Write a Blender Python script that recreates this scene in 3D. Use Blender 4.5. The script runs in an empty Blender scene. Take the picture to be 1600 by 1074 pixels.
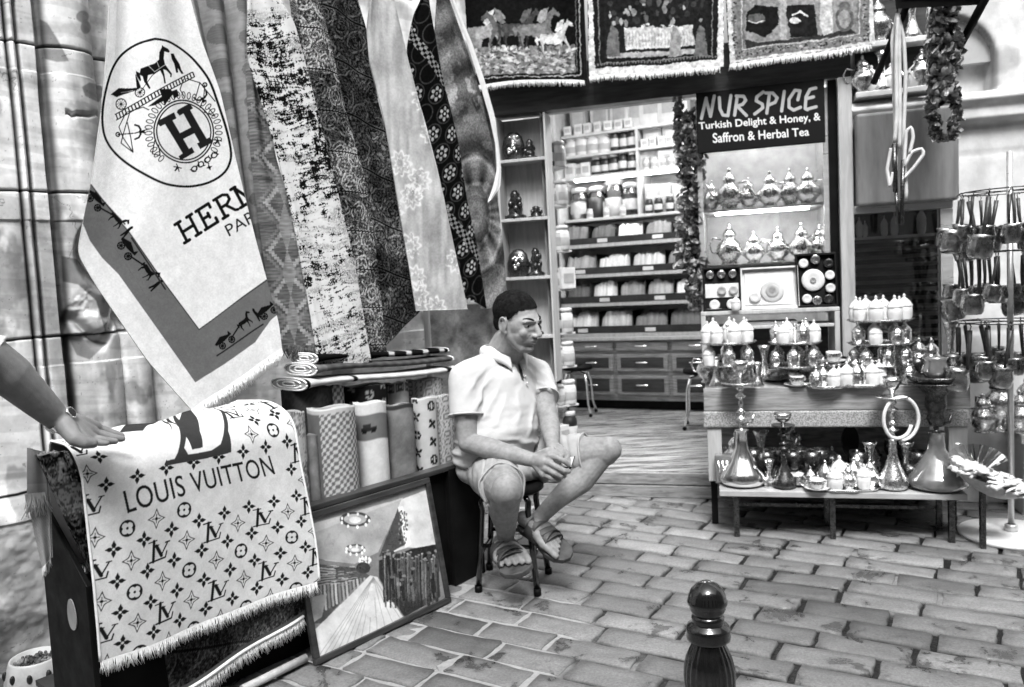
import bpy, bmesh, math, random
import numpy as np
from mathutils import Vector, Matrix
random.seed(7); RNG = np.random.RandomState(7)
rad = math.radians
S = bpy.context.scene
COL = S.collection
# ------------------------------------------------------------------ camera
H = 1.40; PITCH = rad(4.2); ROLL = rad(2.87); FPX = 1250.0
_F = np.array([0, math.cos(PITCH), -math.sin(PITCH)]); _r = np.array([1., 0, 0]); _u = np.array([0, math.sin(PITCH), math.cos(PITCH)])
_R = _r*math.cos(ROLL) - _u*math.sin(ROLL); _U = _u*math.cos(ROLL) + _r*math.sin(ROLL); _O = np.array([0, 0, H])
cd = bpy.data.cameras.new('camera'); cam = bpy.data.objects.new('camera', cd); COL.objects.link(cam); S.camera = cam
m = Matrix.Identity(4)
for i in range(3):
    m[i][0] = _R[i]; m[i][1] = _U[i]; m[i][2] = -_F[i]; m[i][3] = _O[i]
cam.matrix_world = m
cd.sensor_width = 36; cd.lens = FPX/1600*36; cd.clip_start = .05; cd.clip_end = 200
cd.dof.use_dof = True; cd.dof.focus_distance = 2.75; cd.dof.aperture_fstop = 3.2
# ------------------------------------------------------------------ light
W = bpy.data.worlds.new("World"); S.world = W; W.use_nodes = True
nt = W.node_tree; nt.nodes.clear()
sky = nt.nodes.new('ShaderNodeTexSky'); sky.sky_type = 'NISHITA'; sky.sun_disc = False
SUN_EL, SUN_AZ = rad(56), rad(182)          # azimuth measured clockwise from +Y
sky.sun_elevation = SUN_EL; sky.sun_rotation = SUN_AZ; sky.air_density = 1.0; sky.dust_density = 4.0
bw = nt.nodes.new('ShaderNodeRGBToBW'); bg = nt.nodes.new('ShaderNodeBackground'); wo = nt.nodes.new('ShaderNodeOutputWorld')
nt.links.new(sky.outputs[0], bw.inputs[0]); nt.links.new(bw.outputs[0], bg.inputs[0]); nt.links.new(bg.outputs[0], wo.inputs[0])
bg.inputs[1].default_value = 0.15
sl = bpy.data.lights.new('sun', 'SUN'); sl.energy = 1.8; sl.angle = rad(18); sl.color = (1, 1, 1)
so = bpy.data.objects.new('sun', sl); COL.objects.link(so)
sd = Vector((math.sin(SUN_AZ)*math.cos(SUN_EL), math.cos(SUN_AZ)*math.cos(SUN_EL), math.sin(SUN_EL)))
so.rotation_euler = sd.to_track_quat('Z', 'Y').to_euler()
S.view_settings.view_transform = 'Standard'; S.view_settings.look = 'None'; S.view_settings.gamma = 1
S.view_settings.exposure = 1.32
# ------------------------------------------------------------------ pixel <-> place helpers
def ray(x, y): return _F + _R*(x-800)/FPX - _U*(y-537)/FPX
def G(x, y, z=0.0):
    d = ray(x, y); return _O + d*(z-H)/d[2]
def PL(x, y, p0, n):
    d = ray(x, y); return _O + d*np.dot(np.asarray(p0)-_O, n)/np.dot(d, n)
def proj(P):
    v = np.asarray(P) - _O; z = v@_F
    return 800+FPX*(v@_R)/z, 537-FPX*(v@_U)/z
class Frame:
    """upright frame: u runs along the wall, o sticks out towards the street, z up"""
    def __init__(s, deg, x, y):
        a = rad(deg); s.deg = deg; s.a = a
        s.d = np.array([math.cos(a), math.sin(a), 0]); s.n = np.array([s.d[1], -s.d[0], 0]); s.p = np.array([x, y, 0.])
    def __call__(s, u, o, z): return s.p + s.d*u + s.n*o + np.array([0, 0, z])
    def px(s, x, y, o=0.):
        P = PL(x, y, s.p+s.n*o, s.n); return float((P-s.p)@s.d), float(P[2])
    def P(s, x, y, o=0.): return PL(x, y, s.p+s.n*o, s.n)
    def loc(s, P):
        q = np.asarray(P)-s.p; return float(q@s.d), float(q@s.n), float(q[2])
ST = Frame(49.6, -.812, 2.938)      # carpet stall
WA = Frame(43, -2.1, 3.25)          # stone wall behind it
FA = Frame(-16.4, .289, 5.221)      # shop front
TB = Frame(-14.5, 1.14, 4.147)      # low bench
# ------------------------------------------------------------------ objects
def tag(o, label=None, cat=None, group=None, kind=None):
    if label: o['label'] = label
    if cat: o['category'] = cat
    if group: o['group'] = group
    if kind: o['kind'] = kind
    return o
def thing(name, label, cat, loc=(0, 0, 0), rz=0, group=None):
    o = bpy.data.objects.new(name, None); COL.objects.link(o); o.location = tuple(float(v) for v in loc); o.rotation_euler = (0, 0, rz)
    o.empty_display_size = .05
    return tag(o, label, cat, group)
def dup(root, loc, rz=None, label=None, group=None, scale=None):
    r = root.copy(); COL.objects.link(r); r.location = tuple(float(v) for v in loc)
    if rz is not None: r.rotation_euler = (0, 0, rz)
    if scale is not None: r.scale = (scale,)*3 if not hasattr(scale, '__len__') else scale
    if label: r['label'] = label
    if group: r['group'] = group
    for ch in list(root.children):
        c = ch.copy(); COL.objects.link(c); c.parent = r
        for g in list(ch.children):
            d = g.copy(); COL.objects.link(d); d.parent = c
    return r
class MB:
    """collects shapes, builds ONE mesh object"""
    def __init__(s): s.v = []; s.f = []; s.sm = []; s.mi = []; s.cur = 0
    def add(s, vs, fs, smooth=False):
        b = len(s.v); s.v += [tuple(float(c) for c in v) for v in vs]
        for f in fs: s.f.append(tuple(b+i for i in f)); s.sm.append(smooth); s.mi.append(s.cur)
        return s
    def box(s, c, d, M=None, taper=1.0):
        x, y, z = d[0]/2, d[1]/2, d[2]/2; t = taper
        vs = [(-x, -y, -z), (x, -y, -z), (x, y, -z), (-x, y, -z), (-x*t, -y*t, z), (x*t, -y*t, z), (x*t, y*t, z), (-x*t, y*t, z)]
        vs = [Vector(v) for v in vs]
        if M is not None: vs = [M @ v for v in vs]
        return s.add([v+Vector(c) for v in vs], [(0, 3, 2, 1), (4, 5, 6, 7), (0, 1, 5, 4), (1, 2, 6, 5), (2, 3, 7, 6), (3, 0, 4, 7)])
    def fbox(s, fr, u0, u1, o0, o1, z0, z1):
        q = [fr(u, o, z) for z in (z0, z1) for (u, o) in ((u0, o0), (u1, o0), (u1, o1), (u0, o1))]
        return s.add(q, [(0, 1, 2, 3), (7, 6, 5, 4), (4, 5, 1, 0), (5, 6, 2, 1), (6, 7, 3, 2), (7, 4, 0, 3)])
    def lathe(s, prof, c=(0, 0, 0), n=24, M=None, a0=0, a1=2*math.pi, flute=0, nfl=0):
        vs = []; fs = []; k = len(prof)
        full = abs(a1-a0-2*math.pi) < 1e-6; nn = n if full else n+1
        for i in range(nn):
            a = a0+(a1-a0)*i/n
            for (r_, z) in prof:
                rr = r_*(1+flute*math.cos(nfl*a)) if flute else r_
                v = Vector((rr*math.cos(a), rr*math.sin(a), z))
                if M is not None: v = M @ v
                vs.append(v+Vector(c))
        for i in range(n):
            j = (i+1) % nn
            for q in range(k-1): fs.append((i*k+q, j*k+q, j*k+q+1, i*k+q+1))
        return s.add(vs, fs, True)
    def tube(s, pts, r, n=8, caps=True):
        pts = [Vector(p) for p in pts]; k = len(pts); rs = r if hasattr(r, '__len__') else [r]*k
        vs = []; fs = []; prev = None
        for i, p in enumerate(pts):
            t = (pts[min(i+1, k-1)]-pts[max(i-1, 0)])
            if t.length < 1e-9: t = Vector((0, 0, 1))
            t.normalize()
            if prev is None:
                a = Vector((0, 0, 1)) if abs(t.z) < .9 else Vector((1, 0, 0)); x = t.cross(a).normalized()
            else:
                x = prev - t*prev.dot(t)
                x = x.normalized() if x.length > 1e-6 else t.orthogonal().normalized()
            prev = x; y = t.cross(x)
            for j in range(n):
                an = 2*math.pi*j/n; vs.append(p+(x*math.cos(an)+y*math.sin(an))*rs[i])
        for i in range(k-1):
            for j in range(n):
                j2 = (j+1) % n; fs.append((i*n+j, i*n+j2, (i+1)*n+j2, (i+1)*n+j))
        s.add(vs, fs, True)
        if caps:
            s.add(vs[:n], [tuple(reversed(range(n)))]); s.add(vs[-n:], [tuple(range(n))])
        return s
    def ball(s, c, r, n=12, m_=8, M=None):
        rr = r if hasattr(r, '__len__') else (r, r, r)
        vs = []; fs = []
        for i in range(m_+1):
            th = math.pi*i/m_
            for j in range(n):
                ph = 2*math.pi*j/n
                v = Vector((rr[0]*math.sin(th)*math.cos(ph), rr[1]*math.sin(th)*math.sin(ph), rr[2]*math.cos(th)))
                if M is not None: v = M @ v
                vs.append(v+Vector(c))
        for i in range(m_):
            for j in range(n):
                j2 = (j+1) % n; fs.append((i*n+j, (i+1)*n+j, (i+1)*n+j2, i*n+j2))
        return s.add(vs, fs, True)
    def prism(s, poly, fn, t0, t1, smooth=False):
        """poly in 2D, fn(a,b,t)->xyz"""
        n = len(poly); vs = [fn(a, b, t0) for a, b in poly]+[fn(a, b, t1) for a, b in poly]
        return s.add(vs, [tuple(range(n)), tuple(reversed(range(n, 2*n)))]+[(i, i+n, (i+1) % n+n, (i+1) % n) for i in range(n)], smooth)
    def build(s, name, mat, parent=None, bevel=0, world=True, sub=0, segs=2):
        me = bpy.data.meshes.new(name)
        off = Vector((0, 0, 0))
        if parent is not None and world:
            off = parent.location.copy(); p = parent
            while p.parent is not None: p = p.parent; off += p.location
        me.from_pydata([tuple(Vector(v)-off) for v in s.v], [], s.f)
        me.polygons.foreach_set('use_smooth', s.sm); me.polygons.foreach_set('material_index', s.mi)
        bm = bmesh.new(); bm.from_mesh(me); bmesh.ops.remove_doubles(bm, verts=bm.verts, dist=1e-5)
        bmesh.ops.recalc_face_normals(bm, faces=bm.faces); bm.to_mesh(me); bm.free()
        o = bpy.data.objects.new(name, me); COL.objects.link(o)
        for q in (mat if isinstance(mat, (list, tuple)) else [mat]): me.materials.append(q)
        if parent is not None: o.parent = parent
        if bevel:
            b = o.modifiers.new('bevel', 'BEVEL'); b.width = bevel; b.segments = segs; b.limit_method = 'ANGLE'; b.angle_limit = rad(40)
        if sub:
            b = o.modifiers.new('sub', 'SUBSURF'); b.levels = sub; b.render_levels = sub
        return o
def gridmesh(name, P, C, mat, parent=None, thick=0, smooth=True, C2=None, axis=None):
    """P (ny,nx,3) world points, C (ny,nx) grey pattern"""
    ny, nx = P.shape[:2]
    off = np.zeros(3)
    p = parent
    while p is not None: off = off+np.array(p.location); p = p.parent
    Q = (P-off).reshape(-1, 3); N = ny*nx
    idx = np.arange(N).reshape(ny, nx)
    a, b, c, d = idx[:-1, :-1].ravel(), idx[:-1, 1:].ravel(), idx[1:, 1:].ravel(), idx[1:, :-1].ravel()
    F = np.stack([a, d, c, b], 1)
    Cc = C.reshape(-1)
    if thick:
        du = np.gradient(P, axis=1); dv = np.gradient(P, axis=0); nn = np.cross(du, dv); nn /= (np.linalg.norm(nn, axis=2, keepdims=True)+1e-9)
        mid = P[ny//2, nx//2]
        if axis is not None:
            oo = P-np.array([axis[0], axis[1], 0]); oo[..., 2] = 0; flip = (nn*oo).sum() < 0
        else: flip = np.dot(nn[ny//2, nx//2], _O-mid) < 0
        if flip: nn = -nn; F = F[:, ::-1]
        B = (P-nn*thick-off).reshape(-1, 3); Q = np.concatenate([Q, B]); Cc = np.concatenate([Cc, (C2 if C2 is not None else C*.5+.3).reshape(-1)])
        Fb = F[:, ::-1]+N
        ring = np.concatenate([idx[0, :], idx[1:, -1], idx[-1, -2::-1], idx[-2:0:-1, 0]])
        r2 = np.roll(ring, -1); Fs = np.stack([ring, r2, r2+N, ring+N], 1)
        F = np.concatenate([F, Fb, Fs])
    me = bpy.data.meshes.new(name); me.vertices.add(len(Q)); me.vertices.foreach_set('co', Q.astype(np.float32).ravel())
    me.loops.add(F.size); me.loops.foreach_set('vertex_index', F.astype(np.int32).ravel())
    me.polygons.add(len(F)); me.polygons.foreach_set('loop_start', np.arange(0, F.size, 4, dtype=np.int32))
    me.update(calc_edges=True); me.polygons.foreach_set('use_smooth', np.full(len(F), smooth))
    at = me.color_attributes.new('Col', 'FLOAT_COLOR', 'POINT')
    cc = np.ones((len(Q), 4), np.float32); cc[:, :3] = np.clip(Cc, 0, 1)[:, None]; at.data.foreach_set('color', cc.ravel())
    me.validate()
    o = bpy.data.objects.new(name, me); COL.objects.link(o); me.materials.append(mat)
    if parent is not None: o.parent = parent
    return o
# ------------------------------------------------------------------ materials
def _nt(name):
    mt = bpy.data.materials.new(name); mt.use_nodes = True; n = mt.node_tree; n.nodes.clear()
    out = n.nodes.new('ShaderNodeOutputMaterial'); b = n.nodes.new('ShaderNodeBsdfPrincipled'); n.links.new(b.outputs[0], out.inputs[0])
    return mt, n, b
def _noise(n, co, scale, detail=5, rough=.6, dist=0.):
    t = n.nodes.new('ShaderNodeTexNoise'); t.inputs['Scale'].default_value = scale; t.inputs['Detail'].default_value = detail
    t.inputs['Roughness'].default_value = rough; t.inputs['Distortion'].default_value = dist; n.links.new(co, t.inputs['Vector']); return t.outputs[0]
def _map(n, x, a, b, c, d):
    t = n.nodes.new('ShaderNodeMapRange'); t.inputs[1].default_value = a; t.inputs[2].default_value = b; t.inputs[3].default_value = c; t.inputs[4].default_value = d
    n.links.new(x, t.inputs[0]); return t.outputs[0]
def _coord(n, stretch=(1, 1, 1), kind='Object'):
    tc = n.nodes.new('ShaderNodeTexCoord'); mp = n.nodes.new('ShaderNodeMapping'); mp.inputs['Scale'].default_value = stretch
    n.links.new(tc.outputs[kind], mp.inputs[0]); return mp.outputs[0]
def M(name, a, b=None, rough=.6, metal=0., scale=8, bump=.2, bscale=60, stretch=(1, 1, 1), lo=.35, hi=.65, rvar=.1, bdist=.002, spec=.5, coat=0, attr=False, dist=0., trans=0, ior=1.45, rot=0, alpha=1, grime=0, gam=1.0):
    mt, n, B = _nt(name); co = _coord(n, stretch)
    if rot: co.node.inputs['Rotation'].default_value = (0, 0, rot)
    if b is None: b = a
    f = _map(n, _noise(n, co, scale, 6, .6, dist), lo, hi, 0, 1)
    mx = n.nodes.new('ShaderNodeMix'); mx.data_type = 'RGBA'; n.links.new(f, mx.inputs[0])
    mx.inputs[6].default_value = (a, a, a, 1); mx.inputs[7].default_value = (b, b, b, 1)
    c = mx.outputs[2]
    if attr:
        at = n.nodes.new('ShaderNodeAttribute'); at.attribute_name = 'Col'
        m2 = n.nodes.new('ShaderNodeMix'); m2.data_type = 'RGBA'; m2.blend_type = 'MULTIPLY'; m2.inputs[0].default_value = 1
        ga = n.nodes.new('ShaderNodeGamma'); ga.inputs[1].default_value = gam; n.links.new(at.outputs[0], ga.inputs[0])
        n.links.new(ga.outputs[0], m2.inputs[6]); n.links.new(c, m2.inputs[7]); c = m2.outputs[2]
    if grime:
        g = _map(n, _noise(n, co, scale*.35+1, 8, .7), .52, .7, 0, grime)
        m3 = n.nodes.new('ShaderNodeMix'); m3.data_type = 'RGBA'; n.links.new(g, m3.inputs[0]); n.links.new(c, m3.inputs[6]); m3.inputs[7].default_value = (.03, .03, .03, 1); c = m3.outputs[2]
    n.links.new(c, B.inputs['Base Color'])
    n.links.new(_map(n, _noise(n, co, scale*1.7, 4), .3, .7, max(.02, rough-rvar), min(1, rough+rvar)), B.inputs['Roughness'])
    B.inputs['Metallic'].default_value = metal; B.inputs['Specular IOR Level'].default_value = spec; B.inputs['Coat Weight'].default_value = coat
    B.inputs['Coat Roughness'].default_value = .1
    B.inputs['Transmission Weight'].default_value = trans; B.inputs['IOR'].default_value = ior; B.inputs['Alpha'].default_value = alpha
    if bump:
        bp = n.nodes.new('ShaderNodeBump'); bp.inputs['Strength'].default_value = bump; bp.inputs['Distance'].default_value = bdist
        n.links.new(_noise(n, co, bscale, 5, .65), bp.inputs['Height']); n.links.new(bp.outputs[0], B.inputs['Normal'])
    return mt
def EM(name, g, st):
    mt = bpy.data.materials.new(name); mt.use_nodes = True; n = mt.node_tree; n.nodes.clear()
    out = n.nodes.new('ShaderNodeOutputMaterial'); e = n.nodes.new('ShaderNodeEmission'); e.inputs[0].default_value = (g, g, g, 1); e.inputs[1].default_value = st
    n.links.new(e.outputs[0], out.inputs[0]); return mt
def thin_glass(name, refl=.12, tint=.9):
    mt = bpy.data.materials.new(name); mt.use_nodes = True; n = mt.node_tree; n.nodes.clear()
    out = n.nodes.new('ShaderNodeOutputMaterial'); mx = n.nodes.new('ShaderNodeMixShader'); tr = n.nodes.new('ShaderNodeBsdfTransparent'); gl = n.nodes.new('ShaderNodeBsdfGlossy')
    tr.inputs[0].default_value = (tint, tint, tint, 1); gl.inputs['Roughness'].default_value = .02
    fr = n.nodes.new('ShaderNodeFresnel'); fr.inputs[0].default_value = 1.5
    ma = n.nodes.new('ShaderNodeMath'); ma.operation = 'ADD'; ma.inputs[1].default_value = refl; n.links.new(fr.outputs[0], ma.inputs[0])
    n.links.new(ma.outputs[0], mx.inputs[0]); n.links.new(tr.outputs[0], mx.inputs[1]); n.links.new(gl.outputs[0], mx.inputs[2]); n.links.new(mx.outputs[0], out.inputs[0]); return mt
MT = {}
MT['rug'] = M('woven_pile', .90, 1.02, rough=.95, scale=30, bump=.7, bscale=380, bdist=.003, spec=.04, attr=True, gam=1.55)
MT['stone'] = M('weathered_stone', .80, 1.08, rough=.6, scale=9, bump=.35, bscale=40, bdist=.005, attr=True, stretch=(1, 1, .7), gam=1.25)
MT['paint'] = M('painted_print', .97, 1.0, spec=.2, rough=.6, scale=9, bump=.05, attr=True, gam=1.35)
MT['paver'] = M('granite_paver', .75, 1.05, rough=.55, scale=45, bump=.5, bscale=130, bdist=.003, attr=True, rvar=.25, lo=.3, hi=.7)
MT['fringe'] = M('cotton_fringe', .72, .85, rough=.95, scale=80, bump=.3, spec=.1)
MT['fringe_dark'] = M('dark_fringe', .06, .2, rough=.95, scale=80, bump=.3, spec=.1)
MT['wood'] = M('oiled_wood', .12, .30, rough=.5, scale=3, bump=.25, bscale=50, stretch=(2, 2, 12), dist=1.2)
MT['woodh'] = M('plank_wood', .15, .33, rough=.5, scale=4, bump=.25, bscale=50, stretch=(1.2, 1.2, 12), dist=1.0)
MT['woodl'] = M('light_wood', .34, .46, rough=.5, scale=3, bump=.2, bscale=60, stretch=(14, 14, 1.5), dist=.6)
MT['wooddark'] = M('dark_wood', .02, .05, rough=.4, scale=5, bump=.3, bscale=60, stretch=(1, 1, 8))
MT['black'] = M('black_lacquer', .004, .008, spec=.10, rough=.45, scale=7, bump=.1, bscale=30, rvar=.12)
MT['blackmetal'] = M('black_enamel', .003, .006, spec=.5, rough=.18, scale=16, bump=.35, bscale=45, bdist=.0022, coat=.9)
MT['steel'] = M('polished_steel', .75, .88, rough=.16, metal=1, scale=10, bump=.08, bscale=30, rvar=.08)
MT['chrome'] = M('chrome', .85, .9, rough=.06, metal=1, scale=10, bump=.03, bscale=20, rvar=.03)
MT['brass'] = M('engraved_metal', .35, .8, rough=.25, metal=1, scale=90, bump=.7, bscale=160, bdist=.002, rvar=.1)
MT['silver'] = M('tarnished_silver', .62, .92, rough=.22, metal=1, scale=60, bump=.5, bscale=120, bdist=.0015)
MT['copper'] = M('hammered_copper', .14, .48, rough=.28, metal=1, scale=18, bump=.3, bscale=70, rvar=.12)
MT['darkmetal'] = M('dark_bronze', .04, .12, rough=.3, metal=.9, scale=50, bump=.6, bscale=120)
MT['white'] = M('white_glaze', .54, .66, rough=.25, scale=12, bump=.05)
MT['cream'] = M('pale_card', .42, .58, rough=.5, scale=10, bump=.05)
MT['grey'] = M('grey_card', .28, .4, rough=.5, scale=10, bump=.05)
MT['dark'] = M('dark_card', .010, .025, rough=.4, scale=10, bump=.05)
MT['cabinet'] = M('painted_cabinet', .12, .2, rough=.4, scale=2.5, bump=.12, bscale=30, stretch=(6, 6, 1))
MT['alu'] = M('brushed_aluminium', .5, .62, rough=.35, metal=.6, scale=3, bump=.1, stretch=(1, 1, 9))
MT['glass'] = thin_glass('shop_glass', .06, .92)
MT['jar'] = thin_glass('jar_glass', .12, .85)
MT['hookglass'] = M('tinted_glass', .16, .38, rough=.08, metal=.55, scale=6, bump=.05, rvar=.05, coat=.6)
MT['lamp'] = EM('tube_lamp', 1, 14)
MT['sticker'] = M('faded_sticker', .2, .3, rough=.5)
MT['granite'] = M('speckled_laminate', .16, .42, rough=.5, scale=140, bump=.15, lo=.42, hi=.58)
# ------------------------------------------------------------------ numpy noise + raster canvas in photograph pixels
def _hash(ix, iy, seed):
    h = (ix.astype(np.int64)*374761393 + iy.astype(np.int64)*668265263 + seed*974634777) & 0xffffffff
    h = ((h ^ (h >> 13))*1274126177) & 0xffffffff; return ((h ^ (h >> 16)) & 0xffff)/65535.0
def vn(X, Y, seed=0):
    ix = np.floor(X); iy = np.floor(Y); fx = X-ix; fy = Y-iy; fx = fx*fx*(3-2*fx); fy = fy*fy*(3-2*fy)
    a = _hash(ix, iy, seed); b = _hash(ix+1, iy, seed); c = _hash(ix, iy+1, seed); d = _hash(ix+1, iy+1, seed)
    return a*(1-fx)*(1-fy)+b*fx*(1-fy)+c*(1-fx)*fy+d*fx*fy
def fbm(X, Y, seed=0, oc=4, g=.5):
    r = 0; am = 1; t = 0
    for i in range(oc): r = r+am*vn(X*2**i, Y*2**i, seed+i*17); t += am; am *= g
    return r/t
def sst(x, a, b): 
    t = np.clip((x-a)/(b-a), 0, 1); return t*t*(3-2*t)
def poly_mask(px, py, pts):
    ins = np.zeros(px.shape, bool); n = len(pts)
    for i in range(n):
        x1, y1 = pts[i]; x2, y2 = pts[(i+1) % n]
        if y1 == y2: continue
        ins ^= ((y1 > py) != (y2 > py)) & (px < (x2-x1)*(py-y1)/(y2-y1)+x1)
    return ins
_glyph = {}
def text_tris(txt, spacing=1.0):
    k = (txt, spacing)
    if k in _glyph: return _glyph[k]
    cu = bpy.data.curves.new('t', 'FONT'); cu.body = txt; cu.space_character = spacing; cu.resolution_u = 4
    o = bpy.data.objects.new('t', cu); COL.objects.link(o); dg = bpy.context.evaluated_depsgraph_get(); dg.update()
    me = bpy.data.meshes.new_from_object(o.evaluated_get(dg)); me.calc_loop_triangles()
    v = np.array([q.co[:2] for q in me.vertices]); t = np.array([q.vertices[:] for q in me.loop_triangles])
    bpy.data.objects.remove(o); bpy.data.curves.remove(cu); bpy.data.meshes.remove(me)
    lo = v.min(0); hi = v.max(0); v = (v-lo)/(hi-lo); _glyph[k] = (v, t); return v, t
class Canvas:
    def __init__(s, x0, y0, x1, y1, ss=3, bgv=.8):
        s.x0, s.y0, s.ss = x0, y0, ss; s.w = int((x1-x0)*ss); s.h = int((y1-y0)*ss); s.a = np.full((s.h, s.w), bgv, np.float32)
        s.X = x0+(np.arange(s.w)+.5)/ss; s.Y = y0+(np.arange(s.h)+.5)/ss
    def _bb(s, xa, ya, xb, yb):
        i0 = max(0, int((xa-s.x0)*s.ss)-1); i1 = min(s.w, int((xb-s.x0)*s.ss)+2); j0 = max(0, int((ya-s.y0)*s.ss)-1); j1 = min(s.h, int((yb-s.y0)*s.ss)+2)
        if i1 <= i0 or j1 <= j0: return None
        gx, gy = np.meshgrid(s.X[i0:i1], s.Y[j0:j1]); return (slice(j0, j1), slice(i0, i1)), gx, gy
    def poly(s, pts, v):
        p = np.array(pts, float); q = s._bb(p[:, 0].min(), p[:, 1].min(), p[:, 0].max(), p[:, 1].max())
        if q is None: return s
        sl_, gx, gy = q; mk = poly_mask(gx, gy, p); sub = s.a[sl_]; sub[mk] = v; return s
    def line(s, pts, w, v):
        for (x1, y1), (x2, y2) in zip(pts[:-1], pts[1:]):
            q = s._bb(min(x1, x2)-w, min(y1, y2)-w, max(x1, x2)+w, max(y1, y2)+w)
            if q is None: continue
            sl_, gx, gy = q; dx, dy = x2-x1, y2-y1; L = dx*dx+dy*dy+1e-9; t = np.clip(((gx-x1)*dx+(gy-y1)*dy)/L, 0, 1)
            sub = s.a[sl_]; sub[np.hypot(gx-x1-t*dx, gy-y1-t*dy) < w/2] = v
        return s
    def ell(s, cx, cy, rx, ry, v, ang=0, inner=0):
        R_ = max(rx, ry); q = s._bb(cx-R_, cy-R_, cx+R_, cy+R_)
        if q is None: return s
        sl_, gx, gy = q; c, d = math.cos(ang), math.sin(ang); a = ((gx-cx)*c+(gy-cy)*d)/rx; b = (-(gx-cx)*d+(gy-cy)*c)/ry; rr = a*a+b*b
        sub = s.a[sl_]; sub[(rr < 1) & (rr >= inner*inner)] = v; return s
    def text(s, txt, quad, v, spacing=1.0, fat=0):
        """quad TL,TR,BR,BL in pixels"""
        ve, tr = text_tris(txt, spacing); TL, TR, BR, BL = [np.array(q, float) for q in quad]
        x = ve[:, :1]; y = ve[:, 1:]; P = BL*(1-x)*(1-y)+BR*x*(1-y)+TL*(1-x)*y+TR*x*y
        offs = [(0, 0)] if not fat else [(0, 0), (fat, 0), (-fat, 0), (0, fat), (0, -fat)]
        for ox, oy in offs:
            for t in tr: s.poly(P[t]+np.array([ox, oy]), v)
        return s
    def strokes(s, segs, quad, w, v):
        """segs: polylines in the unit square (y up) mapped to quad"""
        TL, TR, BR, BL = [np.array(q, float) for q in quad]
        for pl in segs:
            P = [BL*(1-x)*(1-y)+BR*x*(1-y)+TL*(1-x)*y+TR*x*y for x, y in pl]; s.line(P, w, v)
        return s
    def blur(s, n=1):
        for _ in range(n):
            a = np.pad(s.a, 1, mode='edge'); s.a = (a[:-2, 1:-1]+a[2:, 1:-1]+a[1:-1, :-2]+a[1:-1, 2:]+2*a[1:-1, 1:-1])/6
        return s
    def sample(s, x, y):
        fx = np.clip((x-s.x0)*s.ss-.5, 0, s.w-1.001); fy = np.clip((y-s.y0)*s.ss-.5, 0, s.h-1.001); i = fx.astype(int); j = fy.astype(int); fx = fx-i; fy = fy-j; a = s.a
        return a[j, i]*(1-fx)*(1-fy)+a[j, i+1]*fx*(1-fy)+a[j+1, i]*(1-fx)*fy+a[j+1, i+1]*fx*fy
def pline(pts, t):
    """points at fractions t of a polyline param by y-order index length"""
    p = np.array(pts, float); L = np.concatenate([[0], np.cumsum(np.hypot(*np.diff(p, axis=0).T))]); L /= L[-1]
    return np.stack([np.interp(t, L, p[:, 0]), np.interp(t, L, p[:, 1])], -1)
def smooth_line(pts, k=3):
    p = np.array(pts, float); t = np.linspace(0, 1, 200); q = pline(p, t)
    for _ in range(k*6): q[1:-1] = (q[:-2]+2*q[1:-1]+q[2:])/4
    return q
# ================================================================== SETTING
# ---- ground sheet and the block paving
mb = MB(); mb.add([(-40, -40, -.03), (40, -40, -.03), (40, 40, -.03), (-40, 40, -.03)], [(0, 1, 2, 3)])
g = mb.build('ground', M('ground', .14, .3, rough=.7, scale=3, bump=.3)); tag(g, kind='structure')
def paver_mat():
    mt, n, B = _nt('granite_setts'); co = _coord(n)
    at = n.nodes.new('ShaderNodeAttribute'); at.attribute_name = 'Col'
    f = _map(n, _noise(n, co, 95, 6, .75), .3, .7, .6, 1.35)
    f2 = _map(n, _noise(n, co, 7, 6, .6), .3, .7, .82, 1.1)
    mu = n.nodes.new('ShaderNodeMath'); mu.operation = 'MULTIPLY'; n.links.new(f, mu.inputs[0]); n.links.new(f2, mu.inputs[1])
    m2 = n.nodes.new('ShaderNodeMix'); m2.data_type = 'RGBA'; m2.blend_type = 'MULTIPLY'; m2.inputs[0].default_value = 1
    n.links.new(at.outputs[0], m2.inputs[6]); n.links.new(mu.outputs[0], m2.inputs[7])
    wet = _map(n, _noise(n, co, 4.6, 9, .70, .4), .555, .605, 0, 1)
    m3 = n.nodes.new('ShaderNodeMix'); m3.data_type = 'RGBA'; w2 = n.nodes.new('ShaderNodeMath'); w2.operation = 'MULTIPLY'; w2.inputs[1].default_value = .8; n.links.new(wet, w2.inputs[0])
    n.links.new(w2.outputs[0], m3.inputs[0]); n.links.new(m2.outputs[2], m3.inputs[6]); m3.inputs[7].default_value = (.045, .045, .045, 1)
    n.links.new(m3.outputs[2], B.inputs['Base Color']); n.links.new(_map(n, wet, 0, 1, .62, .22), B.inputs['Roughness'])
    bp = n.nodes.new('ShaderNodeBump'); bp.inputs['Strength'].default_value = .55; bp.inputs['Distance'].default_value = .003
    n.links.new(_noise(n, co, 120, 6, .7), bp.inputs['Height']); n.links.new(bp.outputs[0], B.inputs['Normal']); return mt
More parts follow.
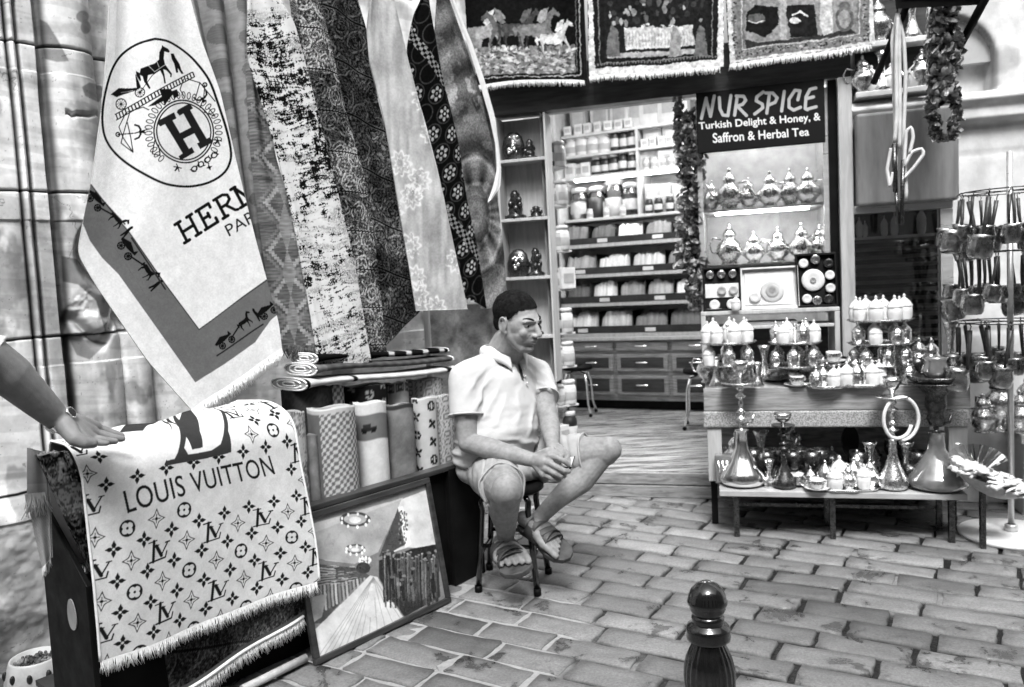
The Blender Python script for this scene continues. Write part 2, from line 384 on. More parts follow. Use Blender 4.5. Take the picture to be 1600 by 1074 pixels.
def paving():
    a = rad(-31); d1 = np.array([math.cos(a), math.sin(a)]); d2 = np.array([-d1[1], d1[0]])
    V = []; F = []; C = []; nv = 0
    tx = np.array([0, .014, .2, .4, .6, .8, .986, 1.0]); ty = np.array([0, .034, .36, .64, .966, 1.0]); TX, TY = np.meshgrid(tx, ty)
    nx, ny = len(tx), len(ty); idx = np.arange(nx*ny).reshape(ny, nx)
    q = np.stack([idx[:-1, :-1].ravel(), idx[:-1, 1:].ravel(), idx[1:, 1:].ravel(), idx[1:, :-1].ravel()], 1)
    j = -8
    for row in range(-22, 50):
        v0 = row*.151+.012; x = -6+RNG.rand()*.3; wv = .137+RNG.rand()*.005
        while x < 7:
            L = .33+RNG.randn()*.035; L = min(.46, max(.2, L))
            c = d1*(x+L/2)+d2*(v0+wv/2)
            if -4.5 < c[0] < 6 and .4 < c[1] < 7.5:
                px = x+TX*L+RNG.randn(*TX.shape)*.0034; py = v0+TY*wv+RNG.randn(*TX.shape)*.0030
                tilt = RNG.randn(2)*.003; hz = RNG.randn()*.0015
                z = hz+(TX-.5)*tilt[0]*2+(TY-.5)*tilt[1]
                ed = (TX == 0) | (TX == 1) | (TY == 0) | (TY == 1); e2 = ((TX == tx[1]) | (TX == tx[-2]) | (TY == ty[1]) | (TY == ty[-2])) & ~ed
                z = np.where(ed, -.016, z); z = np.where(e2, z-.0012, z)+RNG.randn(*TX.shape)*.0006
                P = px[..., None]*d1+py[..., None]*d2
                V.append(np.concatenate([P, z[..., None]], 2).reshape(-1, 3)); F.append(q+nv); nv += nx*ny
                base = .158+RNG.randn()*.03; C.append(np.where(ed, base*.10, base*(1+RNG.randn(*TX.shape)*.05)).ravel())
            x += L+.011+abs(RNG.randn())*.005
    V = np.concatenate(V); F = np.concatenate(F); C = np.concatenate(C)
    me = bpy.data.meshes.new('pavement'); me.vertices.add(len(V)); me.vertices.foreach_set('co', V.astype(np.float32).ravel())
    me.loops.add(F.size); me.loops.foreach_set('vertex_index', F.astype(np.int32).ravel()); me.polygons.add(len(F)); me.polygons.foreach_set('loop_start', np.arange(0, F.size, 4, dtype=np.int32))
    me.update(calc_edges=True); me.polygons.foreach_set('use_smooth', np.full(len(F), True))
    at = me.color_attributes.new('Col', 'FLOAT_COLOR', 'POINT'); cc = np.ones((len(V), 4), np.float32); cc[:, :3] = C[:, None]; at.data.foreach_set('color', cc.ravel())
    o = bpy.data.objects.new('pavement', me); COL.objects.link(o); me.materials.append(paver_mat()); tag(o, kind='structure')
    # joint bed: pale mortar towards the carpet stall, dark wet joints elsewhere
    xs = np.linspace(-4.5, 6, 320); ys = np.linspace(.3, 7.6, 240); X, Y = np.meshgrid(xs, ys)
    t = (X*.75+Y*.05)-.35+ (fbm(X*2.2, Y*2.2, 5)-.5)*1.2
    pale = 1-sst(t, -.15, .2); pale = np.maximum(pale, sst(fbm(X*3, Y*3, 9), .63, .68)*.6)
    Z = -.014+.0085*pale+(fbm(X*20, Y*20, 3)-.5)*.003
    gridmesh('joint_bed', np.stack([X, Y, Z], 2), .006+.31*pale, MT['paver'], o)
paving()
# ---- stone facade behind the carpets (one height field with real relief)
MT['shopwall'] = M('plaster', .3, .4, rough=.8, scale=4, bump=.2)
def stone_facade():
    t = thing('stone_facade', 'weathered pale marble facade with pilasters and half columns behind the carpets', 'building', WA(0, 0, 0))
    ns, nz = 620, 420
    s = np.concatenate([np.linspace(-2.2, -.3, 60)[:-1], np.linspace(-.3, .8, 480)[:-1], np.linspace(.8, WA.px(742, 300, 0)[0], 150)]); z = np.concatenate([np.linspace(-.02, 2.95, 820)[:-1], np.linspace(2.95, 4.6, 80)]); Sg, Z = np.meshgrid(s, z)
    def sc(x, y, o=0): return WA.px(x, y, o)[0]
    e0 = sc(62, 150, .05); g1 = sc(16, 150, .05); g2 = sc(30, 150, .05)
    c0 = sc(70, 250, .05); c1 = sc(163, 250, .05); c2 = sc(192, 610, .0); c3 = sc(238, 610, .0)
    warp = (fbm(Sg*2, Z*2, 4)-.5)*.015
    o = np.zeros_like(Sg)
    pil = sst(e0-Sg+warp, 0, .012); o += .085*pil
    o += .012*(vn(Sg*0+3.3, np.floor((Z+.04)/.6), 88)-.5)
    for gc in (g1, g2, g1-.42, g2-.42): o -= .03*np.exp(-((Sg-gc+warp*.5)/.008)**2)
    o += .02*((Sg > g1) & (Sg < g2))
    def col(a, b, k=1.0):
        c = (a+b)/2; r = (b-a)/2; q = np.clip(1-((Sg-c+warp)/r)**2, 0, 1); return k*r*np.sqrt(q)
    zc = 1.28
    up = col(c0, c1, 1.05); lo = np.maximum(col(c0+.02, c2, .85), col(c2-.02, c3, .8))
    o += np.where(Z > zc, up, lo)
    for k in range(1, 5): o += col(c3+.12+.5*k, c3+.42+.5*k, .4)
    # bed joints
    for zj in (.66, zc, 1.875, 2.47, 3.07, 3.7):
        w = (fbm(Sg*6, Z*0+zj, 11)-.5)*.014
        o -= .022*np.exp(-((Z-zj-w)/.0045)**2)
    # gouges and chipped drum ends
    ch = sst(fbm(Sg*5, Z*5, 21, 5), .6, .75)
    o -= .035*ch*np.exp(-((Z-zc)/.16)**2)*(Sg > e0)
    cx = (c0+c1)/2
    o -= .16*sst(1-np.hypot((Sg-(cx+.05))/.11, (Z-zc-.33)/.17), 0, .55)*(fbm(Sg*9, Z*9, 3)*.8+.4)
    o -= .06*np.exp(-((Z-zc-.02-.05*np.sin(Sg*30))/.03)**2)*(Sg > e0)*(Sg < c2+.1)
    w = (fbm(Sg*9, Sg*0, 31)-.5)*.09; o -= .03*np.exp(-((Z-2.19-w)/.009)**2)*(Sg > cx-.04)*(Sg < c1)
    # rough plinth
    pl = 1-sst(Z+(fbm(Sg*3, Z*3, 8)-.5)*.12, .56, .72)
    o += pl*(.05+.10*(fbm(Sg*3.2+4, Z*3.2, 14, 5)-.35))*(Sg < c3)
    rb = np.abs(fbm(Sg*2.6+2, Z*2.0, 44, 3)-.5); o -= pl*.07*np.exp(-(rb/.018)**2)
    o += (fbm(Sg*5, Z*5, 2, 3)-.5)*.010+(fbm(Sg*45, Z*45, 6, 4)-.5)*.0010
    P = WA.p+WA.d*Sg[..., None]+WA.n*o[..., None]+np.array([0, 0, 1.])*Z[..., None]
    C = .78+.26*(fbm(Sg*3, Z*9, 5, 5)-.5)+.1*(fbm(Sg*26, Z*26, 15, 4)-.5)
    C *= 1-.4*sst(fbm(Sg*5+9, Z*3, 55, 5), .60, .66);  C *= 1-.6*np.exp(-(np.abs(fbm(Sg*2.3, Z*3.1, 59, 6)-.5)/.0022)**2)*(fbm(Sg*3, Z*3, 73) > .60)
    px, py = proj(P)
    cv = Canvas(-20, -20, 260, 720, 2, 1.0)
    cv.poly([(62, 30), (74, 36), (90, 62), (108, 96), (88, 97), (70, 92), (64, 60)], .42)
    cv.ell(129, 26, 10, 9, .5); cv.ell(134, 43, 8, 10, .5); cv.line([(130, 28), (134, 42)], 10, .5)
    cv.poly([(128, 136), (140, 129), (158, 134), (164, 145), (154, 160), (143, 155), (133, 150)], .45)
    cv.poly([(96, 400), (120, 405), (150, 440), (172, 478), (165, 520), (150, 470), (122, 445), (98, 440)], .35)
    cv.poly([(108, 530), (150, 532), (168, 536), (140, 562), (120, 555)], .45)
    cv.blur(5)
    C *= cv.sample(px, py); C *= 1-.16*sst(fbm(Sg*2.2, Z*26+Sg*3, 58, 4), .5, .62); C *= 1+.16*(fbm(Sg*70, Z*70, 63, 3)-.5); C *= 1-.38*sst(fbm(Sg*7, Z*1.3, 67, 5), .56, .74); C *= 1-.16*sst(fbm(Sg*11, Z*13, 69, 6), .60, .70); C *= 1-.4*sst(vn(Sg*120, Z*120, 75), .93, .97)
    lowd = 1-.5*sst(.9-Z, 0, .6)*fbm(Sg*4, Z*4, 71); C *= lowd
    for zj in (.66, zc, 1.875, 2.47, 3.07): C *= 1-.8*np.exp(-((Z-zj-(fbm(Sg*6, Z*0+zj, 11)-.5)*.014)/.0045)**2)
    C *= 1-.8*np.exp(-((Sg-e0-.02)/.014)**2)  # shadow beside the pilaster edge, painted into the stone colour
    for gc in (g1, g2): C *= 1-.8*np.exp(-((Sg-gc+(fbm(Sg*2, Z*2, 4)-.5)*.0075)/.005)**2)  # shade in the upright grooves, darkened in the colour as well
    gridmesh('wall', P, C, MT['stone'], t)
stone_facade()
# ---- neighbouring stone building on the right
def right_building():
    t = thing('stone_building', 'pale stone building with cornice and arch beyond the spice shop', 'building', FA(3.2, -.3, 0))
    u0 = FA.px(1330, 300, -.06)[0]; u1 = 6.5
    zc = FA.px(1540, 165, -.06)[1]
    s = np.linspace(u0, u1, 320); z = np.linspace(0, 5, 300); Sg, Z = np.meshgrid(s, z)
    o = -.06+(fbm(Sg*6, Z*6, 61, 5)-.5)*.012
    co = sst(Z, zc-.10, zc-.08)*(1-sst(Z, zc+.07, zc+.08)); o = o+co*.06+.035*sst(Z, zc+.0, zc+.01)*(1-sst(Z, zc+.05, zc+.06))
    uc, zt = FA.px(1470, 130, -.06); ra = FA.px(1555, 120, -.06)[0]-uc
    rr = np.hypot(Sg-uc, np.maximum(Z-zt-.1, 0)); o = o-.12*sst(ra-rr, 0, .02)*(Z > zc+.08)
    for zj in (.5, 1.0, 1.5, 2.0): o = o-.01*np.exp(-((Z-zj)/.008)**2)
    P = FA.p+FA.d*Sg[..., None]+FA.n*o[..., None]+np.array([0, 0, 1.])*Z[..., None]
    C = .66+.2*(fbm(Sg*3, Z*5, 65, 5)-.5); C = C*(1-.3*sst(fbm(Sg*5, Z*4, 66, 5), .58, .7)); C *= 1-.5*np.exp(-((rr-ra)/.02)**2)*(Z > zc+.08)
    gridmesh('wall', P, C, MT['stone'], t)
    mb = MB(); mb.fbox(FA, u0, u1, -3, -.2, 0, 5); mb.build('wall_core', MT['shopwall'], t)
    mb = MB()
    zl = FA.px(1590, 672, .1)[1]
    mb.fbox(FA, 2.62, 5, -.05, .22, 0, zl-.05); mb.fbox(FA, 2.60, 5, -.05, .25, zl-.05, zl); mb.build('stone_ledge', M('ledge_stone', .45, .6, rough=.7, scale=6, bump=.4), t, bevel=.006)
right_building()

# ---- the other side of the narrow street, behind the camera: closes the place, shades it and shows in the metalware
def opposite_side():
    t = thing('opposite_building', 'long grey plastered building with dark windows across the narrow street', 'building', (0, -3.6, 0))
    mt = M('grey_render', .20, .32, rough=.8, scale=2, bump=.2)
    mb = MB(); mb.box((0, -4.1, 4.0), (18, 1.0, 8.0)); mb.build('wall', mt, t)
    for i in range(7):
        for z in (1.2, 4.0, 6.4):
            w = thing('x', None, None) if False else None
            mb = MB(); mb.box((-7.5+2.5*i, -3.58, z+.55), (1.1, .06, 1.7)); f = mb.build('window', MT['cream'], t, bevel=.01)
            mb = MB(); mb.box((-7.5+2.5*i, -3.54, z+.55), (.92, .03, 1.5)); mb.build('window_glass', MT['black'], f)
    t2 = thing('side_building', 'tall stone building closing the street on the left', 'building', (-6.3, 0, 0)); mb = MB(); mb.box((-6.8, 0, 4.2), (1.0, 7, 8.4)); mb.build('wall', mt, t2)
    t3 = thing('side_building', 'tall stone building closing the street far on the right', 'building', (8.3, 0, 0)); mb = MB(); mb.box((8.8, 0, 3.6), (1.0, 8, 7.2)); mb.build('wall', mt, t3)
opposite_side()
# ================================================================== CARPET STALL
# ---- painters: X, Y in metres, return reflectance
def rotxy(X, Y, deg):
    a = rad(deg); return X*math.cos(a)+Y*math.sin(a), -X*math.sin(a)+Y*math.cos(a)
def speck(X, Y, k=.05, sc=260): return 1+k*2*(vn(X*sc, Y*sc, 77)-.5)
def p_ornate(seed, dark=.05, light=.38, sc=1.0, ang=20, contrast=1.0):
    def f(X, Y):
        x, y = rotxy(X, Y, ang); x, y = x*sc, y*sc
        per = .36; mx = np.abs(((x/per) % 1)-.5)*per*2; my = np.abs(((y/(per*1.5)) % 1)-.5)*per*3
        wob = (fbm(mx*14, my*14, seed)-.5)*.05
        r = np.hypot(mx-.18, (my-.27)*.8)+wob
        a = sst(fbm(mx*34+1, my*34, seed+9, 2), .48, .56)
        vine = np.exp(-((np.abs(fbm(mx*11+3, my*11, seed+1, 3)-.5))/.022)**2)
        flw = np.hypot(((mx*16) % 1)-.5, ((my*16+.5*np.floor(mx*16)) % 1)-.5)
        dots = sst(.33-flw, 0, .08)*(1-sst(.16-flw, 0, .05))
        band = ((np.abs(r-.16) < .012) | (np.abs(r-.09) < .006))
        v2 = np.exp(-((np.abs(fbm(mx*25+3, my*25, seed+2, 2)-.5))/.03)**2); v = dark+(light-dark)*(.30*a+.35*vine+.45*v2*vn(x*9, y*9, seed+6)+.4*dots*vn(x*16, y*16, seed+5)); v = np.where(band & (fbm(x*30, y*30, seed+4) > .45), dark+(light-dark)*.8, v)
        bb = np.abs(((y+.25*x)/.42) % 1-.5); bm_ = (bb < .022); v = np.where(bm_, dark*1.0, v); v = np.where((np.abs(bb-.028) < .005), light*.8, v)
        med = sst(fbm(x*3, y*3, seed+3), .35, .65); v = v*(.6+.8*med)
        v = v*(.55+.9*vn(x*170, y*170, seed+8)); return np.clip(dark*.35+(v-dark*.6)*contrast*1.35, .006, .7)
    return f
def p_abstract(X, Y):
    x, y = rotxy(X, Y, -28)
    wx = fbm(x*9, y*9, 97, 3)-.5; wy = fbm(x*9+7, y*9, 98, 3)-.5; x, y = x+.05*wx, y+.05*wy; x, y = rotxy(x, y, 17)
    n = fbm(x*2.6+5.3, y*3.4+1.0, 91, 3); st = fbm(x*22, y*95, 92, 5, .75); st2 = fbm(x*60, y*14, 93, 4, .65); fine = vn(x*300, y*300, 94)
    env = np.exp(-((Y+1.95+.5*X)/.22)**2)*.15+np.exp(-((Y+2.45)/.25)**2)*.05
    d = n*.8+env+.95*(st-.5)+.60*(st2-.5)+.28*(fine-.5)
    v = .74-.71*sst(d, .50, .60); g = sst(fbm(x*4+20, y*30, 96, 4), .5, .62); return np.clip(v*(1-.32*g*(fine > .35)), .02, .78)
def p_floral(X, Y):
    x, y = X+.05*(Y+2), Y
    v = .55+.30*(fbm(x*9, y*9, 101)-.5)+.07*(vn(x*150, y*150, 102)-.5)
    for k in range(26):
        cx = -.28+.56*_hash(np.array([k]), np.array([3]), 5)[0]; cy = -3.25+.078*k
        dx, dy = x-cx, y-cy; r = np.hypot(dx, dy); th = np.arctan2(dy, dx); R_ = .052*(1+.16*np.cos(9*th)); 
        ring = np.exp(-((r-R_)/.007)**2)+.8*np.exp(-((r-.45*R_)/.006)**2)+.45*np.exp(-(r/R_)**4)*(np.cos(9*th)*.5+.5)
        v = v+.24*ring*(fbm(x*60, y*60, 108) > .36)-.09*np.exp(-(r/(.6*R_))**2)
    return np.clip(v*(.86+.28*vn(x*60, y*9, 104)), .2, .8)
def p_black(X, Y):
    x, y = rotxy(X, Y, 32)
    cx = (x/.085) % 1-.5; row = np.floor(x/.085); cy = ((y/.12)+.5*(row % 2)) % 1-.5
    r = np.hypot(cx*1.0, cy*.95); th = np.arctan2(cy, cx)
    keep = _hash(row, np.floor(y/.12+.5*(row % 2)), 9)
    pet = sst(.30*(1+.18*np.cos(6*th))-r, 0, .04)*(1-sst(.17-r, 0, .03)); core = sst(.08-r, 0, .03)
    v = .018+.55*(pet*(.4+.6*(np.cos(6*th) > -.2))+core)*(keep > .35)*(.6+.4*vn(x*90, y*90, 7))
    ol = np.exp(-((r-.42)/.03)**2); v = v+.10*ol
    bd = (np.abs(((y+.35*np.abs(x))/.46) % 1-.5) < .055); cells = ((np.floor(x*60)+np.floor(y*60)) % 2 == 0)
    v = np.where(bd, np.where(cells, .35, .02), v); return np.clip(v*(.7+.6*vn(x*200, y*200, 3)), .008, .6)
def p_medal(px, py, X, Y):
    r = np.hypot((px-742)/46, (py-335)/88); th = np.arctan2(py-335, px-742)
    v = .2+.1*np.sin(r*9)+.09*np.cos(16*th)*(r > .5)*(r < 1.1)+.10*sst(fbm(X*12, Y*12, 121), .5, .6)
    v += .18*np.exp(-((r-1.0)/.05)**2)+.12*np.exp(-((r-.55)/.04)**2)-.06*np.exp(-((r-.8)/.09)**2)
    v += .30*sst(fbm(X*20, Y*20, 131, 3), .52, .64)*np.exp(-((r-2.2)/.3)**2)
    return np.clip(v*(.7+.6*vn(X*190, Y*190, 6)), .03, .6)
def p_kilim(X, Y):
    x, y = X, Y
    st = ((np.floor(y/.0075)) % 2); v = .24+.05*st+.12*(_hash(np.floor(y/.022), np.floor(y*0), 5)-.5)
    z = np.abs(((y/.20) % 1)-.5)*.20; step = np.floor(z/.012)*.012
    d = np.abs(np.abs(x-.02)-step*.9); v = np.where(d < .012, .52, v); v = np.where(np.abs(np.abs(x-.02)-step*.9-.035) < .008, .36, v)
    v = np.where((np.abs(x-.02) < .03-step*.3), .42, v)
    return np.clip(v*(.75+.5*vn(x*40, y*260, 8)), .05, .6)
def p_oval(X, Y):
    v = .52+.14*(fbm(X*9, Y*5, 141)-.5)
    fr = Y/.135; cy = (fr % 1)-.5
    for xc in (-.07, .05, .16):
        r = np.hypot((X-xc)/.034, cy/.30); v = np.where((r < 1), .13+.06*((np.floor(Y*190)) % 2), v); v = np.where((r > 1.25) & (r < 1.55), .58, v)
    v = v*(.8+.4*vn(X*30, Y*200, 143)); return np.clip(v, .04, .62)
def p_grey(seed, a=.3, k=.25):
    def f(X, Y): return np.clip(a+k*(fbm(X*18, Y*18, seed, 5)-.5)+.10*(vn(X*200, Y*200, seed+1)-.5), .03, .8)
    return f
# ---- small motifs
HORSE = [(-.95, .10), (-1.12, .30), (-1.2, .05), (-1.12, -.35), (-1.02, -.30), (-.98, 0), (-.86, -.15), (-.90, -.45), (-.78, -.95), (-.68, -.95), (-.72, -.5), (-.55, -.2), (-.1, -.26), (.25, -.2), (.30, -.55), (.22, -.98), (.32, -.98), (.42, -.5), (.46, -.2),
         (.62, -.3), (.80, -.62), (.72, -.72), (.80, -.78), (.92, -.6), (.68, .02), (.72, .35), (.92, .72), (1.18, .58), (1.28, .64), (1.22, .80), (.98, 1.0), (.92, 1.1), (.84, .98), (.6, .78), (.42, .40), (.1, .28), (-.4, .3), (-.8, .32)]
def xf(pts, cx, cy, sc, ang=0, flip=1, sy=None):
    a = rad(ang); sy = sc if sy is None else sy
    return [(cx+flip*x*sc*math.cos(a)+y*sy*math.sin(a), cy+flip*x*sc*math.sin(a)-y*sy*math.cos(a)) for x, y in pts]
def carriage(cv, cx, cy, sc, ang, v, flip=1, w=None):
    """two-wheeled carriage + horse + groom on a line"""
    w = w or sc*.07; T = lambda pts: xf(pts, cx, cy, sc, ang, flip)
    cv.poly(T([(x*.62+.9, y*.62+.5) for x, y in HORSE]), v)
    cv.poly(T([(-2.3, .28), (-1.6, .62), (-.9, .42), (-.75, .7), (-.62, .3), (-1.4, .12), (-2.2, .12)]), v)
    for q in (-1.8, -.85):
        c = T([(q, -.12)])[0]; cv.ell(c[0], c[1], sc*.30, sc*.30, v, 0, .72)
        for k in range(4):
            a = k*math.pi/4; cv.line([(c[0]-sc*.28*math.cos(a), c[1]-sc*.28*math.sin(a)), (c[0]+sc*.28*math.cos(a), c[1]+sc*.28*math.sin(a))], w*.6, v)
    cv.line(T([(-.8, .0), (.3, .45)]), w, v)
    cv.poly(T([(1.95, .95), (2.05, 1.05), (2.15, .95), (2.12, .75), (2.22, .35), (2.3, -.15), (2.2, -.15), (2.1, .2), (2.02, -.15), (1.92, -.15), (1.95, .35), (1.92, .7)]), v)
# ---- HANGING CARPETS
def hang(name, label, L, R, mid, off, ang, pat, nx=90, ny=220, fold=(.02, 1.6, .3), thick=.009, cv=None, mode='m', group='carpets hanging in a row in front of the stone facade', back=None, top_pinch=.6):
    Ls, Rs = smooth_line(L), smooth_line(R)
    P0 = WA.P(mid[0], mid[1], off); fr = Frame(ang, P0[0], P0[1])
    t = np.linspace(0, 1, ny); s = np.linspace(0, 1, nx)
    l = pline(Ls, t); r = pline(Rs, t)
    px = l[:, None, 0]*(1-s[None, :, None])[..., 0]+r[:, None, 0]*s[None, :]; py = l[:, None, 1]*(1-s[None, :])+r[:, None, 1]*s[None, :]
    d = _F+_R*((px-800)/FPX)[..., None]-_U*((py-537)/FPX)[..., None]
    k = ((fr.p-_O)@fr.n)/(d@fr.n); P = _O+d*k[..., None]
    X = (P-fr.p)@fr.d; Y = -P[..., 2]; Sg, Tg = np.meshgrid(s, t)
    am, fq, ph = fold; rip = am*(1.15-top_pinch*Tg)*np.cos(2*math.pi*(fq*Sg+ph+.15*Tg))+.012*(fbm(Sg*2.3+off*10, Tg*3.2, 7)-.5)
    rip = rip-.03*np.clip(np.abs(Sg-.5)*2-.82, 0, 1)
    P = P+fr.n*rip[..., None]
    if mode == 'px': C = pat(px, py, X, Y)
    elif mode == 'st': C = pat(Sg, Tg, X, Y)
    elif cv is not None: C = cv.sample(px, py)*(1+.05*(vn(X*220, Y*220, 5)-.5)*2)*(.95+.1*fbm(X*12, Y*12, 8))
    else: C = pat(X, Y)
    base = P[-1].mean(0); root = thing(name, label, 'carpet', (base[0], base[1], base[2]), 0, group)
    if label is None: pass
    gridmesh('pile', P, C, MT['rug'], root, thick, C2=C*.35+.22)
    return root, P, fr
def fringe(name, line, mat, parent, length=.03, n=160, down=(0, 0, -1), wid=.0022, jit=.25, nrm=(0, -1, 0)):
    """threads hanging from a 3D polyline"""
    L = np.array(line, float); seg = np.concatenate([[0], np.cumsum(np.linalg.norm(np.diff(L, axis=0), axis=1))]); seg /= seg[-1]
    mb = MB(); dn = Vector(down).normalized(); nn = Vector(nrm)
    for i in range(n):
        t = (i+random.random()*.7)/n; p = Vector([np.interp(t, seg, L[:, k]) for k in range(3)])
        t2 = min(1, t+.01); q = Vector([np.interp(t2, seg, L[:, k]) for k in range(3)]); tx = (q-p); tx = tx.normalized() if tx.length > 1e-6 else Vector((1, 0, 0))
        ln = length*(1+random.uniform(-jit, jit)); sw = tx*random.uniform(-.35, .35)*ln+nn*random.uniform(-.1, .25)*ln
        w = wid*random.uniform(.7, 1.3)
        a, b, c = p, p+dn*ln*.5+sw*.3, p+dn*ln+sw
        vs = []
        for (pt, ww) in ((a, w*1.2), (b, w), (c, w*.5)): vs += [pt-tx*ww, pt+nn*ww, pt+tx*ww]
        mb.add(vs, [(0, 1, 4, 3), (1, 2, 5, 4), (2, 0, 3, 5), (3, 4, 7, 6), (4, 5, 8, 7), (5, 3, 6, 8), (6, 7, 8)], True)
    return mb.build(name, mat, parent)
# canvas of the large pale scarf-pattern carpet, traced in photograph pixels
def emblem_canvas():
    cv = Canvas(100, -10, 470, 660, 3, .80); D = .035; Gy = .27
    z8 = lambda pts: [(140+a/2.984, 40+b/2.984) for a, b in pts]
    # grey band with small carriages
    outer = [(132, 340), (141, 378), (160, 402), (186, 428), (242, 507), (306, 598), (372, 556), (430, 492+28), (460, 498)]
    cv.poly([(141, 287), (168, 320), (201, 361), (227, 398), (257, 443), (310, 515), (400, 454), (460, 411), (460, 478), (430, 491), (400, 535), (306, 598), (242, 507), (186, 428), (160, 402), (141, 376), (130, 350)], Gy)
    cv.poly([(460, 470), (306, 598), (242, 507), (300, 520), (310, 515), (460, 405)], Gy)
    for (a, b) in ((( 310, 515), (460, 408)), ((310, 515), (257, 443)), ((257, 443), (201, 361)), ((201, 361), (141, 287))): cv.line([a, b], 1.6, .12)
    carriage(cv, 374, 520, 19, -33, .03, w=2.2); carriage(cv, 441, 474, 19, -33, .03, w=2.2)
    cv.line([(338, 556), (412, 507)], 2.2, .06)
    carriage(cv, 213, 414, 21, 57, .03, flip=1, w=2.4); cv.line([(180, 386), (234, 470)], 0.1, .06)
    carriage(cv, 166, 336, 20, 50, .03, flip=1, w=2.4); cv.line([(206, 372), (258, 452)], 2.4, .08); cv.line([(150, 300), (196, 350)], 2.0, .08)
    # medallion outline
    loop = z8([(300, 68), (380, 80), (470, 130), (530, 200), (570, 260), (610, 380), (642, 480), (662, 570), (664, 625), (638, 685), (570, 730), (480, 752), (400, 752), (330, 737), (250, 692), (170, 637), (105, 577), (70, 520), (58, 450), (62, 370), (80, 280), (105, 200), (150, 130), (220, 82), (300, 68)])
    q = np.array(loop)
    for _ in range(3): q = np.concatenate([[q[0]], np.stack([(q[:-1]*.75+q[1:]*.25), (q[:-1]*.25+q[1:]*.75)], 1).reshape(-1, 2), [q[-1]]])
    cv.line([tuple(p) for p in q], 3.6, D)
    # ring with beads
    c = z8([(440, 495)])[0]; R_ = 146/2.984
    for k in range(-14, 15):
        a = rad(-100+k*9.2)
        if -250 < math.degrees(a) < 50:
            bx, by = c[0]+(R_+7)*math.cos(a), c[1]+(R_+7)*math.sin(a)*1.02
            cv.ell(bx, by, 6.0, 3.4, D, a, 0); cv.ell(bx, by, 4.6, 2.2, .76, a, 0)
    cv.ell(c[0], c[1], R_+.6, R_*1.02+.6, .78); cv.ell(c[0], c[1], R_, R_*1.02, D, 0, .955); cv.ell(c[0], c[1], R_*.915, R_*.93, D, 0, .955)
    Hc = .06
    for pl in ([(332, 440), (446, 618), (478, 598), (366, 420)], [(425, 392), (524, 555), (560, 540), (458, 372)], [(398, 515), (412, 542), (512, 490), (497, 463)],
               [(313, 462), (326, 474), (402, 436), (390, 408), (318, 446)], [(404, 408), (418, 422), (486, 384), (468, 362), (408, 396)], [(412, 612), (424, 630), (492, 590), (478, 566)], [(504, 548), (520, 574), (582, 540), (566, 518)]): cv.poly(z8(pl), Hc)
    # beam
    cv.line(z8([(122, 412), (482, 214)]), 1.6, D); cv.line(z8([(128, 438), (492, 236)]), 1.6, D)
    for k in range(26):
        t = k/25; a = z8([(126+360*t, 412-198*t)])[0]; b = z8([(134+360*t, 434-200*t)])[0]; cv.line([a, b], 2.1, D)
    # horse, carriage, groom
    cv.poly(xf([(x*.80, y*.92) for x, y in HORSE], *z8([(302, 205)])[0], 30, -20), D)
    cv.line(z8([(262, 178), (300, 220), (360, 180)]), .8, .7); cv.line(z8([(300, 150), (320, 200)]), .8, .7)
    cv.poly(z8([(98, 322), (140, 288), (190, 290), (222, 288), (215, 222), (228, 250), (240, 285), (225, 298), (150, 322), (128, 332), (110, 324)]), D)
    cv.line(z8([(150, 310), (205, 300)]), .8, .6)
    for cx, cy, r in ((150, 363, 27), (236, 311, 23)):
        k = z8([(cx, cy)])[0]; cv.ell(k[0], k[1], r/2.984, r/2.984, D, 0, .82); cv.ell(k[0], k[1], 2, 2, D)
        for j in range(5):
            a = j*math.pi/5; w = r/2.984*.95; cv.line([(k[0]-w*math.cos(a), k[1]-w*math.sin(a)), (k[0]+w*math.cos(a), k[1]+w*math.sin(a))], .7, D)
    cv.line(z8([(236, 311), (290, 235), (340, 200)]), 1.1, D)
    cv.poly(z8([(375, 135), (390, 133), (398, 150), (420, 180), (428, 205), (440, 222), (430, 226), (410, 200), (412, 222), (402, 222), (392, 180), (380, 160)]), D)
    # supports, ribbons, chains
    for pl in ([(175, 400), (140, 470), (160, 520), (205, 590), (150, 545), (170, 470), (190, 405)], [(205, 590), (195, 520), (180, 450)], [(180, 400), (250, 380), (275, 395)], [(440, 250), (420, 300), (440, 330)], [(455, 245), (520, 262), (500, 330)], [(520, 262), (590, 350)],
               [(300, 540), (290, 600), (325, 610), (318, 560)], [(540, 400), (590, 420), (560, 380)], [(135, 505), (215, 500), (270, 485)], [(543, 272), (538, 330), (520, 380)]): cv.line(z8(pl), 1.5, D)
    for (x, y) in ((135, 505), (543, 272)): k = z8([(x, y)])[0]; cv.ell(k[0], k[1], 4, 4, D, 0, .5)
    for (x, y, a) in ((235, 495, 0), (530, 335, 60)):
        k = z8([(x, y)])[0]
        for sg in (-1, 1): cv.line(xf([(-1, sg*1.6), (-.2, sg*1.3), (.2, sg*.5), (0, 0), (.9, sg*.2)], k[0], k[1], 7, a), 2.8, D)
    cv.poly(z8([(270, 380), (310, 350), (340, 330), (345, 355), (300, 375)]), D); cv.poly(z8([(320, 300), (372, 300), (390, 320), (372, 340), (345, 378), (335, 340)]), D); cv.poly(z8([(378, 310), (405, 300), (415, 330), (390, 345)]), D)
    for (x, y) in ((407, 665), (602, 535)):
        k = z8([(x, y)])[0]
        for j in (0, 60, 120): cv.line(xf([(-1, -.5), (0, .2), (1, -.5)], k[0], k[1], 5.5, j-20), 1.6, D)
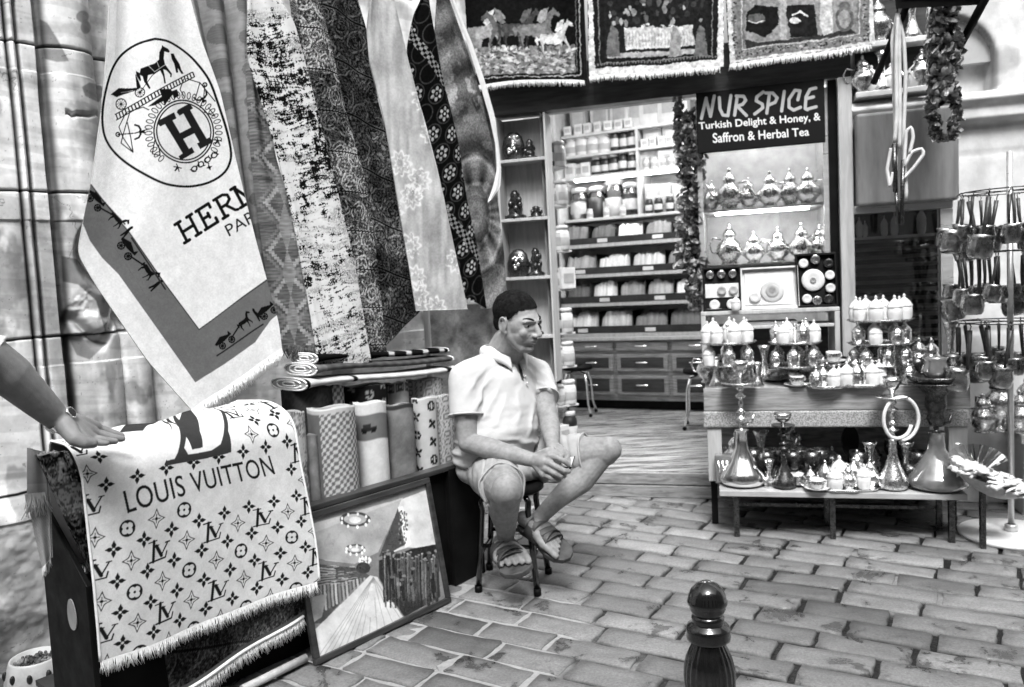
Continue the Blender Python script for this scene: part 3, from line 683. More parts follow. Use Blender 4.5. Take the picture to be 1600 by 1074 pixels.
    for j in range(4):
        k = z8([(490+j*32, 668-j*22)])[0]; cv.ell(k[0], k[1], 6, 4.6, D, rad(-35), .62); cv.line(xf([(-1.4, .6), (0, -1), (1.5, .4)], k[0], k[1], 4.5, -35+60*j), 1.5, D)
    k = z8([(563, 660)])[0]; cv.poly(xf([(0, 1.2), (.3, .3), (1.1, .2), (.4, -.2), (0, -1), (-.4, -.2), (-1.1, .2), (-.3, .3)], k[0], k[1], 5, -20), D)
    # lettering
    up = np.array([-45, -85])/2.984; dr = np.array([95, -59])/2.984
    def slab(i, segs, w=1.0, acc=None):
        bl = np.array([140+440/2.984, 40+1015/2.984])+dr*i; wd = dr*.80*w
        for pl in segs: cv.line([tuple(bl+wd*x+up*y) for x, y in pl], 5.0 if len(pl) < 3 else 4.6, D)
    def ser(x, y, a=.16): return [(x-a, y), (x+a, y)]
    slab(0, [[(.15, 0), (.15, 1)], [(.85, 0), (.85, 1)], [(.15, .5), (.85, .5)], ser(.15, 0), ser(.15, 1), ser(.85, 0), ser(.85, 1)], 1.05)
    slab(1.02, [[(.2, 0), (.2, 1)], [(.05, 0), (.9, 0)], [(.05, 1), (.9, 1)], [(.2, .5), (.6, .5)], [(.9, 0), (.9, .22)], [(.9, 1), (.9, .8)], [(.62, .4), (.62, .62)]], .95)
    slab(1.93, [[(.2, 0), (.2, 1)], ser(.2, 0), [(.05, 1), (.6, 1), (.85, .88), (.85, .65), (.6, .5), (.2, .5)], [(.5, .5), (.85, .05), (1.0, 0)]], .95)
    slab(2.82, [[(.15, 0), (.15, 1)], [(.9, 0), (.9, 1)], [(.15, 1), (.52, .25)], [(.52, .25), (.9, 1)], ser(.15, 0), ser(.9, 0), ser(.1, 1, .12), ser(.95, 1, .12)], 1.1)
    slab(3.95, [[(.2, 0), (.2, 1)], [(.05, 0), (.9, 0)], [(.05, 1), (.9, 1)], [(.2, .5), (.6, .5)]], .95)
    up2 = np.array([-25, -50]); bl = np.array([656, 984]); dr2 = np.array([178, -106])
    cv.text('PARIS', [tuple(140/1+(p/2.984) if False else np.array([140, 40])+p/2.984) for p in (bl+up2, bl+up2+dr2, bl+dr2, bl)], .05)
    return cv.blur(1)
ECV = emblem_canvas()
L = [(172, -12), (166, 90), (158, 180), (143, 288), (130, 350), (121, 396), (150, 445), (186, 498), (232, 565), (300, 641)]
R = [(298, -12), (316, 60), (345, 140), (362, 215), (382, 300), (402, 380), (421, 450), (436, 505), (441, 545)]
MID_GROUP = 'carpets hanging in a row in front of the stone facade'
def edge_line(P, row=-1, a=0, b=None): return [tuple(p) for p in P[row, a:b:6]]
r1, P1, f1 = hang('hanging_carpet', 'large white carpet with horse carriage medallion and letter H, hanging at the left', L, R, (285, 330), .74, 36, None, 330, 640, (.016, 1.5, .15), cv=ECV)
bl = [P1[-1, k] for k in range(0, P1.shape[1], 8)]
fringe('fringe', bl, MT['fringe'], r1, .045, 380, (.25, -.12, -1), .0016)
r, P, f = hang('hanging_carpet', 'grey flatweave carpet with dark ovals, behind the white carriage carpet', [(292, -12), (330, 140), (360, 290), (395, 430), (415, 530)], [(383, -12), (386, 120), (394, 260), (408, 400), (432, 540)], (380, 240), .50, 36, p_oval, 90, 300, (.032, 2.1, .1))
r, P, f = hang('hanging_carpet', 'striped kilim with stepped diamonds and a short dark fringe', [(384, 60), (387, 150), (392, 230), (400, 313), (417, 433), (438, 539)], [(392, 60), (412, 150), (432, 250), (458, 334), (480, 450), (495, 539)], (445, 420), .585, 36, lambda X, Y: p_kilim(X, Y), 110, 340, (.012, 1.2, .6))
fringe('fringe', [P[-1, k] for k in range(0, P.shape[1], 6)], MT['fringe_dark'], r, .05, 60, (0, 0, -1), .003)
hang('hanging_carpet', 'black and white distressed abstract carpet next to the striped kilim', [(386, -12), (386, 89), (412, 172), (436, 250), (456, 334), (480, 459), (498, 572)], [(431, -12), (460, 35), (483, 120), (508, 219), (531, 313), (556, 417), (581, 566)], (490, 300), .665, 36, p_abstract, 150, 560, (.010, 1.0, .1))
hang('hanging_carpet', 'dark grey arabesque carpet directly right of the abstract black and white one', [(452, -12), (468, 110), (493, 219), (514, 313), (540, 417), (564, 565)], [(500, -12), (524, 89), (545, 182), (571, 271), (586, 360), (607, 556)], (545, 300), .59, 36, p_ornate(3, .05, .50, 2.3, 18, 1.0), 130, 500, (.012, 1.2, .2))
hang('hanging_carpet', 'dark oriental carpet with stepped band, left of the pale floral carpet', [(500, -12), (503, 40), (516, 120), (538, 208), (560, 313), (576, 391), (596, 548)], [(556, -12), (574, 52), (590, 156), (614, 250), (628, 334), (656, 487)], (600, 300), .52, 36, p_ornate(17, .04, .34, 1.9, 35, .95), 150, 500, (.012, 1.3, .5))
hang('hanging_carpet', 'pale grey carpet with floral rosettes hanging full length in the middle of the row', [(579, -12), (573, 47), (577, 94), (602, 193), (624, 323), (640, 417), (651, 486)], [(613, -12), (639, 99), (665, 198), (692, 302), (731, 483)], (650, 300), .665, 36, p_floral, 150, 480, (.008, .9, .1))
hang('hanging_carpet', 'narrow black carpet with white rosettes right of the pale floral one', [(666, -12), (648, 20), (637, 78), (641, 104), (667, 188), (688, 271), (712, 386), (728, 466)], [(669, -12), (677, 30), (692, 115), (718, 219), (732, 313), (748, 386), (762, 482)], (705, 260), .585, 36, p_black, 120, 460, (.010, 1.0, .3))
rm, Pm, fm = hang('hanging_carpet', 'grey medallion carpet with white turned edge, nearest to the shop', [(686, -12), (682, 52), (680, 115), (704, 219), (718, 313), (734, 386), (752, 482)], [(702, -12), (730, 68), (754, 146), (772, 229), (779, 300), (790, 400), (794, 482)], (750, 260), .50, 36, p_medal, 120, 460, (.012, 1.1, .4), mode='px')
# its turned white edge
ew = [(701, -10), (712, 20), (730, 68), (748, 125), (764, 180), (774, 226), (777, 262), (770, 292), (762, 316)]
ee = [(706, -10), (718, 20), (738, 68), (757, 125), (773, 180), (779, 226), (783, 262), (782, 292), (768, 312)]
nE = 80; a = pline(smooth_line(ew, 1), np.linspace(0, 1, nE)); b = pline(smooth_line(ee, 1), np.linspace(0, 1, nE))
PE = np.array([[fm.P(a[i, 0]*(1-s)+b[i, 0]*s, a[i, 1]*(1-s)+b[i, 1]*s, .035+.008*math.sin(s*3)) for s in (0, .25, .5, .75, 1)] for i in range(nE)])
gridmesh('turned_edge', PE, np.full((nE, 5), .78), MT['rug'], rm, .006, C2=np.full((nE, 5), .6))
hang('hanging_carpet', 'low mottled grey carpet hanging behind the seated man', [(668, 478), (672, 520), (676, 600)], [(800, 474), (802, 520), (806, 640)], (730, 540), .38, 38, p_grey(29, .50, .55), 130, 170, (.015, 2.2, .5))
mb = MB(); P0 = WA.P(668, 520, .45); mb.tube([(P0[0], P0[1], 0.05), (P0[0], P0[1], 1.9)], .018, 10)
tag(mb.build('wooden_pole', MT['woodl']), 'plain wooden pole standing between the hanging carpets above the rolls', 'pole')
# rail the carpets hang from
mb = MB(); mb.tube([WA(-.3, .55, 3.35), WA(3.1, .55, 3.35)], .022, 10)
for q in (-.2, 1.4, 3.0): mb.tube([WA(q, .55, 3.35), WA(q, 0.03, 3.35)], .014, 8)
tag(mb.build('hanging_rail', MT['blackmetal']), 'black steel rail above the frame carrying the hanging carpets', 'rail')
# ---- TROUGH CABINET of the stall
cab = thing('display_cabinet', 'long black lacquered trough cabinet holding the rolled carpets', 'cabinet', ST(.15, -.3, 0))
oF = -.14
mb = MB(); mb.fbox(ST, -.76, 1.05, oF-.02, oF, 0.0, .548); mb.fbox(ST, -.40, 1.05, oF-.48, oF-.46, 0, .548); mb.fbox(ST, 1.03, 1.05, oF-.46, oF-.02, 0, .548); mb.build('side_panel', MT['black'], cab, bevel=.003)
q = [ST(-.775, .0, 0), ST(-.775, -.0, .56), ST(-.775, -.34, .80), ST(-.775, -.34, 0)]; q2 = [p+ST.d*.018 for p in q]
mb = MB(); mb.add(q+q2, [(0, 1, 2, 3), (7, 6, 5, 4), (0, 4, 5, 1), (1, 5, 6, 2), (2, 6, 7, 3), (3, 7, 4, 0)]); mb.build('end_panel', MT['black'], cab, bevel=.003)
mb = MB(); mb.fbox(ST, -.76, 1.03, oF-.42, oF-.02, .08, .10); mb.build('trough_floor', MT['wooddark'], cab)
mb = MB(); mb.fbox(ST, .88, 1.09, oF-.0, oF+.035, .0, .556); mb.build('corner_post', MT['black'], cab, bevel=.003)
mb = MB(); mb.fbox(ST, .0, 1.09, oF-.03, oF+.03, .5485, .571); mb.build('top_rail', MT['wooddark'], cab, bevel=.003)
cst = ST(-.777, -.12, .44); mb = MB(); Mx = Matrix(((ST.d[0], ST.n[0], 0), (ST.d[1], ST.n[1], 0), (0, 0, 1)))
rt = Matrix.Rotation(-ST.a*0, 3, 'Z')
mb.prism([(.05*math.cos(k*math.pi/10)*(1+.15*math.cos(k*math.pi/10)), .033*math.sin(k*math.pi/10)) for k in range(20)], lambda a, b, t: ST(-.777+t, -.12+b*1.0, .44+a), -.003, 0)
mb.build('oval_sticker', MT['sticker'], cab)
# ---- monogram carpet over the rolls
def mono_canvas():
    cv = Canvas(-.82, .30, .06, 1.75, 900, .78); D = .06
    def fl(cx, cy, r):
        for k in range(4):
            a = k*math.pi/2+rad(-8); c, s = math.cos(a), math.sin(a)
            pts = [(0, .16), (.22, .16), (.42, .27), (.60, .25), (.80, .12), (1.06, 0), (.80, -.12), (.60, -.25), (.42, -.27), (.22, -.16), (0, -.16)]
            cv.poly([(cx+(x*c-y*s)*r, cy+(x*s+y*c)*r) for x, y in pts], D)
        cv.ell(cx, cy, r*.17, r*.17, .78)
    def ci(cx, cy, r):
        cv.ell(cx, cy, r, r, D)
        for k in range(4):
            a = k*math.pi/2+rad(37); cv.ell(cx+.42*r*math.cos(a), cy+.42*r*math.sin(a), r*.38, r*.38, .78)
        cv.ell(cx, cy, r*.16, r*.16, D)
    def di(cx, cy, r):
        n = 9; P_ = []
        for k in range(4):
            a0 = k*math.pi/2+rad(82); a1 = a0+math.pi/2
            A = np.array([math.cos(a0), math.sin(a0)]); B_ = np.array([math.cos(a1), math.sin(a1)])
            for j in range(n):
                t = j/n; q = A*(1-t)+B_*t; q = q*(1-.34*math.sin(math.pi*t)); P_.append(q)
        cv.poly([(cx+p[0]*r*.92, cy+p[1]*r*1.0) for p in P_], D); cv.poly([(cx+p[0]*r*.74, cy+p[1]*r*.80) for p in P_], .78)
        for k in range(4):
            a = k*math.pi/2+rad(82); cv.line([(cx+.2*r*math.cos(a), cy+.2*r*math.sin(a)), (cx+.42*r*math.cos(a), cy+.42*r*math.sin(a))], r*.07, D)
        cv.ell(cx, cy, r*.15, r*.15, D)
    def lv(cx, cy, r):
        def T(p): return [(cx+x*r, cy+y*r) for x, y in p]
        w = r*.22
        cv.line(T([(-.45, .95), (-.75, -.85)]), w*1.3, D); cv.line(T([(-1.0, .95), (-.15, .95)]), w*.55, D); cv.line(T([(-1.15, -.85), (.55, -.85), (.75, -.35)]), w*.6, D)
        cv.line(T([(-.25, .45), (.15, -.55)]), w*1.5, D); cv.line(T([(.15, -.55), (.95, .5)]), w*.6, D); cv.line(T([(-.5, .48), (.0, .48)]), w*.5, D); cv.line(T([(.7, .5), (1.15, .5)]), w*.5, D)
    tx = (-.70, -.03, .715, .835)
    for i in range(-1, 18):
        a = -.745+.0485*i
        for j in range(-1, 13):
            b = .41+.1*j+ .0007*i
            fb = b+.05-.0; inside = lambda x, y: (tx[0] < x < tx[1] and tx[2] < y < tx[3]) or (-.66 < x < -.17 and .87 < y < 1.30)
            if i % 2 == 1:
                if not inside(a, fb-.1+.0): fl(a, fb-.1, .0255)
            else:
                par = (i//2) % 2; 
                if inside(a, b): continue
                if par == 1: (di if j % 2 == 0 else ci)(a, b, .0255 if j % 2 else .033)
                else: (lv if j % 2 == 0 else di)(a, b, .034 if j % 2 == 0 else .033)
    quad = [ST.px(x, y, .012) for x, y in ((192, 767), (431, 708), (438, 737), (199, 801))]
    (xa, za) = quad[3]; 
    cv.text('LOUIS VUITTON', quad, D, 1.05, fat=.0004)
    return cv
MCV = mono_canvas()
def mono_profile(b):
    """path length -> (o, z): front drop, rounded top over the rolls, back drop"""
    zf = .87
    if b < zf: return .012, b
    r = .125; q = (b-zf)/r; tot = 2.35
    if q < tot:
        a = q*math.pi/tot*.0+q; return .012-r*(1-math.cos(min(a, math.pi/2)))-(max(0, a-math.pi/2))*r, zf+r*math.sin(min(a, math.pi/2))
    o, z = mono_profile(zf+r*(tot-1e-6)); e = b-zf-r*tot; return o-.02*min(1, e*8)-.05*(1-math.exp(-e*10)), z-e*.97
def mono_rug():
    root = thing('draped_carpet', 'white monogram carpet with fashion lettering draped over the rolls at left', 'carpet', ST(-.4, 0, .33))
    na, nb = 560, 720
    A = np.linspace(-.762, .03, na); Bv = np.linspace(.325, 1.60, nb)
    pr = np.array([mono_profile(b) for b in Bv]); Ag, Bg = np.meshgrid(A, Bv)
    O_ = pr[:, 0][:, None]+0*Ag; Z = pr[:, 1][:, None]+0*Ag
    top = sst(Bg, .80, 1.0)
    # right side runs a little higher and narrower towards the top
    tt = (Ag+.762)/.792
    Au = Ag-.05*sst(Bg, .4, 1.0)*tt**2-.10*top*tt*sst(Bg, .9, 1.2)
    Z = Z+.015*top*tt-.02*top*(1-tt)*(1-tt)+.006*np.sin(Ag*22)*top+.004*np.sin(Ag*9+Bg*7)
    O_ = O_+(.018*np.sin(Ag*8+1)+.006*np.sin(Ag*21+Bg*5))*(1-sst(Bg, .4, .95))+.01*(fbm(Ag*5, Bg*4, 12)-.5)-.02*(1-tt)*sst(.6, 0, 1)*0
    P = ST.p+ST.d*Au[..., None]+ST.n*O_[..., None]+np.array([0, 0, 1.])*Z[..., None]
    # big logo, placed by looking up rug coordinates of the traced outline
    px, py = proj(P[:nb*3//4]); 
    def look(x, y):
        k = np.argmin((px-x)**2+(py-y)**2); j, i = divmod(k, na); return A[i], Bv[j]
    z2 = lambda pts: [look(a/2.685, 380+b/2.685) for a, b in pts]
    MCV.poly(z2([(692, 937), (698, 915), (732, 905), (745, 880), (736, 820), (722, 795), (684, 772), (740, 764), (760, 790), (772, 860), (790, 888), (890, 868), (925, 845), (938, 792), (958, 790), (970, 878)]), .12)
    MCV.poly(z2([(740, 764), (796, 752), (824, 762), (838, 790), (850, 858), (806, 866), (770, 800)]), .12)
    MCV.poly(z2([(684, 772), (690, 778), (600, 788), (540, 792), (500, 796), (540, 784)]), .12)
    MCV.blur(1)
    C = MCV.sample(Ag, Bg)*(1+.04*(vn(Ag*260, Bg*260, 5)-.5)*2)*(.93+.14*fbm(Ag*14, Bg*14, 8))
    gridmesh('pile', P, C, MT['rug'], root, .007, C2=np.full_like(C, .33))
    # stitched edge cord
    for side in (0, -1):
        mb = MB(); mb.tube([P[k, side] for k in range(0, nb, 12)], .0042, 6); mb.build('edge_cord', MT['fringe'], root)
    fringe('fringe', [P[0, k] for k in range(0, na, 10)], MT['fringe'], root, .038, 560, (.1, -.12, -1), .0012, nrm=tuple(ST.n))
    fringe('fringe', [P[-1, k] for k in range(0, na, 10)], MT['fringe'], root, .038, 160, (0, 0, -1), .0021, nrm=tuple(-ST.n))
    return P
PM = mono_rug()
# ---- second carpet hanging below it
def second_rug():
    root = thing('draped_carpet', 'mottled dark grey carpet with white fringe hanging below the monogram carpet', 'carpet', ST(-.3, -.05, .2))
    n, m_ = 200, 160; s = np.linspace(0, 1, n); b = np.linspace(0, 1, m_); Sg, Bg = np.meshgrid(s, b)
    a0, z0 = ST.px(268, 1090, -.03); a1, z1 = ST.px(478, 958, -.03)
    A = a0-.02*Bg+(a1-a0)*Sg; Z = z0+(z1-z0)*Sg+Bg*.6
    O_ = -.03-.05*Bg+.01*np.sin(Sg*9)
    P = ST.p+ST.d*A[..., None]+ST.n*O_[..., None]+np.array([0, 0, 1.])*Z[..., None]
    C = p_ornate(41, .07, .24, 1.8, 0, .9)(A, Z); C = np.where(Bg < .03, .2, C)
    gridmesh('pile', P, C, MT['rug'], root, .008)
    mb = MB(); mb.tube([P[0, k]+ST.n*.004 for k in range(0, n, 8)], .006, 6); mb.build('edge_cord', MT['fringe'], root)
    fringe('fringe', [P[0, k] for k in range(0, n, 8)], MT['fringe'], root, .045, 400, (.1, -.1, -1), .0012, nrm=tuple(ST.n))
second_rug()
# ---- small pale woven piece at the left end
def small_weave():
    root = thing('woven_mat', 'small pale woven mat with a tassel fringe hanging left of the ornate roll', 'mat', ST(-.84, -.2, .5))
    L_ = [(42, 700), (42, 770), (52, 830), (66, 888)]; R_ = [(68, 706), (74, 760), (78, 800), (80, 872)]
    l = pline(L_, np.linspace(0, 1, 120)); r = pline(R_, np.linspace(0, 1, 120)); s = np.linspace(0, 1, 40)
    pl = Frame(5, *ST(-.86, -.16, 0)[:2])
    P = np.array([[pl.P(l[i, 0]*(1-q)+r[i, 0]*q, l[i, 1]*(1-q)+r[i, 1]*q, .012*math.sin(q*5)) for q in s] for i in range(120)])
    T, Q = np.meshgrid(np.linspace(0, 1, 120), s, indexing='ij')
    C = .52+.10*((np.floor(Q*16)+np.floor(T*70)) % 2)*(T > .42)+.10*((T > .30) & (T < .42))
    gridmesh('weave', P, C, MT['rug'], root, .006)
    fringe('fringe', [P[-1, k] for k in range(0, 40, 4)], MT['fringe'], root, .03, 40)
    fringe('tassel', [P[44, k]+pl.n*.012 for k in range(0, 40, 4)], MT['fringe'], root, .06, 60)
small_weave()
# ---- ROLLED CARPETS
def c_check(U, V): return np.where(((np.floor(U*62)+np.floor(V*62)) % 2) == 0, .62, .26)*(.9+.2*vn(U*150, V*150, 2))
def c_plain(a, seed=3, k=.14): return lambda U, V: np.clip(a+k*(fbm(U*14, V*14, seed, 4)-.5)+.05*(vn(U*160, V*160, seed)-.5), .02, .85)
def c_flower(U, V):
    a = .085; v = np.full_like(U, .62); i = np.floor(U/a); j = np.floor(V/a+.5*(i % 2)); x = (U/a) % 1-.5; y = (V/a+.5*(i % 2)) % 1-.5
    r = np.hypot(x, y); th = np.arctan2(y, x); k = (i+j*2) % 3
    v = np.where((k != 0) & (r < .20+.12*np.cos(4*(th+.6))), .06, v); v = np.where((k == 0) & (r < .27), .06, v); v = np.where((k == 0) & (r < .2) & (np.cos(4*th)*.1+.12 > r), .62, v); v = np.where(r < .04, .62, v); return v
def c_gg(U, V):
    a = .052; v = .52+.08*(vn(U*90, V*90, 5)-.5); x = (U/a) % 1-.5; y = (V/(a*.8)+.5*(np.floor(U/a) % 2)) % 1-.5; r = np.hypot(x, y)
    v = np.where(np.abs(r-.30) < .06, .26, v); v = np.where((np.abs(np.abs(x)-np.abs(y)) < .05) & (r > .36), .33, v); return v
def c_key(U, V):
    x = (U/.05) % 1; y = (V/.05) % 1; d = np.maximum(np.abs(x-.5), np.abs(y-.5)); v = np.where((np.abs(d-.38) < .06) | (np.abs(d-.18) < .05), .2, .62); return np.where((V % .2) < .055, v, .6)
def c_ornate(seed, dk=.04, lt=.5):
    f = p_ornate(seed, dk, lt, 1.3, 0, 1.0)
    return lambda U, V: np.where((V > .10) & (V < .20), np.clip(f(U*1.5, V*1.5)*2.2+.22, 0, .62), f(U, V))
def c_cargo(U, V):
    v = c_plain(.72, 9, .06)(U, V); b = (V > .055) & (V < .165); v = np.where(b, .3, v)
    cx, cy = .0, .118; x, y = U-cx, V-cy
    v = np.where(b & (np.abs(x) < .036) & (np.abs(y+.004) < .009), .08, v); v = np.where(b & (np.abs(x+.01) < .018) & (np.abs(y+.018) < .010), .1, v)
    for q in (-.022, .022): v = np.where(b & (np.hypot(x-q, y-.008) < .010), .05, v)
    return v
def roll(label, px, py_top, wpx, o, zbot, pat, band=None, tiltx=0., rim=.5, nth=90, open_=True, group='carpets standing rolled up in the cabinet', zt=None, lay=3.3):
    """rolled carpet standing upright: spiral wall; centre of its top rim seen at (px, py_top)"""
    u, z = ST.px(px, py_top, o); c = ST(u, o, 0); dep = (c-_O)@_F; r = wpx/2/FPX*dep
    root = thing('rolled_carpet', label, 'rolled carpet', (c[0], c[1], zbot), 0, group)
    turns = lay; N = int(nth*turns); th = np.linspace(0, 2*math.pi*turns, N); rr = r-(2*math.pi*turns-th)/(2*math.pi)*(.0088)
    ph0 = rad(-75)
    zz = np.linspace(zbot, z, 100)
    cx = c[0]+tiltx*0; X = cx+rr*np.cos(th+ph0); Y = c[1]+rr*np.sin(th+ph0)
    P = np.zeros((100, N, 3)); lean = (zz-zbot)/(z-zbot)*tiltx
    P[..., 0] = X[None]+lean[:, None]*ST.d[0]*1.0-lean[-1]*ST.d[0]; P[..., 1] = Y[None]+lean[:, None]*ST.d[1]-lean[-1]*ST.d[1]; P[..., 2] = zz[:, None]+(.006*np.cos(th)+.004*np.sin(3*th))[None]
    U = ((th-(2*math.pi*int(turns)-.17))*r)[None]+0*P[..., 2]; V = (z-zz)[:, None]+0*U
    C = pat(U, V)
    if band is not None: C = np.where(V < .022, band, C)
    C2 = np.full_like(C, .50)
    gridmesh('roll', P, C, MT['rug'], root, .0055, C2=C2, axis=c)
    return root
Gp = 'carpets standing rolled up in the cabinet'
# back row
roll('dark rolled carpet in the back row under the folded pile, at left', 478, 606, 78, -.44, .12, c_plain(.10, 31, .10))
roll('small checked roll in the back row between two dark rolls', 513, 604, 46, -.44, .12, c_check)
roll('dark roll with pale flower motifs in the back row, left of the key pattern', 566, 602, 76, -.44, .12, lambda U, V: .05+.35*(c_flower(U, V) < .3))
roll('pale roll with a Greek key band in the back row', 618, 598, 38, -.44, .12, c_key)
roll('grey roll with trellis pattern in the back row, below the pile end', 662, 592, 58, -.44, .12, c_gg)
# front row
roll('ornate border roll seen at its open end under the left end of the monogram carpet', 83, 708, 50, -.12, .42, c_ornate(51, .03, .5), tiltx=-.16, lay=5.2)
roll('beige patterned roll just right of the monogram carpet top', 440, 645, 68, -.25, .12, c_ornate(61, .25, .5))
roll('narrow speckled roll squeezed beside the right edge of the monogram carpet', 480, 680, 30, -.25, .12, c_plain(.38, 33, .35))
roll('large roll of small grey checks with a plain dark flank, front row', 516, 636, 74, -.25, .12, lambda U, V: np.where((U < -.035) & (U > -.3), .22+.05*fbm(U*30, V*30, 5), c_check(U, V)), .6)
roll('white roll with a grey band showing a little old car', 576, 628, 52, -.255, .12, c_cargo)
roll('mottled mid grey roll with a dark rim, front row', 621, 632, 48, -.25, .12, c_plain(.30, 35, .22), .12)
roll('white roll with dark flower motifs in the front row', 661, 622, 40, -.25, .12, c_flower)
roll('grey roll with linked ring trellis beside the seated man', 688, 618, 38, -.25, .12, c_gg)
# ---- folded carpets lying on the rolls
def folded(label, a, b, o, th, wd, g, stripe, layers=2):
    """a,b: pixel ends of the long axis"""
    ua, za = ST.px(*a, o); ub, zb = ST.px(*b, o); root = thing('folded_carpet', label, 'folded carpet', ST(ua, o, za), 0, 'folded carpets lying on top of the rolls')
    n = 120; mth = 64; t = np.linspace(0, 1, n)
    # cross profile of a doubled carpet: flattened loop, thickness th, width wd
    k = np.linspace(0, 2*math.pi, mth); ex = np.sign(np.cos(k))*np.abs(np.cos(k))**.55*wd/2; ez = np.sign(np.sin(k))*np.abs(np.sin(k))**.8*th/2
    P = np.zeros((n, mth, 3)); C = np.zeros((n, mth))
    for i, q in enumerate(t):
        cen = ST(ua+(ub-ua)*q, o, za+(zb-za)*q+.004*math.sin(q*7))
        flare = 1+.35*math.exp(-q*14)
        P[i] = cen+ST.n*(ex*flare)[:, None]+np.array([0, 0, 1.])*(ez*(1+.9*math.exp(-q*16)))[:, None]
        s = stripe(q, k); C[i] = s
    gridmesh('fold', P, C, MT['rug'], root, 0)
    # spiral end showing the doubled layers
    for (pp, sg) in ((0, -1), (1, 1)):
        cen = P[0 if sg < 0 else -1].mean(0); mb = MB()
        wdd = wd*(1.3 if sg < 0 else 1); thh = th*(1.7 if sg < 0 else .92)
        for L_ in range(layers+1):
            f_ = 1-L_/(layers+1)
            loop = [cen+ST.d*sg*.004+ST.n*(np.sign(math.cos(a_))*abs(math.cos(a_))**.55*wdd/2*f_)+np.array([0, 0, 1.])*(math.sin(a_)*thh/2*f_) for a_ in np.linspace(.25, 2*math.pi-.25 if L_ else 2*math.pi, 40)]
            mb.tube(loop, .0042, 6)
        mb.build('layer_edge', MT['fringe'], root)
        mb = MB(); loop = [cen+ST.n*(np.sign(math.cos(a_))*abs(math.cos(a_))**.55*wdd/2*.98)+np.array([0, 0, 1.])*(math.sin(a_)*thh/2*.98) for a_ in np.linspace(0, 2*math.pi, 40)[:-1]]
        mb.add(loop, [tuple(range(39))]); mb.build('end_fold', MT['grey'], root)
folded('folded white carpet with two dark stripes, lowest of the pile', (452, 600), (692, 577), -.42, .030, .20, 0, lambda q, k: np.where((abs(q-.30) < .012) | (q > .93) & (q < .97) | (q < .02), .05, .62+.12*np.sin(k*0+q*60)*.3))
folded('folded mid grey carpet in the middle of the pile', (470, 577), (688, 561), -.43, .030, .18, 0, lambda q, k: .17+.10*(q < .08)+.05*np.sin(q*90)*.5+0*k)
folded('folded dark carpet with pale chevrons on top of the pile', (476, 560), (684, 548), -.44, .026, .15, 0, lambda q, k: np.where((np.sin(q*46+np.cos(k)*2) > .55) & (q > .5), .5, .03)+0*k)
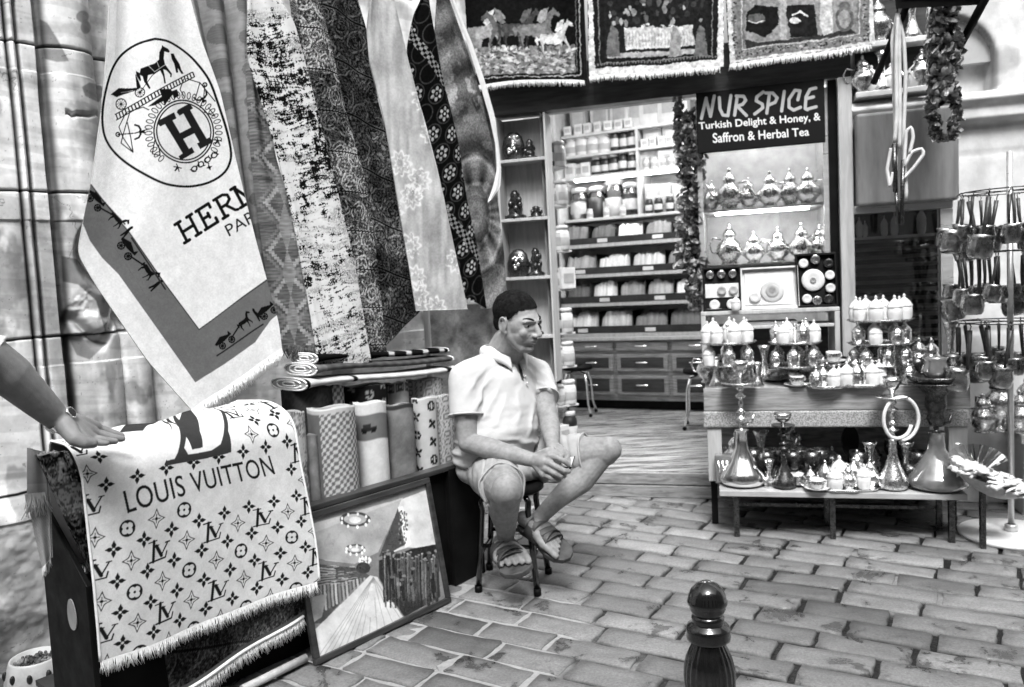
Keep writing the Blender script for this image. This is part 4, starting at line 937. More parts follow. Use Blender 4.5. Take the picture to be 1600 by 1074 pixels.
# ---- framed shop picture leaning on the cabinet
def picture():
    root = thing('framed_picture', 'large dark framed picture of a carpet showroom leaning against the cabinet', 'picture', ST(.36, -.05, 0))
    rl = Vector(ST(.0, 0, 0)); 
    uR, _ = ST.px(700, 940, 0.0)
    ztop = .60; lean = .105
    def Q(u, v, w=0): # v along the leaning height
        return ST(u, -lean*v/ztop+w, v)
    n, m_ = 420, 330; px0 = [Q(.022, .03), Q(uR-.02, .03), Q(uR-.055, .575), Q(.07, .555)]
    # corners from the photograph on the leaning plane
    nn = np.cross(ST.d, Q(0, 1)-Q(0, 0)); nn = nn/np.linalg.norm(nn); 
    def on(x, y): P_ = PL(x, y, ST(0, 0, 0), nn); return float((P_-ST(0, 0, 0))@ST.d), float(P_[2])
    TLc, TRc, BRc, BLc = on(493, 806), on(671, 738), on(701, 941), on(489, 1040)
    W_ = BRc[0]-BLc[0]; 
    u0, u1 = BLc[0], BRc[0]; v1 = (TLc[1]+TRc[1])/2
    fw = .024
    def bar(a, b, c, d, nm):
        mb = MB(); q = [Q(a, c), Q(b, c), Q(b, d), Q(a, d)]; q2 = [p+nn_*.022 for p in q]; mb.add(q+q2, [(0, 1, 2, 3), (7, 6, 5, 4), (0, 4, 5, 1), (1, 5, 6, 2), (2, 6, 7, 3), (3, 7, 4, 0)]); mb.build('frame_bar', MT['wooddark'], root, bevel=.003)
    nn_ = nn if nn@(_O-ST(0, 0, 0)) > 0 else -nn
    bar(u0, u1, 0.001, fw, 'b'); bar(u0, u1, v1-fw, v1, 't'); bar(u0, u0+fw, fw+.0005, v1-fw-.0005, 'l'); bar(u1-fw, u1, fw+.0005, v1-fw-.0005, 'r')
    cv = Canvas(480, 725, 712, 1045, 3, .30)
    z5 = lambda pts: [(400+a/1.9375, 520+b/1.9375) for a, b in pts]
    cv.poly(z5([(165, 560), (530, 470), (560, 800), (170, 1000)]), .30)
    cv.poly(z5([(165, 580), (445, 500), (370, 665), (300, 700), (210, 690), (165, 660)]), .60)      # ceiling
    cv.poly(z5([(300, 700), (370, 665), (400, 600), (440, 505), (165, 610), (165, 680)]), .5)
    cv.poly(z5([(440, 505), (530, 470), (545, 660), (460, 650), (372, 680)]), .72)                     # right wall
    cv.poly(z5([(440, 505), (372, 680), (400, 670), (455, 640), (430, 530)]), .12)
    cv.poly(z5([(430, 530), (445, 525), (470, 640), (452, 650)]), .85)
    cv.poly(z5([(180, 700), (300, 712), (345, 735), (290, 780), (200, 880), (172, 880)]), .14)         # left shelves
    for k in range(14): cv.line(z5([(185+k*11, 770-k*2), (190+k*11, 850-k*6)]), 3.2, .3+.3*((k*7) % 3)/2)
    for k in range(7): cv.line(z5([(185, 712+k*9), (240, 718+k*6)]), 1.8, .5)
    cv.poly(z5([(170, 800), (215, 790), (200, 860), (170, 880)]), .5)
    cv.poly(z5([(172, 905), (290, 790), (345, 735), (368, 740), (395, 790), (445, 860), (180, 1000), (174, 990)]), .72)       # floor
    for k in range(12): cv.line(z5([(355, 740), (175+k*24, 1000-k*12)]), .7, .34)
    cv.ell(*z5([(345, 830)])[0], 8, 16, .75); cv.ell(*z5([(352, 785)])[0], 5, 14, .7)
    cv.poly(z5([(372, 690), (470, 655), (548, 640), (558, 800), (450, 860), (400, 790), (372, 740)]), .045)
    rr = random.Random(4)
    for k in range(34):
        x = 385+k*4.9; y = 668-abs(k-26)*.4+rr.random()*30; g_ = rr.choice([.02, .05, .10, .16]); cv.line(z5([(x, y), (x+3, y+150-k*.5)]), 2.6, g_); cv.line(z5([(x-1.4, y+4), (x+1, y+120)]), .6, g_*3+.05); cv.ell(*z5([(x, y)])[0], 1.9, 1.3, g_*2+.18)
    for k in range(60):
        x = 432+rr.random()*26; y = 540+rr.random()*100; cv.ell(*z5([(x, y)])[0], 1.2, 2, rr.choice([.05, .3, .15]))
    for k in range(50):
        x = 182+rr.random()*110; y = 705+rr.random()*60; cv.line(z5([(x, y), (x+16, y-1)]), 1.1, rr.choice([.4, .6, .08, .25]))
    for k in range(14):
        x = 385+rr.random()*165; y = 660+rr.random()*90; cv.line(z5([(x, y), (x+6, y+60)]), 4.5, rr.choice([.02, .1, .22, .03])); cv.ell(*z5([(x, y)])[0], 3.4, 2.2, rr.choice([.3, .08, .2])); cv.ell(*z5([(x+rr.uniform(-4, 4), y+rr.uniform(10, 50))])[0], 1.8, 3, rr.choice([.35, .1, .02]))
    for (x, y, s) in ((300, 565, 46), (300, 655, 30), (330, 685, 18)):
        c_ = z5([(x, y)])[0]; cv.ell(c_[0], c_[1], s/1.9, s/4, .12, 0, .72)
        for k in range(9):
            a = k*.7; cv.ell(c_[0]+s/2.1*math.cos(a), c_[1]+s/4.5*math.sin(a)+2, 1.8, 2.8, .95)
        cv.ell(c_[0], c_[1]+1, s/5, s/9, .8)
    cv.ell(*z5([(325, 712)])[0], 11, 9, .08)
    cv.blur(5); gx, gy = np.meshgrid(cv.X, cv.Y); cv.a = np.clip(cv.a*(.72+.56*fbm(gx*.05, gy*.05, 5, 5))+.07*(fbm(gx*.5, gy*.5, 6, 3)-.5), .01, 1).astype(np.float32)
    ug = np.linspace(u0+fw-.004, u1-fw+.004, n); vg = np.linspace(v1-fw+.004, fw-.004, m_); Ug, Vg = np.meshgrid(ug, vg)
    P = np.array(ST.p)+ST.d*Ug[..., None]+ST.n*(-lean*Vg/ztop)[..., None]+np.array([0, 0, 1.])*Vg[..., None]; P = P+nn_*.008
    px, py = proj(P); 
    # print is slightly skewed in the frame: sample by position
    wx = 2.2*(fbm(px*.12, py*.12, 41)-.5)+1.2*(fbm(px*.5, py*.5, 43)-.5); wy = 2.2*(fbm(px*.12, py*.12, 42)-.5)+1.2*(fbm(px*.5, py*.5, 44)-.5)
    MT['print'] = M('glazed_print', .97, 1.0, spec=.5, rough=.3, scale=9, bump=.0, attr=True, gam=1.35, coat=.6)
    gridmesh('print', P, cv.sample(px+wx*1.6, py+wy*1.6)*.0+cv.sample(px+wx*.5, py+wy*.5), MT['print'], root)
picture()
# ================================================================== SPICE SHOP
IN = Frame(-26, *G(975, 641, .165)[:2])       # front of the drawers at the back of the shop
def rect(mb, fr, x0, y0, x1, y1, o0, o1):
    """box whose front face (plane o1) spans two opposite photograph corners"""
    a, za = fr.px(x0, y0, o1); b, zb = fr.px(x1, y1, o1); mb.fbox(fr, min(a, b), max(a, b), o0, o1, min(za, zb), max(za, zb)); return mb
MT['interior'] = M('interior_paint', .62, .72, rough=.6, scale=3, bump=.05)
MT['floorboard'] = M('wet_floor_boards', .09, .36, rough=.3, scale=3.2, bump=.1, stretch=(1.0, 9, 1), lo=.42, hi=.58)
shop = thing('spice_shop', 'open fronted spice and tea shop with dark fascia and wooden posts', 'shop', FA(.7, 0, 0))
uL = FA.px(745, 400, 0)[0]; uP0, uP1 = FA.px(1311, 300, 0)[0], FA.px(1333, 300, 0)[0]
uC0, uC1 = FA.px(779, 250, .01)[0], FA.px(851, 250, .01)[0]
mb = MB(); mb.fbox(FA, uL-.05, uP1, -.10, .0, 2.50, 2.78); mb.build('fascia', MT['wooddark'], shop, bevel=.004)
mb = MB(); mb.fbox(FA, uL-.3, 6.5, -.25, -.11, 2.52, 4.6); mb.build('upper_wall', MT['shopwall'], shop)
mb = MB(); mb.fbox(FA, uP0, uP1, -.06, .03, 0, 2.495); mb.build('wooden_post', MT['woodl'], shop, bevel=.006)
mb = MB(); mb.fbox(FA, uP0-.05, uP0-.003, -.10, -.02, 0, 2.495); mb.build('gap_shade_strip', MT['black'], shop)  # black strip standing in for the shade of the gap beside the post
mb = MB(); mb.fbox(FA, uC0-.25, uC0-.02, -.12, -.03, 0, 2.49); mb.build('end_wall', MT['wooddark'], shop)
mb = MB(); q = [FA(uC1-.03, -.03, 0), FA(uC1-.03, -.16, 0), IN(-.95, -.65, 0), IN(-.98, -.65, 0)]
mb.add(list(q)+[p+np.array([0, 0, 3.3]) for p in q], [(0, 1, 2, 3), (7, 6, 5, 4), (0, 4, 5, 1), (1, 5, 6, 2), (2, 6, 7, 3), (3, 7, 4, 0)]); mb.build('side_wall', MT['interior'], shop)
mb = MB(); mb.fbox(IN, -1.2, 3.2, -.75, -.66, .1, 3.4); mb.build('back_wall', MT['grey'], shop)
mb = MB(); mb.fbox(FA, -.5, 3.4, -4.3, -.26, 3.26, 3.34); mb.build('ceiling', MT['interior'], shop)
mb = MB(); mb.fbox(FA, uP1+.02, uP1+.08, -4.0, -.13, .1, 3.25); mb.build('party_wall', MT['interior'], shop)
mb = MB(); mb.fbox(FA, uC0-.1, 2.2, -4.2, -.0, .05, .165); mb.build('floor', MT['floorboard'], shop)
mb = MB(); mb.fbox(FA, uC0-.1, 2.0, .003, .035, .0, .078); mb.fbox(FA, uC0-.1, 2.0, .003, .03, .084, .16); mb.build('step_boards', MT['wood'], shop, bevel=.005)
# ---- wooden niche shelf with figurines
cs = thing('wooden_niche', 'narrow wooden wall niche with three shelves at the left of the shop front', 'shelf', FA((uC0+uC1)/2, -.05, .9))
t_, b_ = 2.49, .75
mb = MB(); mb.fbox(FA, uC0, uC1, -.15, -.14, b_, t_); mb.build('back_board', MT['woodl'], cs)
mb = MB(); mb.fbox(FA, uC0-.018, uC0-.001, -.15, .012, b_, t_); mb.build('side_board', MT['woodl'], cs, bevel=.002)
mb = MB(); mb.fbox(FA, uC1+.001, uC1+.014, -.15, .012, b_, t_); mb.build('side_board', MT['woodl'], cs, bevel=.002)
NZ = []
for y in (248, 341, 433, 525):
    z = FA.px(812, y, .01)[1]; NZ.append(z); mb = MB(); mb.fbox(FA, uC0, uC1, -.139, .01, z-.02, z); mb.build('shelf_board', MT['woodl'], cs, bevel=.002)
# dark figurines
def figurine(kind, x, y, wpx, hpx, label):
    P = G(x, y, NZ[0]) if False else FA.P(x, y, -.055); s = wpx/FPX*P[1]; h = hpx/FPX*P[1]; z0 = min(NZ, key=lambda q: abs(q-P[2])); P[2] = z0
    root = thing('figurine', label, 'figurine', P, 0, 'dark figurines in the wooden niche'); x0, y0, z0 = P
    mb = MB(); R3 = random.Random(int(x*7+y))
    if kind == 'oval':
        pr = [(0, 0), (s*.42, 0), (s*.44, h*.06), (s*.40, h*.1), (s*.5, h*.3), (s*.5, h*.5), (s*.4, h*.8), (s*.2, h*.96), (0, h)]
        mb.lathe(pr, (0, 0, 0), 22); mb.v = [(a, b*.5, c) for a, b, c in mb.v]
        mb.v = [(x0+a*math.cos(FA.a)-b*math.sin(FA.a), y0+a*math.sin(FA.a)+b*math.cos(FA.a), z0+c) for a, b, c in mb.v]
        mb.build('body', MT['darkmetal'], root); m2 = MB()
        for k in range(16):
            m2.ball((x0+R3.uniform(-.22, .22)*s, y0-s*.22, z0+h*R3.uniform(.25, .8)), s*R3.uniform(.05, .1), 8, 6)
        m2.build('relief', MT['silver'], root)
    else:
        pr = [(0, 0), (s*.5, 0), (s*.5, h*.12), (s*.3, h*.18), (s*.34, h*.35), (s*.22, h*.5), (s*.30, h*.6), (s*.2, h*.75), (s*.24, h*.86), (s*.1, h), (0, h)]
        mb.lathe(pr, P, 14, flute=.12, nfl=4)
        for k in range(7):
            a = R3.uniform(0, 6.3); mb.ball((x0+s*.3*math.cos(a), y0+s*.3*math.sin(a), z0+h*R3.uniform(.15, .7)), (s*.14, s*.12, h*.13), 8, 6)
        mb.build('body', MT['darkmetal'], root)
figurine('oval', 803, 247, 36, 44, 'domed dark relief plaque on the top niche shelf')
figurine('stat', 828, 246, 22, 30, 'small dark kneeling figurine beside the domed plaque on the top niche shelf')
figurine('stat', 806, 340, 30, 44, 'tall dark figurine on the middle niche shelf')
figurine('stat', 838, 339, 24, 18, 'low dark figurine on the middle niche shelf, right of the tall one')
figurine('oval', 811, 432, 36, 44, 'oval dark relief plaque on the lowest visible niche shelf')
figurine('stat', 838, 431, 24, 44, 'dark slender figurine beside the oval plaque on the lower niche shelf')
figurine('stat', 840, 523, 18, 34, 'pale knobbly figurine behind the head of the seated man')
# ---- jar rack at the left of the doorway
rack = thing('jar_rack', 'tall rack of small tiered shelves crowded with white jars inside the doorway', 'rack', FA(.05, -.3, .165))
RF = Frame(30, *FA.P(872, 400, -.32)[:2])
pu = (-.11, .07)
mb = MB(); mb.fbox(RF, pu[0]-.01, pu[0], -.12, .08, .165, 2.5); mb.build('side_panel', MT['glass'], rack)
ty = [205, 262, 322, 392, 452, 520, 572, 632, 690]
rk_z = []
for y in ty[1:]:
    z = RF.px(872, y, 0)[1]; rk_z.append(z); mb = MB(); mb.fbox(RF, pu[0], pu[1], -.14, .07, z-.014, z); mb.build('shelf_board', MT['cream'], rack, bevel=.002)
mb = MB(); mb.fbox(RF, pu[0], pu[1]+.02, -.16, -.145, .165, 2.5); mb.build('back_panel', MT['alu'], rack)
# white jars
def jarproto(name, label, cat, w, h, body, lid, neck=.78, grp=None, lidh=.16):
    r = w/2; root = thing(name, label, cat, (0, 0, -20), 0, grp)
    mb = MB(); mb.lathe([(0, 0), (r*.9, 0), (r, h*.05), (r, h*.62), (r*.93, h*.74), (r*neck, h*(1-lidh-.02)), (r*neck, h*(1-lidh)), (0, h*(1-lidh))], (0, 0, 0), 18); mb.build('body', body, root, world=False)
    mb = MB(); mb.lathe([(r*1.0, h*.18), (r*1.015, h*.19), (r*1.015, h*.5), (r*1.0, h*.51)], (0, 0, 0), 18, a0=-2.6, a1=-.4); mb.build('paper_label', MT['grey'] if body is MT['white'] else MT['cream'], root, world=False)
    mb = MB(); mb.lathe([(0, h*(1-lidh)+.001), (r*neck*1.12, h*(1-lidh)+.001), (r*neck*1.12, h*.97), (r*neck*1.0, h), (0, h)], (0, 0, 0), 18); mb.build('lid', lid, root, world=False)
    return root
PROTO = []
def proto(o): PROTO.append(o); return o
J_w = proto(jarproto('jar', 'x', 'jar', .075, .105, MT['white'], MT['white']))
J_d = proto(jarproto('jar', 'x', 'jar', .07, .13, MT['dark'], MT['white'], .7))
J_g = proto(jarproto('canister', 'x', 'jar', .17, .27, MT['glass'], MT['alu'], .8))
def cardbox(name, label, cat, w, d, h, m1, m2=None):
    root = thing(name, label, cat, (0, 0, -20)); mb = MB(); mb.box((0, 0, h/2), (w, d, h)); mb.build('carton', m1, root, world=False, bevel=.002)
    if m2: mb = MB(); mb.box((0, -d/2-.001, h*.5), (w*.7, .002, h*.45)); mb.build('printed_label', m2, root, world=False)
    return root
B_c = proto(cardbox('carton', 'x', 'box', .16, .1, .20, MT['cream'], MT['grey']))
B_g = proto(cardbox('carton', 'x', 'box', .12, .1, .22, MT['grey'], MT['cream']))
B_s = proto(cardbox('carton', 'x', 'box', .085, .08, .09, MT['white'], MT['grey']))
ORD = ['first', 'second', 'third', 'fourth', 'fifth', 'sixth', 'seventh', 'eighth', 'ninth', 'tenth', 'eleventh', 'twelfth', 'thirteenth', 'fourteenth', 'fifteenth']
for k, z in enumerate(rk_z):
    for j, (du, do) in enumerate(((-.07, .02), (.015, .03), (-.03, -.07), (.04, -.06))):
        p = RF(du, do, z); big = (k % 3 == 1)
        fb = ['front left', 'front right', 'rear left', 'rear right'][j]
        dup(B_s if (k*4+j) % 5 == 3 else (J_w if (k+j) % 4 else J_d), p, RF.a+random.uniform(-.3, .3), f'{fb} item on the {ORD[k]} tier from the top of the doorway jar rack', 'jars on the rack in the doorway', (1.45, 1.45, 1.35+.25*((k*3+j) % 3)))
# ---- back unit: drawers, sweet bins, shelves
bk = thing('shop_unit', 'wall unit with wooden drawers and four tiers of glass fronted sweet bins', 'cabinet', IN(.3, -.2, .165))
zD0, zD1 = .165+.09, IN.px(975, 532, 0)[1]
mb = MB(); mb.fbox(IN, -.95, 1.6, -.6, -.02, zD0, zD1); mb.build('carcass', MT['woodh'], bk)
mb = MB(); mb.fbox(IN, -.95, 1.6, -.6, -.08, .166, zD0); mb.build('plinth', MT['black'], bk)
cols = [IN.px(x, 590, 0)[0] for x in (892, 962, 1048, 1130)]
rows = [IN.px(975, y, 0)[1] for y in (548, 580, 585, 616)]
for c in range(3):
    for rr_, (ya, yb) in enumerate(((553, 580), (586, 617), (534, 548))):
        za, zb = IN.px(975, ya, 0)[1], IN.px(975, yb, 0)[1]
        mb = MB(); mb.fbox(IN, cols[c]+.02, cols[c+1]-.02, -.018, .008, zb, za-.006); d_ = mb.build('drawer', MT['woodh'], bk, bevel=.004)
        if rr_ < 2:
            mb = MB(); mb.fbox(IN, cols[c]+.06, cols[c+1]-.06, .009, .011, zb+.03, za-.035); mb.build('panel', MT['wooddark'], d_)
        mb = MB(); um = (cols[c]+cols[c+1])/2; zm = (za+zb)/2; mb.tube([IN(um-.06, .02, zm), IN(um-.05, .035, zm), IN(um+.05, .035, zm), IN(um+.06, .02, zm)], .008, 8); mb.build('handle', MT['chrome'], d_)
mb = MB(); mb.fbox(IN, -.97, 1.6, -.6, .03, zD1, zD1+.03); mb.build('worktop', MT['woodl'], bk, bevel=.003)
uA, uB = IN.px(884, 450, -.1)[0], IN.px(1100, 450, -.1)[0]
bins = [(520, 483), (472, 436), (426, 391), (378, 345)]
def heap(mb, u0, u1, o0, o1, z0, h, seed, lump):
    n, m_ = 26, 12; U_, O_ = np.meshgrid(np.linspace(u0, u1, n), np.linspace(o1, o0, m_))
    Zh = z0+h*(.75+.5*fbm(U_*6, O_*6, seed))*np.sin(np.clip((U_-u0)/(u1-u0), 0, 1)*math.pi)**.12+lump*vn(U_*55, O_*55, seed+3)
    return U_, O_, Zh
MT['sweets'] = M('sweets', .8, 1.0, rough=.6, scale=70, bump=.9, bscale=60, bdist=.01, attr=True)
for t, (yb, yt) in enumerate(bins):
    z0 = IN.px(975, yb, -.1)[1]; z1 = IN.px(975, yt, -.1)[1]; back = -.15-.02*t
    mb = MB(); mb.fbox(IN, uA-.05, uB, -.6, -.09, z0-.035, z0); mb.build('bin_shelf', MT['woodl'], bk, bevel=.003)
    mb = MB(); mb.fbox(IN, uA-.05, uB, -.094, -.088, z0+.001, z0+(z1-z0)*.30); mb.build('price_rail', MT['dark'], bk)
    nb = [4, 5, 4, 5][t]
    for k in range(nb):
        a = uA+(uB-uA)*k/nb+.005; b = uA+(uB-uA)*(k+1)/nb-.012; g_ = [.75, .28, .12, .55, .38, .8, .2][(k*3+t*2) % 7]
        U_, O_, Zh = heap(None, a, b, -.5, -.11, z0+.0, (z1-z0)*.72, t*10+k, .045)
        P = IN.p+IN.d*U_[..., None]+IN.n*O_[..., None]+np.array([0, 0, 1.])*Zh[..., None]
        P[0, :, 2] = z0+.002
        ob = gridmesh('sweet_heap', P, g_*(.5+.9*vn(U_*60, O_*60, k)), MT['sweets'], bk)
        mb = MB(); mb.fbox(IN, b+.002, b+.008, -.5, -.1, z0, z1-.02); mb.build('bin_divider', MT['glass'], bk)
        mb = MB(); mb.fbox(IN, (a+b)/2-.05, (a+b)/2+.05, -.087, -.085, z0+.01, z0+.045); mb.build('price_tag', MT['dark'] if (k+t) % 2 else MT['white'], bk)
mb = MB(); mb.fbox(IN, uA-.05, uA-.03, -.6, -.09, zD1+.03, 3.2); mb.build('upright', MT['cream'], bk)
# wall shelves above
sh = thing('wall_shelves', 'white wall shelves stacked with jars and cartons above the sweet bins', 'shelf', IN(.3, -.4, 2.0))
um = IN.px(996, 260, -.2)[0]; uE = IN.px(1085, 260, -.2)[0]
SY = [(210, 205), (244, 238), (277, 272), (348, 340)]; SZ = [IN.px(940, q[1], -.2)[1] for q in SY]
for z in SZ:
    mb = MB(); mb.fbox(IN, uA-.02, uE, -.6, -.2, z-.025, z); mb.build('shelf_board', MT['cream'], sh, bevel=.003)
mb = MB(); mb.fbox(IN, um-.012, um+.012, -.6, -.198, SZ[3]+.001, SZ[0]-.026); mb.build('upright', MT['cream'], sh)
mb = MB(); mb.fbox(IN, uA+.1, um-.03, -.24, -.21, SZ[2]-.05, SZ[2]-.027); mb.build('tube_light', MT['lamp'], sh)
mb = MB(); mb.fbox(IN, um+.05, uE-.02, -.24, -.21, SZ[2]-.05, SZ[2]-.027); mb.build('tube_light', MT['lamp'], sh)
gp = 'jars and cartons on the wall shelves of the shop'
def row(src, n, u0, u1, z, o, what, shelf, sc=(1, 1, 1)):
    for k in range(n):
        u = u0+(u1-u0)*(k+.5)/n; s_ = sc
        s_ = tuple(q*random.uniform(.9, 1.1) for q in sc)
        dup(src, IN(u, o+random.uniform(-.03, .03), z), IN.a+random.uniform(-.15, .15), f'{ORD[k]} {what} from left on {shelf}', gp, s_)
row(B_g, 1, uA+.05, uA+.22, SZ[0], -.33, 'grey carton', 'top shop shelf', (1.3, 1, 1.35)); row(B_c, 4, uA+.3, um-.02, SZ[0], -.33, 'tall pale carton', 'top shop shelf', (1.25, 1, 1.7)); row(B_c, 2, um+.03, uE-.1, SZ[0], -.33, 'pale carton right of the upright', 'top shop shelf', (1.7, 1, 2.0))
row(J_w, 4, uA+.0, uA+(um-uA)*.6, SZ[1], -.30, 'round white jar', 'second shop shelf', (1.9, 1.9, 1.75)); row(J_d, 3, uA+(um-uA)*.62, um-.02, SZ[1], -.30, 'dark bottle with white cap', 'second shop shelf', (1.45, 1.45, 1.7))
row(B_g, 2, um+.03, uE-.12, SZ[1], -.33, 'grey picture box', 'second shop shelf right of the upright', (1.6, 1, .85))
row(B_s, 3, uA+.0, uA+(um-uA)*.32, SZ[2], -.30, 'small white carton', 'third shop shelf', (1.1, 1, 1.5)); row(J_d, 5, uA+(um-uA)*.34, um-.02, SZ[2], -.30, 'dark jar with white cap', 'third shop shelf', (1.5, 1.5, 1.5))
row(B_c, 2, um+.03, uE-.12, SZ[2], -.33, 'wide pale carton', 'third shop shelf right of the upright', (1.8, 1, .9))
row(J_g, 4, uA+.0, um-.02, SZ[3], -.34, 'large glass canister', 'lowest shop shelf', (1.05, 1.05, 1.25)); row(J_w, 3, uA+.14, um-.08, SZ[3], -.23, 'small white jar in front of the canisters', 'lowest shop shelf', (.8, .8, 1.0))
row(B_g, 3, um+.04, uE-.1, SZ[3], -.33, 'grey carton', 'lowest shop shelf right of the upright', (1.1, 1, 1.2))
row(J_d, 5, uA+.0, um-.02, SZ[1], -.46, 'dark back-row jar', 'second shop shelf', (1.5, 1.5, 2.0)); row(B_g, 6, uA+.0, um-.02, SZ[2], -.46, 'grey back-row carton', 'third shop shelf', (.8, 1, .95))
row(B_s, 5, um+.03, uE-.1, SZ[1], -.24, 'small front carton', 'second shop shelf right of the upright', (.8, .8, .9)); row(J_w, 5, um+.03, uE-.1, SZ[2], -.24, 'small front jar', 'third shop shelf right of the upright', (.9, .9, 1.1)); row(J_d, 4, um+.03, uE-.1, SZ[3], -.24, 'dark front jar', 'lowest shop shelf right of the upright', (1.1, 1.1, 1.2))
row(B_s, 7, uA+.0, um-.02, SZ[0], -.24, 'small front carton', 'top shop shelf', (.9, .8, 1.0))
for k in range(4):
    u = uA+(um-uA-.02)*(k+.5)/4; p = IN(u, -.34, SZ[3]+.004); mb = MB(); mb.lathe([(0, 0), (.078, 0), (.08, .05), (.08, .17+.03*(k % 2)), (.0, .19+.03*(k % 2))], p, 16)
    tag(mb.build('tea_filling', [MT['cream'], MT['dark'], MT['grey'], MT['dark']][k]), f'loose {["pale", "dark", "grey", "very dark"][k]} tea inside the {ORD[k]} large glass canister', 'tea', 'tea inside the glass canisters')
# ceiling tubes (the photo shows them lit)
ct = thing('ceiling_light', 'pair of lit tube lamps under the shop ceiling near the door', 'lamp', FA(.2, -.9, 3.1))
for (x0, x1, y) in ((871, 899, 160), (873, 889, 168)):
    p = [IN.P(x0, y, .9), IN.P(x1, y-2, .9)]; mb = MB(); mb.tube(p, .012, 8); mb.build('tube', MT['lamp'], ct)
def area(name, loc, en, sx, sy, tgt):
    l = bpy.data.lights.new(name, 'AREA'); l.shape = 'RECTANGLE'; l.size = sx; l.size_y = sy; l.energy = en; o = bpy.data.objects.new(name, l); COL.objects.link(o)
    o.location = tuple(loc); o.rotation_euler = (Vector(tgt)-Vector(loc)).to_track_quat('-Z', 'Y').to_euler(); return o
cl = thing('ceiling_light', 'long unseen ceiling panel added to brighten the middle of the shop', 'lamp', FA(.9, -1.3, 3.24))
mb = MB(); mb.fbox(FA, .2, 1.7, -1.6, -1.1, 3.235, 3.255); mb.build('fill_light_panel', EM('fill_light_glow', 1, 14), cl)  # glowing panel hidden above the fascia, added to brighten the interior
# ---- two stools inside the shop
def shop_stool(x, y, lab, s=1.0, seat_y=565):
    p = G(x, y, .165); root = thing('bar_stool', lab, 'stool', p, 0, 'low stools inside the shop'); h = .42*s; x0, y0, z0 = p
    mb = MB(); mb.lathe([(0, h), (.13, h), (.145, h+.012), (.14, h+.04), (0, h+.045)], (x0, y0, z0), 20); mb.build('seat', MT['black'], root)
    for k in range(4):
        a = .5+k*math.pi/2; c_, s_ = math.cos(a), math.sin(a); mb = MB()
        mb.tube([(x0+.02*c_, y0+.02*s_, z0+h-.01), (x0+.12*c_, y0+.12*s_, z0+h-.03), (x0+.15*c_, y0+.15*s_, z0+h-.12), (x0+.16*c_, y0+.16*s_, z0+.12), (x0+.19*c_, y0+.19*s_, z0+.02)], .011, 8)
        l_ = mb.build('leg', MT['chrome'], root); mb = MB(); mb.ball((x0+.19*c_, y0+.19*s_, z0+.015), .018, 8, 6); mb.build('foot_cap', MT['black'], l_)
shop_stool(905, 648, 'black stool with chrome legs left of the drawers inside the shop'); shop_stool(1098, 668, 'black stool with chrome legs half hidden behind the goods counter', 1.05)
# ---- hanging herb strings at the right of the doorway
def cluster_string(name, label, cat, pts, r, mat, n, leaf, seed, group=None):
    rn = random.Random(seed); base = pts[0]; root = thing(name, label, cat, base, 0, group); mb = MB(); mb.tube(pts, .004, 5); mb.build('cord', MT['wooddark'], root); mb = MB()
    P = np.array(pts); L_ = np.concatenate([[0], np.cumsum(np.linalg.norm(np.diff(P, axis=0), axis=1))]); L_ /= L_[-1]
    for k in range(n):
        t = (k+rn.random())/n; c = Vector([np.interp(t, L_, P[:, i]) for i in range(3)]); rr_ = r(t) if callable(r) else r
        a = rn.uniform(0, 6.28); off = Vector((math.cos(a), math.sin(a), rn.uniform(-.6, .6)))*rr_*rn.uniform(.3, 1)
        M_ = Matrix.Rotation(rn.uniform(0, 6.28), 3, 'Z') @ Matrix.Rotation(rn.uniform(-1.2, 1.2), 3, 'X') @ Matrix.Rotation(rn.uniform(-1.2, 1.2), 3, 'Y')
        q = leaf*rn.uniform(.6, 1.25)
        # a shrivelled open cup: bent leaf with crinkled rim
        m_ = 7; vs = [Vector((0, 0, 0))]; 
        for ring_, rad_ in ((.5, .35), (1.0, .05)):
            for j in range(m_):
                an = 2*math.pi*j/m_; w = ring_*(1+rn.uniform(-.25, .25)); vs.append(Vector((w*math.cos(an)*.62, w*math.sin(an), .55*ring_**2+rn.uniform(-.12, .12)))*q)
        fs = [(0, 1+j, 1+(j+1) % m_) for j in range(m_)]+[(1+j, 1+m_+j, 1+m_+(j+1) % m_, 1+(j+1) % m_) for j in range(m_)]
        mb.add([c+off+M_ @ v for v in vs], fs, True)
    mb.build('dried_pods', mat, root); return root
MT['dried'] = M('dried_skin', .03, .34, rough=.35, scale=16, bump=.5, bscale=60, bdist=.004, lo=.4, hi=.62)
MT['driedl'] = M('dried_herb', .10, .42, rough=.5, scale=14, bump=.5, bscale=60, bdist=.004)
o_ = -.1
hp = lambda l, o=o_: [FA.P(x, y, o) for x, y in l]
cluster_string('herb_string', 'long string of small dried flowers hanging at the right of the doorway', 'dried herbs', hp([(1062, 140), (1060, 200), (1066, 260), (1068, 290)]), .028, MT['driedl'], 240, .022, 5, 'strings of dried herbs in the doorway')
cluster_string('herb_string', 'dense bunch of dark dried peppers below the flower string in the doorway', 'dried peppers', hp([(1076, 180), (1085, 260), (1088, 330), (1086, 400), (1092, 480)], -.06), lambda t: .05+.03*math.sin(t*9), MT['dried'], 560, .030, 6, 'strings of dried herbs in the doorway')
cluster_string('herb_string', 'short mixed bunch of pale dried pods left of the dark peppers', 'dried herbs', hp([(1072, 300), (1068, 360), (1066, 420)], -.12), .045, MT['driedl'], 160, .03, 8, 'strings of dried herbs in the doorway')
